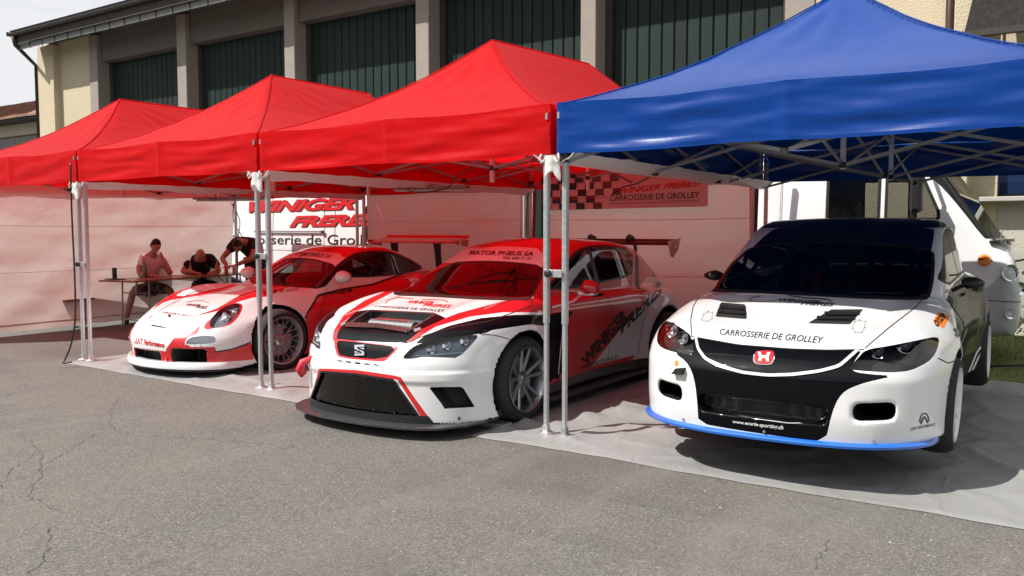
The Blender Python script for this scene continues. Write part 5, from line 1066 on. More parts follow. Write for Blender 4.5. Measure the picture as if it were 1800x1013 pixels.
def mirror_shell(parent, loc, s, mats, size=(.11, .16, .075), name='door_mirror', arm=None):
    """rounded mirror housing on a stalk; s = side"""
    m = MB()
    def fn(u, v):
        a = 2 * math.pi * u; b = math.pi * v; x = math.sin(b) * math.cos(a); z = math.sin(b) * math.sin(a); y = -math.cos(b)
        y = y * (.9 if y < 0 else .35); sx = 1.0 - .25 * (x * s < 0)
        return Vector((x * size[1] * .62 * sx, y * size[0] * .8, z * size[2] * (1 - .1 * x * s)))
    m.grid(20, 12, fn)
    o = m.build(name, mats[0], parent, loc=loc, sm=True)
    g = MB().grid(12, 4, lambda u, v: Vector((math.cos(2 * math.pi * u) * v * size[1] * .52, size[0] * .285, math.sin(2 * math.pi * u) * v * size[2] * .85))).build('mirror_glass', M_chrome, o)
    a_ = arm or (-s * .12, .02, -.06)
    MB().tube([(-s * .05, 0, -.02), a_], .014, 8).build('mirror_arm', M_trim, o)
    return o
def cabin(parent, B, zf, zd, y0, y1, w, roof, wheel_x=-.36, cagec=None, seatx=None):
    """floor, dash, bucket seat, steering wheel and roll cage inside the shell"""
    cagec = cagec or M_cage
    MB().box((0, (y0 + y1) / 2, zf), (2 * w * .92, y1 - y0, .02)).build('cabin_floor', M_inside, parent)
    d = MB(); d.grid(10, 5, lambda u, v: Vector(((u - .5) * 2 * w * .90, y0 + .02 + .34 * v + .08 * (2 * u - 1) ** 2, zd - .015 - .10 * v * v)))
    d.grid(10, 3, lambda u, v: Vector(((u - .5) * 2 * w * .90, y0 + .36 + .08 * (2 * u - 1) ** 2, zd - .115 - .35 * v)))
    d.build('dashboard', M_inside, parent, sm=True)
    wy = y0 + .50
    sw = MB(); c = Vector((wheel_x, wy, zd - .10)); t = R(25)
    sw.tube([c + Vector((math.cos(a) * .16, math.sin(a) * .16 * math.sin(t), math.sin(a) * .16 * math.cos(t))) for a in [2 * math.pi * k / 24 for k in range(25)]], .014, 8, cap=False)
    for a in (0, 2.3, 4.0): sw.bar(c, c + Vector((math.cos(a) * .15, math.sin(a) * .15 * math.sin(t), math.sin(a) * .15 * math.cos(t))), .03, .006)
    sw.bar(c, c + Vector((0, -.3, -.08)), .04).build('steering_wheel', M_trim, parent)
    sx = wheel_x if seatx is None else seatx; st = MB(); sy = wy + .42
    st.grid(8, 6, lambda u, v: Vector((sx + (u - .5) * .46, sy + .02 + .42 * v - (.05 * (2 * u - 1) ** 2), zf + .14 + .06 * (2 * u - 1) ** 4 + (1 - v) * .04)))
    st.grid(8, 12, lambda u, v: Vector((sx + (u - .5) * (.5 - .22 * max(0, v - .72) / .28), sy + .44 + .20 * v - (.09 * (2 * u - 1) ** 4 + .10 * (abs(2 * u - 1) > .8) * (v > .75)), zf + .14 + .80 * v)))
    o = st.build('bucket_seat', M_seat, parent, sm=True); md = o.modifiers.new('s', 'SOLIDIFY'); md.thickness = .03
    h = MB()
    for k in (-1, 1): h.bar((sx + k * .07, sy + .50, zf + .80), (sx + k * .05, sy + .30, zf + .32), .05, .006)
    h.build('seat_harness', simple('harness_red', (.4, .02, .02), .7), parent)
    cg = MB(); r = .019; wr = w * .80; yb = sy + .62; yf = y0 + .12
    zr = roof
    def apil(s, y):
        P = []
        for k in range(4):
            yy = y + .28 + .17 * k; x = s * w * (.80 - .035 * k); h_ = B.hit(Vector((x, yy, 3)), (0, 0, 1))[0]; P.append((x, yy, (h_.z if h_ else zd) - .085))
        return P
    for s in (-1, 1):
        cg.tube([(s * w * .9, yb, zf), (s * w * .88, yb, zd), (s * wr * .88, yb + .02, zr - .10), (s * wr * .68, yb + .02, zr - .03)], r, 8)
        cg.tube([(s * w * .88, yf, zf + .2), (s * w * .88, yf + .05, zd - .06)] + apil(s, yf) + [(s * wr * .66, yf + 1.02, zr - .05), (s * wr * .68, yb + .02, zr - .03)], r, 8)
        cg.tube([(s * wr * .66, yb + .03, zr - .05), (s * w * .62, yb + 1.0, zd - .05)], r, 8)
        cg.tube([(s * w * .89, yb, zf + .45), (s * w * .89, yf + .1, zf + .22)], r, 8); cg.tube([(s * w * .89, yb, zf + .22), (s * w * .89, yf + .1, zf + .48)], r, 8)
    cg.tube([(-wr * .68, yb + .02, zr - .03), (wr * .68, yb + .02, zr - .03)], r, 8); cg.tube([(-wr * .66, yf + 1.02, zr - .05), (wr * .66, yf + 1.02, zr - .05)], r, 8)
    cg.tube([(-w * .88, yb, zf + .05), (wr * .66, yb + .02, zr - .05)], r, 8); cg.tube([(-wr * .66, yb + .02, zr - .05), (w * .6, yb + 1.0, zd - .05)], r, 8); cg.tube([(wr * .66, yb + .02, zr - .05), (-w * .6, yb + 1.0, zd - .05)], r, 8)
    cg.tube([(-w * .9, yb, zf + .55), (w * .9, yb, zf + .55)], r, 8)
    o = cg.build('roll_cage', cagec, parent); autosmooth(o, 40)
def ring_field(f, w):
    return lambda V, N: np.abs(f(V, N)) - w

def wells(ax, xin):
    def f(V, N):
        s = np.full(len(V), 9.)
        for (ya, za, ra) in ax: s = np.minimum(s, np.sqrt((V[:, 1] - ya) ** 2 + (V[:, 2] - za) ** 2) - ra)
        s = s - .03
        return np.where(np.abs(V[:, 0]) < xin - .04, np.maximum(s, .03), np.where(np.abs(V[:, 0]) < xin + .06, s, np.maximum(s, (np.abs(N[:, 0]) - .5) * .05)))
    return f
def under(z0):
    return lambda V, N: np.where(N[:, 2] < -.3, V[:, 2] - z0, .05)

# ---------- white sedan on stands
def sedan():
    D = SEDAN; B = body_sedan()
    root = empty('race_car', (1.67, -.35, .18), R(2.2), 'white touring sedan with black nose and blue front lip raised under the blue tent', 'race car', 'race cars parked under the tents')
    WH, BLK, NAVY, RED, GL, SGL, HL, GR, PK, IN, TR, HD = 0, 1, 2, 3, 10, 11, 12, 13, 14, 5, 6, 7
    B.cut(lambda V, N: np.where(N[:, 2] > .2, 1.375 - V[:, 2] + .0 * V[:, 1], .05), NAVY)
    ds = [(1.52, .86), (1.9, .955), (3.4, .985), (4.3, .96), (4.7, .5), (4.7, 0), (1.30, 0), (1.36, .3), (1.40, .6)]
    B.cut(side_field(ds, .6), BLK)
    B.cut(reg(D, 'front', False, 1), BLK)
    ws = reg(D, 'windscreen', False, 1); B.cut(reg(D, 'banner'), NAVY); B.cut(ws, GL); B.cut(reg(D, 'windscreen', False, 1, .022), TR, [WH, NAVY])
    win = side_field([(1.62, .975), (1.92, 1.11), (2.26, 1.285), (2.55, 1.345), (3.0, 1.35), (3.35, 1.29), (3.62, 1.19), (3.74, 1.06), (3.4, 1.035), (2.6, 1.0)])
    pil = side_field([(2.62, .9), (2.68, .9), (2.66, 1.5), (2.60, 1.5)], .3, 0)
    B.cut(win, SGL); B.cut(lambda V, N: win(V, N) - .02, TR, [WH, NAVY, BLK]); B.cut(pil, TR, [SGL]); B.cut(side_field([(1.84, .9), (1.865, .9), (1.865, 1.5), (1.84, 1.5)], .3, 0), TR, [SGL])
    rearg = lambda V, N: np.maximum(np.maximum(np.abs(V[:, 0]) - .56, .99 - V[:, 2]), 3.25 - V[:, 1]) + np.where(V[:, 2] > 1.36, 1, 0)
    B.cut(rearg, GL)
    for k in ('head_r',): B.cut(reg(D, k, False, 1), HL); 
    B.cut(reg(D, 'head_l', False, 1), HL)
    B.cut(reg(D, 'grille', False, 1), GR)
    pk = lambda V, N: np.where(V[:, 1] < .95, np.maximum(np.abs(np.abs(V[:, 0]) - .615) - .112, np.abs(V[:, 2] - .325 - .05 * (np.abs(V[:, 0]) - .61)) - .058), .05)
    inn = lambda V, N: np.where(N[:, 1] < 0, np.where((np.abs(V[:, 0]) < .75), .048 - (V[:, 1] - (.06 + SWS(np.abs(V[:, 0])))), .05), .05)
    B.cut(lambda V, N: np.maximum(pk(V, N), .03 - (V[:, 1] - SWS(np.abs(V[:, 0])))), IN, [WH])
    B.cut(reg(D, 'vent_l'), PK); B.cut(reg(D, 'vent_r'), PK)
    ax = [(.97, .27, .352), (3.67, .29, .352)]; B.cut(wells(ax, .55), IN); B.cut(under(.16), IN)
    mats = {WH: M_white, BLK: M_black, NAVY: M_navy, IN: M_trim, TR: M_trim}
    body = B.extract([WH, BLK, NAVY, IN, TR], 'body', mats, root)
    B.islands(GL, lambda c: 'windscreen' if c[1] < 2.6 else 'rear_window', {GL: M_glassdark}, root); B.islands(SGL, 'side_window', {SGL: M_glassdark}, root)
    for s_, lab in ((1, None), (-1, None)):
        sel = (B.M == HL) & (B.V[B.T][:, :, 0].mean(1) * s_ < 0); keep = B.M.copy(); B.M[sel] = 99
        h = B.extract([HL], 'headlight', {HL: M_lenssmoke}, root); B.cup(HL, (0, .13, -.02), 'lamp_housing', [simple('lamp_smoke', (.10, .095, .09), .3, .3), M_trim], h)
        for (dx, r) in ((.0, .05), (.13, .058)):
            x = (.60 + dx); p = B.hit(Vector((s_ * x, -1, .655 + dx * .25)), (0, -1, 0))[0]
            if p: lampbowl(h, p + Vector((0, .06, -.006)), (s_ * .15, -1, .05), r * .8)
        p = B.hit(Vector((s_ * .86, -1, .70)), (0, -1, 0))[0]
        if p: lampbowl(h, p + Vector((-s_ * .02, .09, -.015)), (s_ * .5, -1, .05), .03, simple('amber_reflector', (.6, .16, .03), .25, .5))
        B.M = keep
    B.extract([GR], 'grille', {GR: M_mesh}, root, offset=-.012); B.cup(GR, .014, 'grille_surround', [M_trim], root)
    B.islands(PK, 'bonnet_vent', {PK: M_carbon}, root, offset=-.006); B.cup(PK, .02, 'vent_tray', [M_trim], root)
    for k in ('vent_l', 'vent_r'):
        q, d = D[k]; q = [Vector(p) for p in q]
        for t in (.3, .62):
            a_, b_ = q[0].lerp(q[3], t), q[1].lerp(q[2], t); B.ribbon('vent_louvre', [a_, b_], .022, d, M_trim, root, .004)
    B.ribbon('chrome_strip', D['chrome'][0], .017, D['chrome'][1], simple('chrome_white', (.8, .8, .8), .2, .4, 1), root, .008)
    for k in ('gap_l', 'gap_r', 'gap_front', 'gap_fender', 'gap_door'): B.ribbon('panel_gap', D[k][0], .006, D[k][1], M_gap, root, .0012)
    B.ribbon('panel_gap', D['grilleline'][0], .005, D['grilleline'][1], M_chrome, root, .002)
    # badge: red shield with a silver H
    q, d = D['badge']; B.patch('badge', round_poly(q, 1), d, M_chrome, root, .006); c_ = sum((Vector(p) for p in q), Vector()) / len(q)
    B.patch('badge', [tuple(c_ + (Vector(p) - c_) * .86) for p in round_poly(q, 1)], d, M_decalred, root, .008)
    u, v, dd = [Vector(k) for k in basis(d)]
    for pts in ([(-.050, .036), (-.026, .036), (-.018, .009), (.018, .009), (.026, .036), (.050, .036), (.036, -.002), (.040, -.036), (.020, -.036), (.015, -.012), (-.015, -.012), (-.020, -.036), (-.040, -.036), (-.036, -.002)],):
        B.patch('badge_letter', [tuple(c_ + u * a_ * .74 + v * b_ * .74) for a_, b_ in pts], d, M_decalw, root, .0105)
    T_ = lambda k, s, m=M_decal, **kw: B.text('lettering', s, D[k][0], D[k][1], m, root, **kw)
    T_('t_carross', 'CARROSSERIE DE GROLLEY', shear=.12, bold=.004); T_('t_url', 'www.ecurie-sporting.ch', M_decalw, shear=.2, bold=.02, off=.007)
    T_('t_win1', 'WINIGER', shear=.5, bold=.03); T_('t_win2', 'FRERES', shear=.5, bold=.03); T_('t_apex', 'APEX PERFORMANCE', shear=.3, bold=.01)
    T_('t_banner', 'RS Rickli Motorsport', M_gap, shear=.4, bold=.02); T_('t_sponsor', 'onze', bold=.03)
    B.patch('sponsor_sticker', D['sponsor'][0], D['sponsor'][1], M_orange, root, .0015)
    for k, w_ in (('arc', .006), ('arc2', .008), ('swoosh', .003), ('apexarc', .006), ('apexA', .008), ('sside', .02)): B.ribbon('logo_line', D[k][0], w_, D[k][1], M_decal, root, .002)
    for k in ('pins_l', 'pins_r'):
        q, d = D[k]; B.ribbon('bonnet_pin_plate', q, .002, d, M_decalgrey, root, .002, closed=True)
        for p in q: B.patch('bonnet_pin', [tuple(Vector(p) + Vector((math.cos(a) * .006, math.sin(a) * .006, 0))) for a in np.linspace(0, 5.6, 7)], (0, 0, 1), M_steel, root, .003)
    B.patch('star_sticker', D['star'][0], D['star'][1], M_orange, root, .002)
    q = [Vector(p) for p in D['winglet'][0]]; MB().poly([q[0], q[1], q[2], q[3]], (-.01, -.035, .0)).build('tow_flap', M_trim, root)
    for k in ('square1', 'square2'): B.patch('sponsor_sticker', D[k][0], D[k][1], M_blue if k == 'square1' else M_decalw, root, .002 if k == 'square1' else .003)
    for k in ('stripe1', 'stripe2'): B.ribbon('side_stripe', D[k][0], .012, D[k][1], M_decalw, root, .002)
    for k in range(7):
        y0 = 1.75 + k * .06; B.ribbon('side_stripe', [(.9, y0, .22 + .01 * k), (.9, y0 + .22, .36 + .02 * k), (.9, y0 + .42, .52 + .02 * k)], .009, (1, 0, 0), M_decalw, root, .002)
    # doors and handles
    for s_ in (1, -1):
        for pts in ([(1.46, .90), (1.42, .6), (1.48, .25)], [(2.68, .98), (2.70, .6), (2.70, .22)], [(3.62, 1.03), (3.5, .75), (3.3, .5), (3.25, .22)]):
            B.ribbon('panel_gap', [(s_ * .9, y, z) for y, z in pts], .006, (s_, 0, 0), M_gap, root, .0012)
        for y in (2.5, 3.42):
            p = B.hit(Vector((s_ * 1.5, y, .86)), (s_, 0, 0))[0]
            if p: MB().box(p + Vector((s_ * .012, 0, 0)), (.02, .16, .022)).build('door_handle', M_trim, root, bevel=.004)
        mirror_shell(root, ((.965 if s_ > 0 else -.90), 1.80, .985), s_, [M_trim], (.10, .14, .042))
    lip(B, 'front_lip', .125, .035, .03, 72, M_blue, root)
    for a_ in (-12, -2, 40): pass
    # bolts on the lip
    for x in (.03, .62, -.5):
        p = B.hit(Vector((x, -1, .16)), (0, -1, 0))[0]
        if p: MB().lathe([(0, .006), (.007, .006), (.009, 0)], 8, M=Matrix.Translation(p + Vector((0, -.004, 0))) @ Matrix.Rotation(R(90), 4, 'X')).build('lip_bolt', M_steel, root)
    for s_ in (1, -1):
        wheel(root, (s_ * .855, .97, .262), s_, 'white', .312, .235, .232, steer=0, camber=2.0)
        wheel(root, (s_ * .875, 3.67, .27), s_, 'white', .312, .235, .232)
    cabin(root, B, .22, .93, 1.35, 3.7, .74, 1.40, cagec=simple('cage_dark', (.04, .04, .045), .4))
    # rear bumper/boot detail and tail lamps
    for s_ in (1, -1):
        B.patch('tail_lamp', [(s_ * .55, 4.5, .78), (s_ * .84, 4.4, .80), (s_ * .84, 4.4, .68), (s_ * .55, 4.5, .66)], (s_ * .2, 1, 0), M_red, root, .003)
    # two stands carry the sills
    for s_ in (1, -1):
        for y in (1.62, 2.9):
            m = MB(); m.box((s_ * .62, y, -.165), (.26, .2, .02)); m.lathe([(.05, -.16), (.035, -.12), (.03, .12), (.055, .135)], 16, M=Matrix.Translation((s_ * .62, y, 0)))
            o = m.build('axle_stand', M_steel, None); o.parent = None
            o.matrix_world = Matrix.Translation((1.67, -.35, .18)) @ Matrix.Rotation(R(2.2), 4, 'Z')
            tag(o, '%s grey stand propping up the %s of the white sedan' % ({1: 'right hand', -1: 'left hand'}[s_], 'front sill' if y < 2 else 'rear sill'), 'axle stand', 'stands under the raised sedan')
    return root
SWS = I((0, 0), (.25, .012), (.45, .05), (.6, .105), (.72, .19), (.82, .30), (.89, .43), (.94, .60), (1.0, .95))

# ---------- middle hatchback
def hatch():
    D = HATCH; B = body_hatch()
    root = empty('race_car', (-1.37, -.67, 0), 0, 'white, red and black touring hatchback with a wide front splitter and rear wing', 'race car', 'race cars parked under the tents')
    WH, BLK, RED, GREY, CAR, IN, TR, GL, SGL, HL, GR, OP, DU, OU, SL = 0, 1, 2, 3, 4, 5, 6, 10, 11, 12, 13, 14, 15, 16, 17
    B.cut(lambda V, N: np.maximum(1.0 - V[:, 2], 1.2 - V[:, 1]), RED)
    B.cut(side_field([(1.30, .92), (1.30, .2), (3.2, .2), (3.2, .6), (4.6, .95), (4.6, 1.5), (1.3, 1.5)], .55, 0), RED)
    for k, m in (('grey_side', GREY), ('black_r', BLK), ('red_side', RED)): B.cut(reg(D, k, True), m)
    B.cut(side_field([(3.0, .20), (3.28, .9), (3.75, 1.02), (4.6, 1.0), (4.6, .1), (3.0, .1)], .55, 0), GREY)
    B.cut(side_field([(1.45, .05), (1.42, .24), (3.4, .24), (3.4, .05)], .5, 0), CAR)
    for k, m in (('red_r', RED), ('black_hood', BLK), ('white_r', WH), ('black_r', BLK)): B.cut(reg(D, k, False, 0), m)
    B.cut(reg(D, 'hoodwhite'), WH); B.cut(reg(D, 'red_r'), RED); B.cut(reg(D, 'black_hood'), BLK); B.cut(reg(D, 'red_l'), RED)
    B.cut(side_field([(1.42, .72), (1.42, .3), (1.60, .25), (1.62, .84)], .5, 0), BLK)
    B.cut(reg(D, 'grilleframe', False, 1), RED); B.cut(reg(D, 'grille', False, 1), GR)
    B.cut(reg(D, 'frame'), RED); B.cut(reg(D, 'opening'), OP); B.cut(reg(D, 'duct', True), DU); B.cut(reg(D, 'outlet'), OU)
    for k in range(1, 6): B.cut(reg(D, 'slots%d' % k), SL)
    B.cut(reg(D, 'head_r', True, 1), HL)
    ws = reg(D, 'windscreen', False, 1); B.cut(reg(D, 'banner'), WH); B.cut(ws, GL); B.cut(reg(D, 'windscreen', False, 1, .025), TR, [RED, WH])
    sf = side_field([(1.62, 1.02), (1.86, 1.115), (2.10, 1.24), (2.32, 1.335), (2.65, 1.375), (3.15, 1.355), (3.42, 1.315), (3.50, 1.22), (3.36, 1.09), (2.6, 1.045)])
    B.cut(sf, SGL); B.cut(lambda V, N: sf(V, N) - .022, TR, [RED, WH, BLK]); B.cut(side_field([(2.48, .9), (2.56, .9), (2.56, 1.5), (2.50, 1.5)], .3, 0), TR, [SGL])
    B.cut(side_field([(1.90, .9), (1.93, .9), (1.93, 1.5), (1.90, 1.5)], .3, 0), TR, [SGL])
    B.cut(lambda V, N: np.maximum(np.maximum(np.abs(V[:, 0]) - .55, 1.08 - V[:, 2]), 3.80 - V[:, 1]), GL)
    ax = [(.96, .345, .407), (3.66, .345, .407)]; B.cut(wells(ax, .55), IN); B.cut(under(.14), IN)
    mats = {WH: M_white, BLK: M_black, RED: M_red, GREY: M_white, CAR: M_carbon, IN: M_trim, TR: M_trim}
    B.extract([WH, BLK, RED, GREY, CAR, IN, TR], 'body', mats, root)
    B.islands(GL, lambda c: 'windscreen' if c[1] < 2.6 else 'rear_window', {GL: M_glass}, root); B.islands(SGL, 'side_window', {SGL: M_glass}, root)
    for s_ in (1, -1):
        keep = B.M.copy(); B.M[(B.M == HL) & (B.V[B.T][:, :, 0].mean(1) * s_ < 0)] = 99
        h = B.extract([HL], 'headlight', {HL: M_lens}, root); B.cup(HL, (-s_ * .01, .055, -.03), 'lamp_housing', [simple('lamp_grey', (.16, .19, .23), .25, .5), M_trim], h)
        for k in range(3):
            x = .60 + .09 * k; p = B.hit(Vector((s_ * x, .2 + .14 * k, 2)) , (0, 0, 1))[0]
            p = B.hit(Vector((s_ * x, -1, .645 + .03 * k)), (0, -1, 0))[0]
            if p: lampbowl(h, p + Vector((0, .045, .005)), (s_ * .25, -1, .25), .034)
        p0 = [B.hit(Vector((s_ * (.52 + .055 * k), -1, .605 + .004 * k)), (0, -1, 0))[0] for k in range(7)]
        p0 = [p + Vector((0, .02, 0)) for p in p0 if p]
        if len(p0) > 2: MB().tube(p0, .005, 6).build('running_light', M_lensglass, h)
        B.M = keep
    B.extract([GR], 'upper_grille', {GR: M_black}, root, offset=-.006); B.cup(GR, .008, 'grille_tray', [M_trim], root)
    B.cup(OP, (0, .11, 0), 'intake_recess', [M_inside, M_trim], root); g = B.extract([OP], 'intake_mesh', {OP: M_glassdark}, root, offset=-.018)
    B.cup(DU, (0, .13, .0), 'side_duct', [M_inside, M_trim], root, side=1); B.cup(DU, (0, .13, .0), 'side_duct', [M_inside, M_trim], root, side=-1); B.cup(OU, (0, .02, -.06), 'bonnet_outlet', [simple('radiator', (.16, .16, .165), .5, .5), M_carbon], root)
    B.cup(SL, .012, 'nose_slot', [M_gap, M_decalgrey], root)
    # rolled edge at the front of the bonnet outlet
    q, d = D['outlet']; q = [Vector(p) for p in q]
    B.ribbon('outlet_lip', [q[0], q[5], q[4], q[3]], .035, d, M_carbon, root, .012)
    B.ribbon('outlet_lip', [q[0], q[1], q[2], q[3]], .012, d, M_carbon, root, .006)
    # ducting behind the outlet, bars and screws in the intake
    u, v, dd = [Vector(k) for k in basis(d)]; cc = sum(q, Vector()) / len(q)
    o_ = MB().tube([cc + Vector((-.22, .03, -.03)), cc + Vector((.24, .03, -.03))], .05, 20); autosmooth(o_.build('radiator_duct', simple('radiator', None), root), 40)
    flat_text('lettering', 'WINIGER', cc + Vector((-.17, .0, .022)), (.34, 0, 0), (0, .05, .005), M_decalred, root, .4, .03)
    oq = [Vector(p) for p in D['opening'][0]]; dv = Vector(D['opening'][1])
    def inq(a_, b_, off=.0):   # point in the trapezoid
        l_ = oq[6].lerp(oq[0], b_); r_ = oq[3].lerp(oq[2], b_); p = l_.lerp(r_, a_); h, n = B.hit(p + dv * .4, dv); return (h or p) + dv * off
    B.ribbon('intake_frame', [oq[0], oq[1], oq[2]], .014, D['opening'][1], M_trim, root, .004); B.ribbon('intake_frame', [oq[6], oq[0]], .014, D['opening'][1], M_trim, root, .004); B.ribbon('intake_frame', [oq[2], oq[3]], .014, D['opening'][1], M_trim, root, .004)
    MB().bar(inq(.22, .72, -.05), inq(.70, .72, -.05), .012, .02).build('intake_bar', M_rimdark, root); MB().bar(inq(.25, .38, -.05), inq(.72, .36, -.05), .01, .016).build('intake_bar', M_rimdark, root)
    for a_ in (.08, .25, .42, .6, .78, .93):
        for b_ in (.07, .96):
            p = inq(a_, b_); MB().lathe([(0, .006), (.007, .005), (.009, 0)], 8, M=Matrix.Translation(p) @ dv.to_track_quat('Z', 'Y').to_matrix().to_4x4()).build('intake_screw', M_trim, root)
    # lower black apron and splitter
    apr = contour(B, .135, -42, 42, 40, out=.004); m = MB()
    V = []
    for p in apr: V += [Vector((p.x, p.y, .095)), Vector((p.x, p.y, .165 if abs(p.x) < .66 else .12))]
    m.raw(V, [(2 * i, 2 * i + 1, 2 * i + 3, 2 * i + 2) for i in range(len(apr) - 1)]); m.build('apron', M_trim, root, sm=True)
    out = [(0, -.105), (.25, -.095), (.49, -.05), (.66, .015), (.78, .11), (.86, .28), (.90, .50), (.91, .66)]; P = [(-x, y) for x, y in out[:0:-1]] + out
    top = [(x, y, .092 + (.012 if y < .0 else .0)) for x, y in P]; V = [(x, y, .098) for x, y in P] + [(x * .6, .66, .098) for x, y in P]
    m = MB(); n = len(P); m.raw([(x, y, .098) for x, y in P] + [(x, y, .084) for x, y in P] + [(x * .97, y + .02, .104) for x, y in P], [tuple(range(2 * n, 3 * n)), tuple(range(n, 2 * n))[::-1]] + [(i, i + 1, n + i + 1, n + i) for i in range(n - 1)] + [(2 * n + i, 2 * n + i + 1, i + 1, i) for i in range(n - 1)])
    m.build('front_splitter', M_carbon, root)
    for s_ in (1, -1): MB().poly([(s_ * .905, .5, .10), (s_ * .915, .68, .10), (s_ * .90, .68, .16), (s_ * .895, .6, .13)], (.006 * s_, 0, 0)).build('splitter_fence', M_trim, root)
    p = B.hit(Vector((.80, -1, .14)), (0, -1, 0))[0]
    if p: MB().lathe([(0, .012), (.01, .01), (.012, 0)], 10, M=Matrix.Translation(p) @ Matrix.Rotation(R(90), 4, 'X')).build('splitter_bolt', M_trim, root)
    for k in ('gap_fr', 'gap_hood_r'): B.ribbon('panel_gap', D[k][0], .006, D[k][1], M_gap, root, .0012)
    for s_ in (1, -1):
        for pts in ([(1.50, 1.0), (1.47, .7), (1.52, .3)], [(2.55, 1.03), (2.57, .7), (2.55, .3)], [(3.45, 1.08), (3.32, .85), (3.15, .55), (3.1, .3)]):
            B.ribbon('panel_gap', [(s_ * .9, y, z) for y, z in pts], .006, (s_, 0, 0), M_gap, root, .0012)
        B.ribbon('side_line', [(s_ * .9, 1.66, .83), (s_ * .9, 1.62, .6), (s_ * .9, 1.58, .30)], .016, (s_, 0, 0), M_decalw, root, .002)
        B.ribbon('side_line', [(s_ * .9, 1.50, .88), (s_ * .9, 1.9, .90), (s_ * .9, 2.3, .98)], .016, (s_, 0, 0), M_decalw, root, .002)
        B.patch('side_stripe', [(s_ * .9, 3.60, 1.30), (s_ * .9, 3.67, 1.28), (s_ * .9, 3.46, .98), (s_ * .9, 3.30, .9)], (s_, 0, .1), M_decal, root, .002)
        B.ribbon('side_line', [(s_ * .9, 3.55, 1.32), (s_ * .9, 3.22, .93)], .02, (s_, 0, .1), M_decalw, root, .002)
        q = [(2.02, .275), (2.75, .29), (2.75, .325), (2.02, .31)]
        q = [(s_ * .9, y, z) for y, z in (q if s_ > 0 else [q[1], q[0], q[3], q[2]])]; B.text('lettering', 'CARROSSERIE DE GROLLEY', q, (s_, 0, 0), M_decal, root, shear=.2, bold=.01)
        mh = mirror_shell(root, (s_ * .99, 1.92, 1.03), s_, [M_red], (.11, .17, .07)); MB().box((-s_ * .02, -.0, -.05), (.16, .10, .03)).build('mirror_foot', M_decalw, mh, bevel=.01)
        # side skirt
        MB().poly([(s_ * .86, 1.42, .10), (s_ * .93, 1.45, .10), (s_ * .94, 3.2, .10), (s_ * .86, 3.25, .10)], (0, 0, .03)).build('side_skirt', M_carbon, root)
        p = B.hit(Vector((s_ * 1.5, 2.42, .93)), (s_, 0, 0))[0]
        if p: MB().box(p + Vector((s_ * .012, 0, 0)), (.02, .17, .024)).build('door_handle', M_black, root, bevel=.004)
    T_ = lambda k, s, m=M_decal, **kw: B.text('lettering', s, D[k][0], D[k][1], m, root, **kw)
    T_('t_win', 'WINIGER', bold=.04, off=.004, shear=.3); T_('t_freres', 'FRERES', bold=.04, off=.004, shear=.3)
    T_('t_banner', 'MAYOR PNEUS SA', shear=.2, bold=.03); T_('t_banner2', '026 660 71 51', shear=.2, bold=.02); T_('t_win1', 'WINIGER', M_decalred, shear=.5, bold=.03); T_('t_win2', 'FRERES', M_decalred, shear=.5, bold=.03); T_('t_carrh', 'CARROSSERIE DE GROLLEY', shear=.2, bold=.01)
    for k in ('arc', 'arc2'): B.ribbon('logo_line', D[k][0], .006, D[k][1], M_decalred, root, .002)
    # nose badge: split chrome S on a plate
    q, d = D['badge']; q = [Vector(p) for p in q]; u, v, dd = [Vector(k) for k in basis(d)]; c_ = sum(q, Vector()) / 4; s = .036
    for pts in ([(-1, 1), (1, 1), (1, .62), (-.45, .62), (-.45, .35), (.2, -.05), (-.3, -.05), (-1, .3)], [(1, -1), (-1, -1), (-1, -.62), (.45, -.62), (.45, -.35), (-.2, .05), (.3, .05), (1, -.3)], [(-.15, .45), (1, .45), (1, .1)], [(.15, -.45), (-1, -.45), (-1, -.1)]):
        B.patch('badge', [tuple(c_ + u * a_ * s + v * b_ * s * 1.1) for a_, b_ in pts], d, M_chrome, root, .012)
    for k in ('pin_l', 'pin_r'):
        q, d = D[k]; B.patch('bonnet_pin', q, d, M_steel, root, .004)
    # red tow strap
    q = [Vector(p) for p in D['tow'][0]]; b0 = B.hit(Vector((-.62, -1, .48)), (0, -1, 0))[0]
    m = MB().tube([b0 + Vector((.03, .02, .02)), b0 + Vector((-.02, -.06, -.02)), b0 + Vector((-.035, -.08, -.08)), b0 + Vector((-.04, -.05, -.12)), b0 + Vector((-.03, -.02, -.1))], [.022, .032, .034, .028, .018], 10); o = m.build('tow_strap', simple('strap_red', (.62, .03, .05), .55), root, sm=True); o.scale = (1, 1, 1)
    # rear wing
    wg = MB(); pr_ = [(0, 0), (.05, .022), (.13, .034), (.24, .040), (.27, .060), (.24, .028), (.13, .012), (.04, -.008)]
    wg.raw([(x, 4.02 + a_, 1.375 + b_) for x in (-.80, .80) for a_, b_ in pr_], [(k, (k + 1) % 8, 8 + (k + 1) % 8, 8 + k) for k in range(8)] + [tuple(range(8))[::-1], tuple(range(8, 16))]); w_ = wg.build('rear_wing', M_trim, root); w_.name = 'rear_wing'
    WZ = -.08
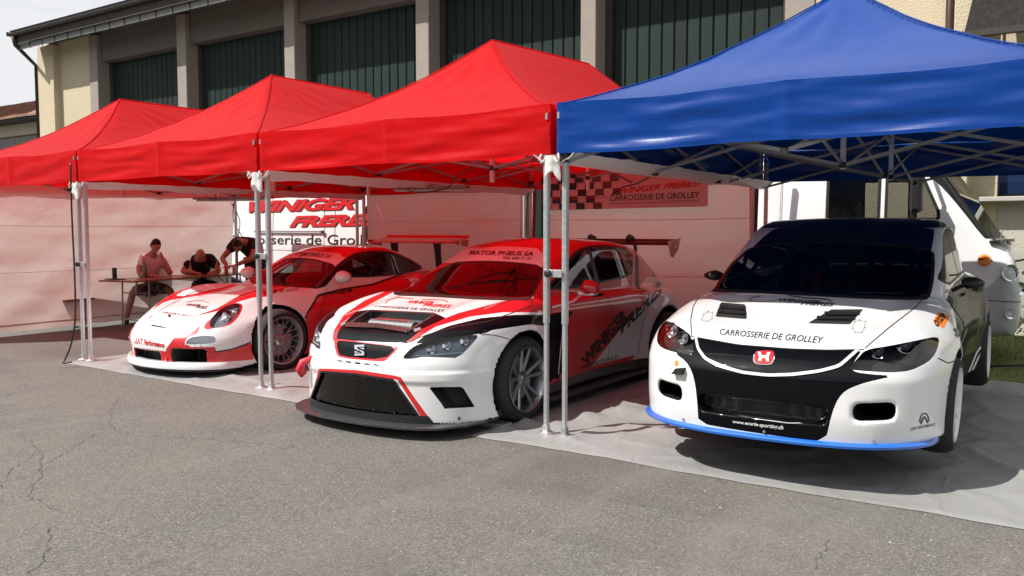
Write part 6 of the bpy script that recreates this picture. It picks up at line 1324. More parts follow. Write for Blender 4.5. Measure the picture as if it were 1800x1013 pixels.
    for s_ in (1, -1):
        ep = MB().poly([(s_ * .80, 3.98, 1.41), (s_ * .80, 4.32, 1.45), (s_ * .80, 4.26, 1.33), (s_ * .80, 4.12, 1.23), (s_ * .80, 4.06, 1.25)], (s_ * .008, 0, 0)).build('wing_endplate', M_red, w_)
        cx = MB(); cx.box((s_ * .812, 4.15, 1.35), (.003, .05, .016)); cx.box((s_ * .8125, 4.15, 1.35), (.003, .016, .05)); cx.build('cross_sticker', M_decalw, w_)
        MB().poly([(s_ * .25, 4.10, 1.40), (s_ * .25, 4.06, 1.46), (s_ * .25, 4.14, 1.49), (s_ * .25, 4.26, 1.46), (s_ * .25, 4.34, 1.33), (s_ * .25, 4.30, 1.05), (s_ * .25, 4.24, 1.05), (s_ * .25, 4.27, 1.33), (s_ * .25, 4.20, 1.43), (s_ * .25, 4.12, 1.44), (s_ * .25, 4.16, 1.40)], (.012, 0, 0)).build('wing_bracket', M_trim, w_)
    for s_ in (1, -1):
        wheel(root, (s_ * .842, .97, .352), s_, 'ten', .345, .25, .26); wheel(root, (s_ * .855, 3.66, .345), s_, 'ten', .345, .25, .26)
    cabin(root, B, .2, .97, 1.30, 3.6, .74, 1.42, cagec=simple('cage_dark', (.04, .04, .045), .4))
    return root

# ---------- red and white coupe
def coupe():
    D = COUPE; B = body_coupe()
    root = empty('race_car', (-4.96, -.15, 0), COUPE_RZ, 'red and white rear engined race coupe with round headlights beside the picnic table', 'race car', 'race cars parked under the tents')
    WH, BLK, RED, IN, TR, GL, SGL, HL, LA, SLT = 0, 1, 2, 5, 6, 10, 11, 12, 13, 14
    B.cut(lambda V, N: np.maximum(1.205 - V[:, 2], np.abs(V[:, 0]) - .60), RED)
    B.cut(side_field([(1.46, .60), (1.70, .78), (2.1, .83), (2.6, .86), (3.3, .98), (4.6, 1.0), (4.6, 0), (1.3, 0), (1.36, .45)], .5, 0), RED)
    B.cut(reg(D, 'lowred', False), RED)
    for k in ('hoodred_r',): B.cut(reg(D, k, True), RED)
    B.cut(reg(D, 'nosestripe', True), RED)
    B.cut(reg(D, 'headring_r', True, 1), RED); B.cut(reg(D, 'head_r', True, 1), HL); B.cut(reg(D, 'lamp_r', True, 1), LA)
    B.cut(lambda V, N: np.where(V[:, 1] < 1.1, V[:, 2] - .150 - .02 * np.abs(V[:, 0]), .05), WH)
    iw = lambda V, N: np.where(V[:, 1] < .8, np.minimum(np.maximum(np.abs(V[:, 0]) - .255, np.abs(V[:, 2] - .215) - .064), np.maximum(np.abs(np.abs(V[:, 0]) - .55) - .165, np.abs(V[:, 2] - .235) - .086)), .05)
    B.cut(lambda V, N: np.maximum(iw(V, N), .012 - (V[:, 1] - SWC(np.abs(V[:, 0])))), IN)
    B.cut(reg(D, 'slot', False), SLT)
    ws = reg(D, 'windscreen', False, 1); B.cut(reg(D, 'banner'), WH); B.cut(ws, GL); B.cut(reg(D, 'windscreen', False, 1, .02), TR, [RED, WH])
    sf = side_field([(1.98, .985), (2.12, 1.08), (2.28, 1.17), (2.5, 1.24), (2.85, 1.265), (3.2, 1.22), (3.55, 1.11), (3.72, 1.03), (3.5, 1.0), (2.8, .96)], .3)
    B.cut(sf, SGL); B.cut(lambda V, N: sf(V, N) - .018, TR, [RED, WH]); B.cut(side_field([(2.98, .9), (3.06, .9), (3.04, 1.5), (2.96, 1.5)], .3, 0), TR, [SGL])
    B.cut(lambda V, N: np.maximum(np.maximum(np.abs(V[:, 0]) - .5, 1.0 - V[:, 2]), 3.25 - V[:, 1]), GL)
    ax = [(1.08, .34, .386), (3.42, .34, .393)]; B.cut(wells(ax, .52), IN); B.cut(under(.14), IN)
    mats = {WH: M_white, BLK: M_black, RED: M_red, IN: M_trim, TR: M_trim}
    B.extract([WH, BLK, RED, IN, TR], 'body', mats, root)
    B.islands(GL, lambda c: 'windscreen' if c[1] < 2.6 else 'rear_window', {GL: M_glass}, root); B.islands(SGL, 'side_window', {SGL: M_glass}, root)
    for s_ in (1, -1):
        keep = B.M.copy(); sd_ = B.V[B.T][:, :, 0].mean(1) * s_ < 0; B.M[(B.M == HL) & sd_] = 99; B.M[(B.M == LA) & sd_] = 99
        hsel = B.T[B.M == HL]
        h = B.extract([HL], 'headlight', {HL: M_lens}, root); B.cup(HL, (0, .05, -.045), 'lamp_housing', [simple('lamp_silver', (.80, .81, .83), .35, .0, .5), M_trim], h)
        if len(hsel):
            hp = B.V[hsel].reshape(-1, 3).mean(0); lampbowl(h, Vector(hp) + Vector((0, .02, -.01)), (s_ * .15, -1, .5), .062); lampbowl(h, Vector(hp) + Vector((s_ * .02, .12, .03)), (s_ * .15, -1, .5), .035)
        l_ = B.extract([LA], 'daytime_lamp', {LA: M_lens}, root); B.cup(LA, (0, .02, 0), 'lamp_housing', [simple('lamp_silver', None), M_decalw], l_)
        for k in range(6):
            p = B.hit(Vector((s_ * (.44 + .045 * k), -1, .355)), (0, -1, 0))[0]
            if p: MB().box(p + Vector((0, .012, 0)), (.032, .01, .022)).build('led_cell', M_lensglass, l_)
        B.M = keep
    B.cup(SLT, (0, .01, -.02), 'bonnet_slot', [M_gap, M_decalgrey], root)
    for k in ('gap_hood_f', 'gap_hood_l', 'gap_hood_r', 'gap_door'): B.ribbon('panel_gap', D[k][0], .005, D[k][1], M_gap, root, .0012)
    B.ribbon('side_line', D['black_line_r'][0], .014, D['black_line_r'][1], M_decal, root, .002)
    for s_ in (1, -1): B.ribbon('side_line', [(s_ * .9, y, z) for y, z in [(1.38, .52), (1.46, .60), (1.70, .78), (2.1, .83), (2.6, .86), (3.3, .98)]], .022, (s_, 0, 0), M_decal, root, .002)
    B.ribbon('hook_cover', D['hook'][0], .003, D['hook'][1], M_decalgrey, root, .0015, closed=True)
    T_ = lambda k, s, m=M_decal, **kw: B.text('lettering', s, D[k][0], D[k][1], m, root, **kw)
    T_('t_ant', 'ANT Performance', M_decalred, bold=.04); T_('t_win1', 'WINIGER', shear=.5, bold=.02); T_('t_win2', 'FRERES', shear=.5, bold=.02); T_('t_carr', 'CARROSSERIE DE GROLLEY', bold=.005, shear=.2)
    T_('t_onze', 'onze', bold=.03); T_('t_titi', 'titi & titou', shear=.3); T_('t_banner', 'MAYOR PNEUS SA', shear=.2, bold=.02)
    T_('t_url', 'www.winiger', M_decalred)
    B.ribbon('logo_line', D['arc'][0], .005, D['arc'][1], M_decal, root, .002); B.patch('crest', D['crest'][0], D['crest'][1], M_decal, root, .003)
    for k in ('pin1', 'pin2'): B.patch('bonnet_pin', D[k][0], D[k][1], M_steel, root, .004)
    lip(B, 'front_lip', .138, .055, .07, 68, M_white, root, drop=.0); lip(B, 'lip_rubber', .092, .05, .028, 66, M_trim, root)
    # centre tow hook boss
    p = B.hit(Vector((.32, -1, .20)), (0, -1, 0))[0]
    if p: MB().lathe([(.0, .004), (.012, .004), (.016, .008), (.022, .006), (.024, 0)], 14, M=Matrix.Translation(p) @ Matrix.Rotation(R(90), 4, 'X')).build('tow_boss', M_red, root)
    for s_ in (1, -1):
        wheel(root, (s_ * .82, 1.08, .338), s_, 'mesh', .338, .25, .256, steer=0); wheel(root, (s_ * .835, 3.42, .338), s_, 'mesh', .338, .25, .256)
        mirror_shell(root, (s_ * .90, 1.98, .985), s_, [M_white], (.15, .19, .078))
    # wiper
    w_ = [Vector(p) for p in D['wiper'][0]]; dv = Vector(D['wiper'][1]); P = []
    for p in w_:
        h, n = B.hit(p + dv * .3, dv); P.append((h or p) + dv * .02)
    MB().tube(P, .006, 6).build('wiper', M_trim, root); MB().bar(P[0] + Vector((0, -.08, -.03)), P[1], .012).build('wiper_arm', M_trim, root)
    cabin(root, B, .2, .895, 1.62, 3.2, .68, 1.27, wheel_x=-.33)
    wg = MB(); pr_ = [(0, -.02), (.06, .005), (.15, .026), (.32, .060), (.34, .085), (.32, .048), (.15, .006), (.04, -.030)]
    wg.raw([(x, 4.02 + a_, 1.375 + b_) for x in (-.78, .84) for a_, b_ in pr_], [(k, (k + 1) % 8, 8 + (k + 1) % 8, 8 + k) for k in range(8)] + [tuple(range(8))[::-1], tuple(range(8, 16))]); w_ = wg.build('rear_wing', M_red, root)
    for s_ in (1, -1):
        MB().poly([(s_ * .84, 4.0, 1.39), (s_ * .84, 4.33, 1.40), (s_ * .84, 4.31, 1.30), (s_ * .84, 4.08, 1.33)], (s_ * .008, 0, 0)).build('wing_endplate', M_red, w_)
        MB().poly([(s_ * .42, 4.06, 1.37), (s_ * .42, 4.22, 1.37), (s_ * .42, 4.22, 1.2), (s_ * .42, 4.26, .86), (s_ * .42, 4.14, .86), (s_ * .42, 4.1, 1.2)], (.012, 0, 0)).build('wing_bracket', M_trim, w_)
    B.patch('tail_lamp', [(.5, 4.4, .70), (.82, 4.2, .72), (.82, 4.2, .64), (.5, 4.4, .62)], (.2, 1, 0), M_red, root, .003)
    return root
COUPE_RZ = R(-2.5)
SWC = I((0, 0), (.25, .03), (.45, .095), (.6, .175), (.72, .275), (.80, .39), (.86, .53), (.90, .70), (.98, 1.0))
sedan(); hatch(); coupe()

# ------------------------------------------------------------------ hall behind the tents
def stucco(name, col, sc=28, st=.4):
    t = NT(name); c = t.co(); n1 = t.noise(c, sc, 6, .7); n2 = t.noise(c, .7, 5, .6); v = t.n('ShaderNodeTexVoronoi', i_Scale=sc * 1.3, feature='F1'); t.l(c, v.inputs[0])
    t.base(t.mix(t.ramp(n2, [(.35, 0.), (.7, .35)]), t.mix(t.ramp(n1, [(.3, 0.), (.7, 1.)]), tuple(k * .88 for k in col), col), tuple(k * .72 for k in col)))
    t.set(Roughness=.95, Specular_IOR_Level=.2, Normal=t.bump(t.mix(.5, n1, v.outputs['Distance']), st, .03)); MATS[name] = t.m; return t.m
M_cream = stucco('stucco_cream', (.56, .49, .35)); M_pale = stucco('stucco_pale', (.52, .50, .43), 40, .5)
M_beam = simple('beam_shaded', (.12, .105, .09), .9, var=.15, vs=3, bump=.2, bs=40)  # lintel and beam colour darkened to hold the shade under the eaves
M_conc = simple('concrete_brown', (.27, .24, .21), .85, var=.15, vs=3, bump=.2, bs=40)
def boards():
    t = NT('green_boards'); c = t.co(scale=(7, 7, .7)); n = t.noise(c, 2.2, 7, .65); sp = t.noise(t.co(scale=(1, 1, .6)), 5.5, 3, .5)
    oi = t.n('ShaderNodeObjectInfo'); cb = t.mix(n, (.004, .013, .011), (.014, .034, .028)); cb = t.mix(t.ramp(oi.outputs['Random'], [(.0, 0.), (1., .55)]), cb, (.006, .012, .011)); t.base(t.mix(t.ramp(sp, [(.80, 0.), (.83, 1.)]), cb, (.22, .27, .25))); t.set(Roughness=.62, Specular_IOR_Level=.25, Normal=t.bump(n, .25, .01)); return t.m
M_board = boards()
M_brown = simple('dark_timber', (.035, .028, .024), .7, var=.25, vs=4, bump=.2, bs=30)
M_tile = simple('roof_tile_dark', (.055, .045, .042), .8, var=.35, vs=6, bump=.3, bs=40); M_tile2 = simple('roof_tile_brown', (.20, .105, .07), .85, var=.35, vs=5, bump=.3, bs=40)
M_sheet = simple('eave_panel', (.20, .21, .21), .6, var=.15, vs=3)
FV = 9.0
hall = empty('hall_building', (-10, FV, 0), 0, 'long hall with dark green timber bays, brown pillars and cream walls behind the tents', 'building')
def hb(name, mb, mats, **kw):
    o = mb.build(name, mats, None, **kw); o.parent = hall; o.matrix_parent_inverse = Matrix.Translation((10, -FV, 0)); return o
piers = [(-22.0, -21.56), (-17.63, -17.22), (-13.29, -12.92), (-9.07, -8.70), (-4.96, -4.63), (-1.10, -.62)]
for a, b in piers: hb('pillar', MB().box(((a + b) / 2, FV + .25, 3.7), (b - a, .5, 7.3)), M_conc, bevel=.012)
board_me = MB().poly([(-.118, 0, 0), (-.10, -.022, 0), (.10, -.022, 0), (.118, 0, 0)], (0, 0, 6.4)).me()
board_me.materials.append(M_board)
def board(x, first=[True]):
    o = bpy.data.objects.new('board', board_me); COL.objects.link(o); o.parent = hall; o.location = (x + 10, .46, .2); return o
bays = [(a[1], b[0]) for a, b in zip(piers[:-1], piers[1:])]
for a, b in bays:
    n = max(1, round((b - a - .3) / .245)); w_ = (b - a - .3) / n
    hb('bay_backing', MB().box(((a + b) / 2, FV + .53, 3.4), (b - a, .04, 6.6)), simple('bay_dark', (.01, .012, .012), .9))
    for k in range(n):
        o = board(a + .15 + (k + .5) * w_); o.scale = (w_ / .245, 1, 1)
    for s in (a + .07, b - .07): hb('bay_frame', MB().box((s, FV + .42, 3.4), (.14, .10, 6.5)), M_brown)
    hb('lintel', MB().box(((a + b) / 2, FV + .30, 6.98), (b - a - .004, .36, .84)), M_beam, bevel=.01)
hb('beam', MB().box((-11.4, FV + .22, 7.62), (21.6, .50, .44)), M_beam)
# cream end wall on the left with its stepped corner, and on the right
hb('cream_wall', MB().box((-23.35, FV + .30, 3.7), (2.7, .5, 7.4)), M_cream); hb('corner_pier', MB().box((-24.25, FV + .02, 3.65), (.95, .36, 7.28)), M_cream, bevel=.01)
hb('end_wall', MB().box((-24.85, FV + 6, 3.7), (.3, 12, 7.4)), M_cream)
hb('cream_wall', MB().box((.72, FV + .25, 4.2), (2.64, .5, 8.4)), M_cream); hb('buttress', MB().box((1.58, FV - .12, 4.2), (.24, .6, 8.4)), M_cream, bevel=.01)
hb('pale_wall', MB().box((5.4, FV + .3, 1.0), (7.4, .5, 2.0)), M_pale); hb('cream_wall', MB().box((5.4, FV + .3, 5.55), (7.4, .5, 5.7)), M_cream)
hb('wall_rest', MB().box((3.5, FV + 6, 4.2), (11, 11, 8.3)), M_cream)
# window on the right under its lintel
wf = hb('window', MB().box((3.2, FV + .22, 2.36), (2.9, .06, .72)), M_brown); MB().box((3.2 + 10 - 10, 0, 0), (0.001, .001, .001))
gl = MB().box((3.2, FV + .17, 2.36), (2.7, .02, .6)).build('pane', simple('pane_dark', (.01, .02, .05), .08, 0, 1), None); gl.parent = wf; gl.matrix_parent_inverse = hall.matrix_world.inverted() @ Matrix.Identity(4); gl.matrix_parent_inverse = Matrix.Identity(4)
hb('window_sill', MB().box((3.2, FV - .05, 1.98), (3.1, .36, .07)), simple('sill_stone', (.40, .39, .36), .8, var=.1), bevel=.01)
# dark tiled canopy roof at the upper right
ar = MB(); 
for j in range(9):
    for i in range(16):
        x = 1.75 + .28 * i + .0 * j; y = FV - .95 + .11 * j + 0; z = 4.30 + .24 * j
        if x < 1.62 + .035 * j * 3: continue
        ar.raw([Vector((x - .14, y, z)), Vector((x + .14, y, z)), Vector((x + .14, y + .12, z + .29)), Vector((x - .14, y + .12, z + .29)), Vector((x, y - .045, z + .01)), Vector((x, y + .075, z + .30))], [(0, 4, 5, 3), (4, 1, 2, 5)])
M_tblk = simple('tile_black', (.012, .010, .010), .9, var=.3)
hb('side_roof', MB().poly([(1.66, FV - .98, 4.22), (6.5, FV - .98, 4.22), (6.5, FV + .05, 6.5), (1.95, FV + .05, 6.5)], (0, .05, -.06)), M_tblk)
hb('side_gutter', MB().box((4.0, FV - 1.0, 4.20), (4.8, .10, .08)), M_brown)
# eaves: soffit, hanging panels, gutter, tiles, roof
E0, E1, EV = -24.6, 0.6, 8.15
hb('soffit', MB().box(((E0 + E1) / 2, (EV + FV) / 2 + .1, 7.50), (E1 - E0, 1.05, .10)), M_brown); hb('eave_board', MB().box(((E0 + E1) / 2, EV + .02, 7.42), (E1 - E0, .05, .30)), M_brown)
pme = MB().box((0, 0, 0), (.70, .02, .17)).me(); pme.materials.append(M_sheet); hme = MB().box((0, 0, 0), (.035, .05, .22)).me(); hme.materials.append(M_brown)
x = E0 + .3
while x < -8:
    for nm, me_, xx, zz in (('eave_panel', pme, x, 7.20), ('gutter_bracket', hme, x + .365, 7.22)):
        o = bpy.data.objects.new(nm, me_); COL.objects.link(o); o.parent = hall; o.location = (xx + 10, EV + .10 - FV, zz)
    x += .73
gt = MB(); gt.lathe([(.085, E0 - .15), (.085, E1)], 14, ax='X', a0=math.pi, a1=2 * math.pi, M=Matrix.Translation((0, EV - .09, 7.58))); hb('gutter', gt, simple('zinc_dark', (.06, .055, .055), .5, .5))
hb('gutter_end', MB().box((E0 - .17, EV - .09, 7.57), (.04, .20, .12)), M_brown); hb('bargeboard', MB().poly([(E0 - .05, EV - .02, 7.25), (E0 - .05, EV - .02, 7.62), (E0 - .05, EV + 6, 10.4), (E0 - .05, EV + 6, 10.0)], (.06, 0, 0)), M_brown)
tme = MB(); tme.lathe([(.135, 0), (.125, .42)], 8, ax='Z', a0=0, a1=math.pi, M=Matrix.Rotation(R(-66), 4, 'X')); tm = tme.me(); tm.materials.append(M_tile); smooth(tm)
x = E0 + .05; 
while x < -9.5:
    for r_ in range(2 if x < -14 else 1):
        o = bpy.data.objects.new('roof_tile', tm); COL.objects.link(o); o.parent = hall; o.location = (x + 10, EV - .14 + .34 * r_ - FV, 7.66 + .15 * r_)
    x += .262
hb('roof', MB().poly([(E0, EV - .1, 7.62), (6, EV - .1, 7.62), (6, EV + 8, 11.2), (E0, EV + 8, 11.2)], (0, .05, -.08)), M_tile)
# downpipes
dp = hb('downpipe', MB().tube([(E0 + .0, EV - .08, 7.52), (E0 + .0, EV - .02, 7.25), (-24.87, FV - .12, 6.75), (-24.87, FV - .12, 0)], .065, 10), simple('pipe_brown', (.05, .025, .022), .45, .2)); smooth(dp.data)
dp = hb('downpipe', MB().tube([(1.36, FV - .10, 8.3), (1.36, FV - .10, 0)], .06, 10), simple('pipe_brown', None)); smooth(dp.data)
# low building far left
low = empty('shed_building', (-37, 14, 0), 0, 'low building with brown clay tiles and grey ribbed wall at the far left', 'building')
def lb(name, mb, mats, **kw):
    o = mb.build(name, mats, None, **kw); o.parent = low; o.matrix_parent_inverse = Matrix.Translation((37, -14, 0)); return o
lb('wall', MB().box((-38, 16.2, 2.9), (12, 4, 5.8)), M_conc); lb('lintel', MB().box((-38, 14.1, 6.0), (12, .3, .5)), simple('fascia_pale', (.42, .38, .30), .8))
sm_ = MB().poly([(-.08, 0, 0), (-.05, -.07, 0), (.05, -.07, 0), (.08, 0, 0)], (0, 0, 5.7)).me(); sm_.materials.append(simple('ribbed_grey', (.23, .23, .22), .6, var=.1))
for k in range(44):
    o = bpy.data.objects.new('wall_rib', sm_); COL.objects.link(o); o.parent = low; o.location = (-6.4 + k * .2, .15, 0)
lb('soffit', MB().box((-38, 13.8, 6.32), (12, 1.0, .12)), M_brown)
tb2 = MB().lathe([(.15, 0), (.14, .46)], 6, ax='Z', a0=0, a1=math.pi, M=Matrix.Rotation(R(-62), 4, 'X')).me(); tb2.materials.append(M_tile2); smooth(tb2)
for r_ in range(6):
    for k in range(26):
        o = bpy.data.objects.new('roof_tile', tb2); COL.objects.link(o); o.parent = low; o.location = (-5.0 + k * .28 + rg.uniform(-.02, .02), -.75 + r_ * .37, 6.45 + r_ * .19 + rg.uniform(-.012, .012)); o.rotation_euler = (0, 0, rg.uniform(-.04, .04))
lb('roof', MB().poly([(-44, 13.2, 6.42), (-32, 13.2, 6.42), (-32, 15.6, 7.55), (-44, 15.6, 7.55)], (0, .0, -.06)), M_tile2)
# wooded rise across the yard, behind the photographer
for (r0, a0, a1, hh, sd0) in ((46, 200, 340, 13, 4.4),):
    wh = MB().grid(180, 14, lambda u, v: Vector(((r0 + 26 * v + 3 * mn.noise(Vector((u * 30, v * 3, 1)))) * math.cos(R(a0 + (a1 - a0) * u)), (r0 + 26 * v + 3 * mn.noise(Vector((u * 30, v * 3, 7)))) * math.sin(R(a0 + (a1 - a0) * u)), -.2 + (hh + 4 * mn.noise(Vector((u * 7, sd0, 0))) + 3 * mn.noise(Vector((u * 40, v * 5, sd0)))) * min(1, v * 2.2) * math.sin(math.pi * min(1, .02 + u * 1.0)) ** .3))).build('wooded_rise', simple('wood_green', (.035, .055, .028), .95, var=.5, vs=.5), sm=True); tag(wh, kind='structure')
# wooded hill line far behind the shed
hm = MB().grid(60, 6, lambda u, v: Vector((-160 + 130 * u, 90 + 30 * v, (10 + 5 * mn.noise(Vector((u * 5, v, 0))) + 1.0 * mn.noise(Vector((u * 60, v * 9, 0)))) * math.sin(math.pi * min(1, v + .1) * .5)))).build('hill', simple('hill_green', (.03, .05, .04), .95, var=.4, vs=.4), sm=True); tag(hm, kind='structure')

# ------------------------------------------------------------------ grass at the right behind the sedan
def grassm():
    t = NT('grass'); c = t.co(); n = t.noise(c, 3, 6, .65); t.base(t.mix(n, (.06, .09, .02), (.17, .21, .05))); t.set(Roughness=.8, Normal=t.bump(t.noise(c, 60, 4), .6, .02)); return t.m
M_grass = grassm(); tag(MB().box((5.9, 6.75, -.01), (11.2, 4.4, .05)).build('lawn', M_grass), kind='structure')
gb = MB()
for k in range(9000):
    x = rg.uniform(.4, 4.2); y = rg.uniform(4.6, 8.8); h = rg.uniform(.02, .06); a = rg.uniform(0, 6.28); dx, dy = math.cos(a) * .005, math.sin(a) * .005
    gb.raw([(x - dx, y - dy, .012), (x + dx, y + dy, .012), (x + dy * 4 * rg.random(), y + dx * 4 * rg.random(), h)], [(0, 1, 2)])
o = gb.build('grass_blades', M_grass); tag(o, 'short green grass beside the white wall at the right edge', 'grass', kind='stuff')
bush = MB()
for k in range(1500):
    a = Vector((rg.gauss(0, .28), rg.gauss(0, .16), abs(rg.gauss(0, .14)))) + Vector((3.1, 8.5, .05)); s = rg.uniform(.02, .045); q = Vector((rg.uniform(-1, 1), rg.uniform(-1, 1), rg.uniform(-1, 1))).normalized(); p = q.orthogonal().normalized()
    bush.raw([a - p * s, a + q.cross(p) * s * .5, a + p * s, a - q.cross(p) * s * .5], [(0, 1, 2, 3)])
o = bush.build('low_plant', simple('leaf_green', (.05, .10, .02), .6, var=.4)); tag(o, 'low bright green plants at the foot of the pale wall', 'plant', kind='stuff')
o = MB().tube([(2.3, 5.3, .04), (2.7, 5.6, .05), (3.2, 5.5, .04), (4.2, 5.9, .04)], .012, 6).build('hose', M_trim, sm=True); tag(o, 'black hose lying on the grass at the right edge', 'hose')
tp = empty('garden_tap', (3.05, 8.8, 1.55), 0, 'small brass tap with a yellow hose on the pale wall at the right edge', 'tap')
MB().tube([(0, 0, 0), (0, -.16, 0), (0, -.18, -.06)], .018, 8).build('spout', simple('brass', (.5, .38, .15), .35, .9), tp, sm=True); MB().tube([(-.05, -.1, .06), (.05, -.1, .06)], .01, 6).build('tap_handle', simple('brass', None), tp); MB().tube([(0, -.18, -.06), (.02, -.2, -.2), (.1, -.14, -.3), (.16, -.1, -.22), (.14, -.08, -.1)], .022, 8).build('hose_end', simple('hose_yellow', (.5, .45, .22), .6), tp, sm=True)

# ------------------------------------------------------------------ camper van and panel van
def profile_body(poly, hw, rnd, name_k=.12, tum=.0, z0=.9):
    P = np.array(round_poly([np.array(p) for p in poly], 2)); 
    def f(x, y, z):
        sh = np.broadcast(x, y, z).shape; Y = np.broadcast_to(y, np.broadcast(y, z).shape); Z = np.broadcast_to(z, Y.shape)
        s = poly_sd(np.stack([Y.ravel(), Z.ravel()], 1), P).reshape(Y.shape); s = np.broadcast_to(s, sh)
        return smax(s, x - hw + tum * np.maximum(z - z0, 0), rnd)
    return f
def camper():
    root = empty('camper_van', (2.62, 6.45, 0), R(90), 'white camper van with silver front parked behind the sedan', 'camper van')
    poly = [(.10, .30), (.0, .50), (.0, .95), (.10, 1.28), (.32, 1.42), (.60, 1.86), (.88, 2.30), (1.1, 2.40), (1.7, 2.62), (5.6, 2.68), (5.7, 2.5), (5.7, .3)]
    f = profile_body(poly, 1.03, .16, tum=.06); h_ = .034
    B = Body(f, 1.2, -.12, 5.9, .1, 2.8, h_)
    W_, SIL, GL, DK = 0, 1, 2, 3
    B.cut(lambda V, N: V[:, 2] - np.where(V[:, 1] < .35, 1.28 - 1.2 * V[:, 1], .86 - .25 * np.minimum(V[:, 1], 1.4)), SIL)
    B.cut(lambda V, N: np.maximum(np.maximum(1.44 - V[:, 2], V[:, 2] - 2.30), np.maximum(np.abs(V[:, 0]) - .955, V[:, 1] - .95)), GL)
    B.cut(side_field([(.84, 1.66), (.84, 1.72), (1.0, 2.14), (1.40, 2.20), (1.40, 1.66)], .5, 0), GL); B.cut(side_field([(1.48, 1.66), (1.48, 2.20), (2.07, 2.21), (2.07, 1.66)], .5, 0), GL)
    B.cut(lambda V, N: np.where(B_near(V), .0, .0) + .05, DK)
    B.extract([W_, SIL, DK], 'body', {W_: M_white, SIL: M_silverp, DK: M_trim}, root); wi = B.islands(GL, lambda c: 'windscreen' if abs(c[0]) < .3 else 'side_window', {GL: M_glass}, root)
    for o in wi:
        if o and o.name.startswith('windscreen'): o.data.materials[0] = M_glassdark
    for s in (1, -1):
        B.ribbon('window_frame', [(s * 1.0, y, z) for y, z in [(.84, 1.66), (.84, 1.74), (1.02, 2.15), (1.40, 2.20), (1.40, 1.66)]], .035, (s, 0, 0), M_trim, root, .004, closed=True)
        B.ribbon('window_frame', [(s * 1.0, y, z) for y, z in [(1.48, 1.66), (1.48, 2.20), (2.07, 2.21), (2.07, 1.66)]], .035, (s, 0, 0), M_trim, root, .004, closed=True)
        B.ribbon('window_frame', [(s * .93, .36, 1.46), (s * .92, .84, 2.22)], .05, (s * .4, -1, .3), M_trim, root, .006)
        for (off, zz, r) in ((.30, 1.07, .085), (.16, .90, .065), (.30, .62, .05)):
            dd_ = Vector((s * .8, -.6, 0)); p = B.hit(Vector((s * .75, .0 + off, zz)) + dd_ * 2, dd_)[0]
            if p: lampbowl(root, p + dd_ * .012, (s * .8, -.6, .05), r, name='headlight')
        p = B.hit(Vector((s * 2, .36, 1.20)), (s, 0, 0))[0]
        MB().lathe([(0, .02), (.05, .018), (.07, 0)], 16, M=Matrix.Translation(p) @ Matrix.Rotation(R(90) * s, 4, 'Y')).build('turn_lamp', simple('lamp_amber', (.75, .22, .02), .2, 0, 1), root)
        B.ribbon('panel_gap', [(s * 1.0, 2.62, 2.4), (s * 1.0, 2.62, .5)], .012, (s, 0, 0), M_decalgrey, root, .003); MB().box((s * .55, .27, 1.405), (.9, .10, .03)).build('cowl', M_trim, root); B.ribbon('panel_gap', [(s * .9, .0, .75), (s * 1.05, .9, .78), (s * 1.05, 1.6, .8)], .008, (s, -.5, 0), M_gap, root, .003)
        mh = MB(); mh.box((s * 1.32, 1.02, 1.96), (.17, .12, .46)); o = mh.build('side_mirror', M_trim, root, bevel=.03); MB().tube([(s * .96, .95, 2.25), (s * 1.32, 1.05, 2.32), (s * 1.32, 1.06, 1.66), (s * .98, 1.0, 1.58)], .022, 8).build('mirror_arm', M_trim, o)
        for y in (.80, 4.4): wheel(root, (s * .90, y, .33), s, 'white', .33, .22, .22)
    MB().box((0, .06, .62), (1.7, .06, .22)).build('bumper', M_silverp, root, bevel=.02); MB().box((0, .05, 1.0), (.9, .05, .12)).build('grille', M_trim, root)
    o = MB(); o.tube([(-.75, .30, 1.43), (-.1, .40, 1.56), (.5, .42, 1.56)], .012, 6); o.build('wiper', M_trim, root); MB().tube([(-.80, .25, 1.36), (-.84, .22, 1.22), (-.84, .22, 1.55)], .008, 5).build('aerial', M_steel, root)
    st = MB()
    for x in (-.5, .5):
        st.grid(8, 8, lambda u, v: Vector((x + (u - .5) * .46, 1.95 + .08 * v, .95 + .95 * v - .05 * (2 * u - 1) ** 2)))
    st.build('cab_seat', simple('seat_beige', (.18, .17, .15), .9), root, sm=True); MB().box((0, 3.2, 1.6), (1.7, .05, 1.9)).build('cab_curtain', simple('curtain', (.3, .12, .1), .9), root)
    return root
B_near = lambda V: V[:, 0] < 0
camper()
cable([(2.2, 5.42, 1.22), (2.42, 5.5, 1.19), (2.65, 5.9, 1.22), (2.9, 6.8, 1.4), (3.02, 8.6, 1.6)], 'black power cable from the camper van to the tap on the wall', .012)
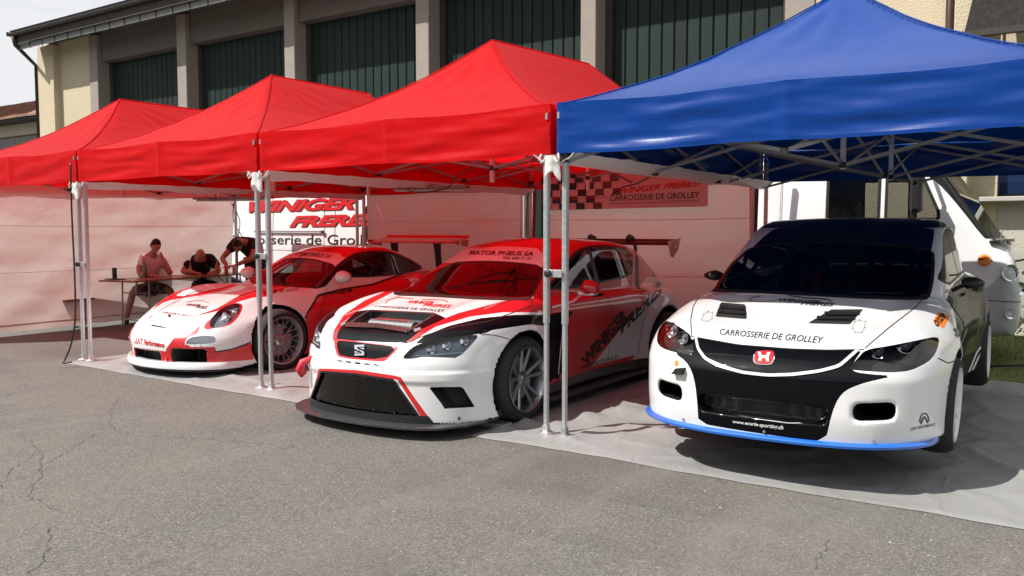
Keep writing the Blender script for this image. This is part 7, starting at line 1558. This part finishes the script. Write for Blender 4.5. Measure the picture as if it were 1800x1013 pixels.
def panel_van():
    root = empty('panel_van', (-4.9, 6.35, 0), R(90), 'white panel van with big red and black lettering seen behind the picnic table', 'van')
    poly = [(.0, .35), (.0, .9), (.9, 1.12), (1.7, 2.1), (2.2, 2.34), (6.2, 2.36), (6.3, 2.2), (6.3, .3)]
    f = profile_body(poly, .98, .12, tum=.05, z0=1.2); B = Body(f, 1.1, -.12, 6.45, .1, 2.5, .036)
    W_, GL = 0, 1
    B.cut(lambda V, N: np.maximum(np.maximum(1.2 - V[:, 2], V[:, 2] - 2.1), np.maximum(np.abs(V[:, 0]) - .85, V[:, 1] - 1.75)), GL); B.cut(side_field([(1.2, 1.3), (1.75, 1.95), (2.3, 1.98), (2.3, 1.28)], .5), GL)
    B.extract([W_], 'body', {W_: M_white}, root); B.islands(GL, lambda c: 'windscreen' if abs(c[0]) < .3 else 'side_window', {GL: M_glassdark}, root)
    near = -1
    def tx(s, u0, u1, z0, z1, m, off=.006, sh=.35, bold=.03, tilt=0.):
        q = [(-1.0, -4.9 - u0, z0), (-1.0, -4.9 - u1, z0 + tilt), (-1.0, -4.9 - u1, z1 + tilt), (-1.0, -4.9 - u0, z1)]; B.text('lettering', s, q, (-1, 0, 0), m, root, shear=sh, bold=bold, off=off)
    for m, o_, dx in ((M_decal, .004, .03), (M_decalred, .008, 0)):
        tx('WINIGER', -10.2 + dx, -7.35 + dx, 1.86 - dx * .5, 2.08 - dx * .5, m, o_, .4, .05, .03); tx('FRERES', -9.05 + dx, -6.78 + dx, 1.58 - dx * .5, 1.79 - dx * .5, m, o_, .4, .05, .03)
    tx('Carrosserie de Grolley', -10.75, -6.75, 1.20, 1.44, M_decal, .005, 0, .01, .02)
    for y, (z0, z1) in ((2.95, (.5, 2.2)), (3.22, (.5, 2.25)), (4.6, (.5, 2.25))): B.ribbon('panel_gap', [(-1, y, z0), (-1, y, z1)], .012, (-1, 0, 0), M_gap, root, .003)
    B.ribbon('panel_gap', [(-1, 2.4, 1.16), (-1, 6.2, 1.16)], .012, (-1, 0, 0), M_decalgrey, root, .003)
    MB().box((-1.0, 4.15, 1.505), (.02, 1.9, .03)).build('door_rail', M_steel, root); MB().box((-1.01, 3.22, 1.50), (.03, .05, .05)).build('door_stop', M_trim, root)
    for s in (1, -1):
        for y in (1.0, 4.9): wheel(root, (s * .86, y, .34), s, 'white', .34, .22, .22)
        mirror_shell(root, (s * 1.12, 1.6, 1.45), s, [M_trim], (.12, .2, .16))
        p = B.hit(Vector((s * .75, -1, .78)), (0, -1, 0))[0]; lampbowl(root, p, (0, -1, 0), .09, name='headlight')
    MB().box((0, -.02, .5), (1.8, .08, .26)).build('bumper', M_trim, root, bevel=.02)
panel_van()
# flat dark panel in a doorway's place and a white post, left of the camper
o = MB().box((-.35, 5.6, 1.25), (.55, .04, 2.3)).build('doorway_panel', simple('board_dark', (.03, .02, .022), .5)); tag(o, 'dark upright panel between the tent wall and the camper van', 'panel')
o = MB().bar((-.02, 5.3, .3), (.02, 5.3, 2.3), .05).build('white_post', M_white); tag(o, 'white upright post left of the camper van', 'post')

# ------------------------------------------------------------------ table, benches and what stands on them
def woodm():
    t = NT('bench_wood'); c = t.co(scale=(9, .8, 9)); n = t.noise(c, 2.5, 6, .6, .4); t.base(t.mix(n, (.16, .065, .02), (.27, .13, .045))); t.set(Roughness=.35, Coat_Weight=.4, Coat_Roughness=.2, Normal=t.bump(n, .1, .01)); return t.m
M_wood = woodm(); TR_ = R(13)
def folding(name, loc, L_, W_, H_, label, cat, grp=None):
    e = empty(name, loc, TR_, label, cat, grp)
    nb = 3 if W_ > .4 else 1; bw = W_ / nb
    for k in range(nb): MB().box((-W_ / 2 + bw * (k + .5), 0, H_ - .014), (bw - .004, L_, .028)).build('plank', M_wood, e, bevel=.003)
    for s in (-1, 1):
        y = s * (L_ / 2 - .38); m = MB(); w_ = W_ * .38
        for q in (-1, 1): m.tube([(q * w_, y, H_ - .03), (q * w_, y + s * .02, .02)], .013, 8)
        m.tube([(-w_, y + s * .015, .12), (w_, y + s * .015, .12)], .01, 6); m.tube([(0, y, H_ - .22), (0, y - s * .30, H_ - .03)], .01, 6); m.tube([(-w_, y, H_ - .22), (w_, y, H_ - .22)], .01, 6)
        for q in (-1, 1): m.box((q * w_, y + s * .02, .012), (.05, .08, .02))
        m.build('leg_frame', M_steel, e)
        m = MB().bar((0, y, H_ - .25), (0, y - s * .02, H_ - .03), .02).build('leg_brace', M_steel, e)
    return e
a_ = Vector((-9.42, 1.92)); dl = Vector((-math.sin(TR_), math.cos(TR_))); dw = Vector((math.cos(TR_), math.sin(TR_)))
tc_ = a_ + dw * .36 + dl * 1.45
folding('picnic_table', (tc_.x, tc_.y, 0), 2.9, .72, .765, 'long brown wooden folding table where the men sit', 'table')
b1 = a_ - dw * .42 + dl * 1.10; b2 = Vector((-8.62, 3.9))
folding('bench', (b1.x, b1.y, 0), 2.9, .26, .47, 'brown wooden folding bench between the table and the left cloth wall', 'bench', 'wooden benches at the table')
folding('bench', (b2.x, b2.y, 0), 2.2, .26, .47, 'brown wooden folding bench on the near side of the table behind the coupe', 'bench', 'wooden benches at the table')
def can(x, y, h, r, col, label, cat='can', z=.765, neck=False):
    pr_ = [(0, 0), (r * .9, 0), (r, .008), (r, h * (.62 if neck else .93)), (r * (.36 if neck else .85), h * (.8 if neck else .99)), (r * (.34 if neck else .8), h), (0, h)]
    o = MB().lathe(pr_, 18).build('bottle' if neck else 'drink_can', simple('can_%s' % label.split()[0], col, .3, .3), loc=(x, y, z), sm=True); autosmooth(o, 40); return tag(o, label, cat, 'drinks on the picnic table')
can(-9.62, 2.30, .17, .036, (.03, .03, .05), 'dark drink can at the left end of the table')
can(-9.50, 2.75, .24, .034, (.10, .22, .12), 'green bottle in front of the man in the white shirt', 'bottle', neck=True)
can(-8.98, 3.75, .25, .034, (.32, .16, .06), 'brown bottle beside the third man with the folded hands', 'bottle', neck=True)
can(-9.05, 4.15, .16, .034, (.45, .44, .42), 'pale drink can near the far end of the table')
can(-9.00, 3.95, .17, .033, (.5, .06, .05), 'red drink can near the far end of the table')
o = MB().box((-9.35, 2.15, .772), (.28, .2, .012)).build('magazine', M_decal); tag(o, 'dark flat magazine on the near corner of the table', 'magazine')
o = MB().box((-9.45, 3.35, .769), (.30, .22, .006), rz=.4).build('paper_sheet', simple('paper', (.6, .58, .52), .8)); tag(o, 'sheet of paper on the table between the two seated men', 'paper')

# ------------------------------------------------------------------ people at the table
def skin_obj(name, pts, edges, mat, parent, root=0, sub=2):
    me = bpy.data.meshes.new(name); me.from_pydata([p[0] for p in pts], edges, [])
    o = bpy.data.objects.new(name, me); COL.objects.link(o)
    sk_ = o.modifiers.new('s', 'SKIN'); sk_.use_smooth_shade = True; s_ = o.modifiers.new('u', 'SUBSURF'); s_.levels = s_.render_levels = sub
    for i, p in enumerate(pts):
        r = p[1]; me.skin_vertices[0].data[i].radius = (r, r) if not isinstance(r, tuple) else r; me.skin_vertices[0].data[i].use_root = (i == root)
    bpy.context.view_layer.update(); m2 = bpy.data.meshes.new_from_object(o.evaluated_get(bpy.context.evaluated_depsgraph_get()))
    bpy.data.objects.remove(o); m2.materials.clear(); smooth(m2)
    return add(name, m2, parent, mat)
M_skin = simple('skin', (.42, .22, .15), .55, var=.1, vs=30); M_hair = simple('hair_dark', (.02, .015, .012), .8, bump=.5, bs=200); M_hairg = simple('hair_grey', (.16, .13, .12), .8)
def head(parent, c, fwd, up=(0, 0, 1), hair=M_hair, bald=False):
    """head facing fwd with brow, nose, eyes, ears"""
    fwd = Vector(fwd).normalized(); up = Vector(up); up = (up - fwd * up.dot(fwd)).normalized(); rt_ = fwd.cross(up); c = Vector(c)
    def P(a, b, r=1.):
        # a azimuth 0 = front, b polar from top
        x = math.sin(b) * math.sin(a); y = math.sin(b) * math.cos(a); z = math.cos(b)
        w_ = .075 * (1 - .22 * max(0, -z) ** 1.2); d = .095 if y > 0 else .10; h = .118
        f_ = 0
        if y > 0:
            f_ += .020 * math.exp(-((x * .075) / .012) ** 2 - ((z * h + .012) / .022) ** 2)       # nose
            f_ += .006 * math.exp(-((x * .075) / .04) ** 2 - ((z * h - .028) / .012) ** 2)        # brow
            f_ -= .007 * math.exp(-((abs(x) * .075 - .03) / .014) ** 2 - ((z * h - .008) / .012) ** 2)   # sockets
            f_ += .006 * math.exp(-((x * .075) / .022) ** 2 - ((z * h + .048) / .009) ** 2)       # lips
            f_ += .008 * math.exp(-((x * .075) / .025) ** 2 - ((z * h + .085) / .018) ** 2)       # chin
        return c + (rt_ * x * w_ + fwd * (y * d + f_) + up * z * h) * r
    hd = MB().grid(40, 30, lambda u, v: P(2 * math.pi * u - math.pi, math.pi * v * .985 + .01)).build('head', M_skin, parent, sm=True)
    if not bald:
        MB().grid(32, 12, lambda u, v: P(2 * math.pi * u - math.pi, (.02 + (1.0 + 1.05 * (.5 + .5 * math.cos(2 * math.pi * u))) * v), 1.055 + .012 * math.sin(u * 50))).build('hair', hair, hd, sm=True)
    else:
        MB().grid(28, 6, lambda u, v: P(math.pi * (.45 + 1.1 * u), 1.35 + .75 * v, 1.03)).build('hair', hair, hd, sm=True)
    for s in (-1, 1):
        MB().grid(10, 6, lambda u, v: c + rt_ * s * (.074 + .012 * math.sin(math.pi * v)) + fwd * (-.01 + .017 * math.cos(2 * math.pi * u) * math.sin(math.pi * v)) + up * (-.005 + .03 * math.sin(2 * math.pi * u) * math.sin(math.pi * v))).build('ear', M_skin, hd, sm=True)
        MB().lathe([(0, .011), (.006, .009), (.010, .004), (.011, 0)], 10, M=Matrix.Translation(c + rt_ * s * .029 + fwd * .082 + up * .006) @ fwd.to_track_quat('Z', 'Y').to_matrix().to_4x4()).build('eye', simple('eye', (.12, .08, .06), .2), hd, sm=True)
    return hd
def hand(parent, wrist, d, n, curl=.5, s=1.):
    """palm and five separate curled fingers; d points to the fingertips, n out of the back of the hand, s mirrors the thumb"""
    d = Vector(d).normalized(); n = Vector(n); n = (n - d * n.dot(d)).normalized(); x = d.cross(n) * s; w_ = Vector(wrist)
    pts = [(w_ - d * .01, .024), (w_ + d * .04, (.030, .018)), (w_ + d * .085, (.036, .015))]; e = [(0, 1), (1, 2)]
    for k, (off, ln, r) in enumerate(((-.030, .060, .0082), (-.010, .070, .0088), (.011, .066, .0085), (.030, .050, .0075))):
        b = w_ + d * .088 + x * off; a1 = curl * .7; a2 = curl * 1.7
        p1 = b + (d * math.cos(a1) - n * math.sin(a1)) * ln * .5; p2 = p1 + (d * math.cos(a2) - n * math.sin(a2)) * ln * .5
        i = len(pts); pts += [(b, r * 1.1), (p1, r), (p2, r * .85)]; e += [(2, i), (i, i + 1), (i + 1, i + 2)]
    i = len(pts); t0 = w_ + d * .03 - x * .035; t1 = t0 + (d * .7 - x * .6 - n * .2).normalized() * .035; t2 = t1 + (d * .95 - x * .1 - n * .3).normalized() * .03
    pts += [(t0, .013), (t1, .0105), (t2, .009)]; e += [(1, i), (i, i + 1), (i + 1, i + 2)]
    return skin_obj('hand', pts, e, M_skin, parent, 1, 1)
def person(loc, label, J, shirt, trousers, hd, sleeves=.55, shoe=M_trim, shorts=False):
    """J: joints in local metres; one continuous body, clothes as their own shells"""
    root = empty('person', loc, 0, label, 'person', 'men at the picnic table'); V_ = Vector
    j = {k: V_(v) for k, v in J.items() if not k.startswith('hand')}; pel, ch, nk = j['pelvis'], j['chest'], j['neck']
    mid = pel.lerp(ch, .5) + V_(J.get('bend', (0, 0, 0)))
    names = ['pelvis', 'mid', 'chest', 'neck', 'headbase']; pts = [(pel, (.165, .13)), (mid, (.16, .13)), (ch, (.18, .13)), (nk, .068), (j['head'], .060)]; e = [(0, 1), (1, 2), (2, 3), (3, 4)]
    for s in 'LR':
        i = len(pts); pts += [(j['sh' + s], .078), (j['sh' + s].lerp(j['el' + s], .5), .060), (j['el' + s], .049), (j['el' + s].lerp(j['wr' + s], .4), .047), (j['wr' + s], .030)]; e += [(2, i), (i, i + 1), (i + 1, i + 2), (i + 2, i + 3), (i + 3, i + 4)]
        i = len(pts); pts += [(j['hip' + s], .095), (j['hip' + s].lerp(j['kn' + s], .5), .082), (j['kn' + s], .06), (j['kn' + s].lerp(j['an' + s], .35), .058), (j['an' + s], .038)]; e += [(0, i), (i, i + 1), (i + 1, i + 2), (i + 2, i + 3), (i + 3, i + 4)]
    skin_obj('body', pts, e, M_skin, root, 0, 1)
    g = .014
    # shirt
    pts = [(pel + V_((0, 0, .02)), (.190, .155)), (mid, (.187, .155)), (ch, (.205, .155)), (ch.lerp(nk, .75), .096)]; e = [(0, 1), (1, 2), (2, 3)]
    for s in 'LR': i = len(pts); pts += [(j['sh' + s], .108), (j['sh' + s].lerp(j['el' + s], sleeves), .084)]; e += [(2, i), (i, i + 1)]
    skin_obj('shirt', pts, e, shirt, root, 0, 2)
    pts = [(pel, (.170, .135))]; e = []
    f = .92 if shorts else 1.0
    for s in 'LR':
        i = len(pts); pts += [(j['hip' + s], .112), (j['hip' + s].lerp(j['kn' + s], .5), .10), (j['hip' + s].lerp(j['kn' + s], f), .082)]; e += [(0, i), (i, i + 1), (i + 1, i + 2)]
        if not shorts: pts += [(j['an' + s], .058)]; e += [(i + 2, i + 3)]
    skin_obj('shorts' if shorts else 'trousers', pts, e, trousers, root, 0, 2)
    for s in 'LR':
        a = j['an' + s]; t = V_(J['toe']); skin_obj('shoe', [(a + V_((0, 0, -.03)), .045), (a + t * .4 + V_((0, 0, -.05)), .045), (a + t + V_((0, 0, -.055)), .038)], [(0, 1), (1, 2)], shoe, root, 0, 1)
        hd_ = J['hand' + s]; hand(root, j['wr' + s], hd_[0], hd_[1], hd_[2], 1 if s == 'L' else -1)
    head(root, *hd)
    return root
M_tee = simple('tee_white', (.72, .70, .70), .9, bump=.5, bs=14); M_navyT = simple('tee_navy', (.012, .014, .035), .9, bump=.4, bs=14); M_blackT = simple('tee_black', (.02, .012, .014), .9, bump=.4, bs=14)
def camo():
    t = NT('shorts_pattern'); n = t.noise(t.co(), 16, 3, .5); t.base(t.mix(t.ramp(n, [(.45, 0.), (.52, 1.)]), (.06, .05, .045), (.22, .19, .16))); t.set(Roughness=.9); return t.m
M_camo = camo(); M_jean = simple('trousers_dark', (.02, .02, .028), .9)
# 1: white T-shirt, side on, cheek on his fist; 2: navy shirt, bald head bowed; 3: leaning over the table
person((-9.88, 3.02, 0), 'seated man in a white T-shirt and patterned shorts resting his cheek on his hand',
    dict(pelvis=(0, 0, .58), bend=(-.05, 0, .02), chest=(.14, -.02, .96), neck=(.22, -.02, 1.13), head=(.28, -.03, 1.20), shL=(.15, .18, 1.04), elL=(.44, .16, .80), wrL=(.40, .04, 1.06), shR=(.13, -.20, 1.04), elR=(.22, -.26, .80), wrR=(.46, -.20, .80),
         hipL=(.06, .10, .56), knL=(.46, .14, .54), anL=(.48, .14, .10), hipR=(.04, -.11, .56), knR=(.30, -.44, .53), anR=(.22, -.52, .10), toe=(.12, -.06, 0), handL=((-.15, -.1, 1), (.8, .5, 0), 1.1), handR=((1, .1, -.05), (0, 0, 1), .6)),
    M_tee, M_camo, ((.33, -.03, 1.275), (.86, -.12, -.42), (.35, 0, 1), M_hair), .5, shorts=True)
person((-9.98, 4.05, 0), 'seated man in a navy shirt with his bald head bowed over the table',
    dict(pelvis=(0, 0, .58), bend=(-.05, .03, .03), chest=(.22, -.10, .93), neck=(.34, -.16, 1.06), head=(.40, -.19, 1.08), shL=(.30, .10, 1.02), elL=(.52, .10, .82), wrL=(.62, -.12, .80), shR=(.14, -.30, 1.02), elR=(.26, -.46, .82), wrR=(.50, -.36, .80),
         hipL=(.08, .08, .56), knL=(.46, .10, .54), anL=(.46, .10, .10), hipR=(.04, -.11, .56), knR=(.44, -.20, .54), anR=(.44, -.22, .10), toe=(.12, -.04, 0), handL=((.5, -.9, -.05), (0, 0, 1), .7), handR=((1, .0, -.05), (0, 0, 1), .7)),
    M_navyT, M_jean, ((.46, -.235, 1.10), (.55, -.25, -.80), (.7, -.3, .65), M_hairg, True), .75)
person((-9.30, 4.72, 0), 'man in a black shirt leaning over the far end of the table',
    dict(pelvis=(-.02, .14, .94), bend=(0, .05, .08), chest=(.06, -.16, 1.30), neck=(.12, -.32, 1.34), head=(.15, -.39, 1.30), shL=(.26, -.10, 1.30), elL=(.38, -.30, 1.04), wrL=(.20, -.50, .92), shR=(-.13, -.24, 1.30), elR=(-.20, -.48, 1.03), wrR=(.04, -.56, .92),
         hipL=(.08, .18, .92), knL=(.09, .10, .50), anL=(.10, .20, .10), hipR=(-.12, .12, .92), knR=(-.13, .04, .50), anR=(-.12, .14, .10), toe=(.05, -.12, 0), handL=((-.5, -.75, -.1), (.3, -.3, 1), .9), handR=((.6, -.6, -.1), (-.2, -.4, 1), .9)),
    M_blackT, M_jean, ((.17, -.43, 1.265), (.40, -.50, -.72), (.35, -.55, .6), M_hair, False), .55)
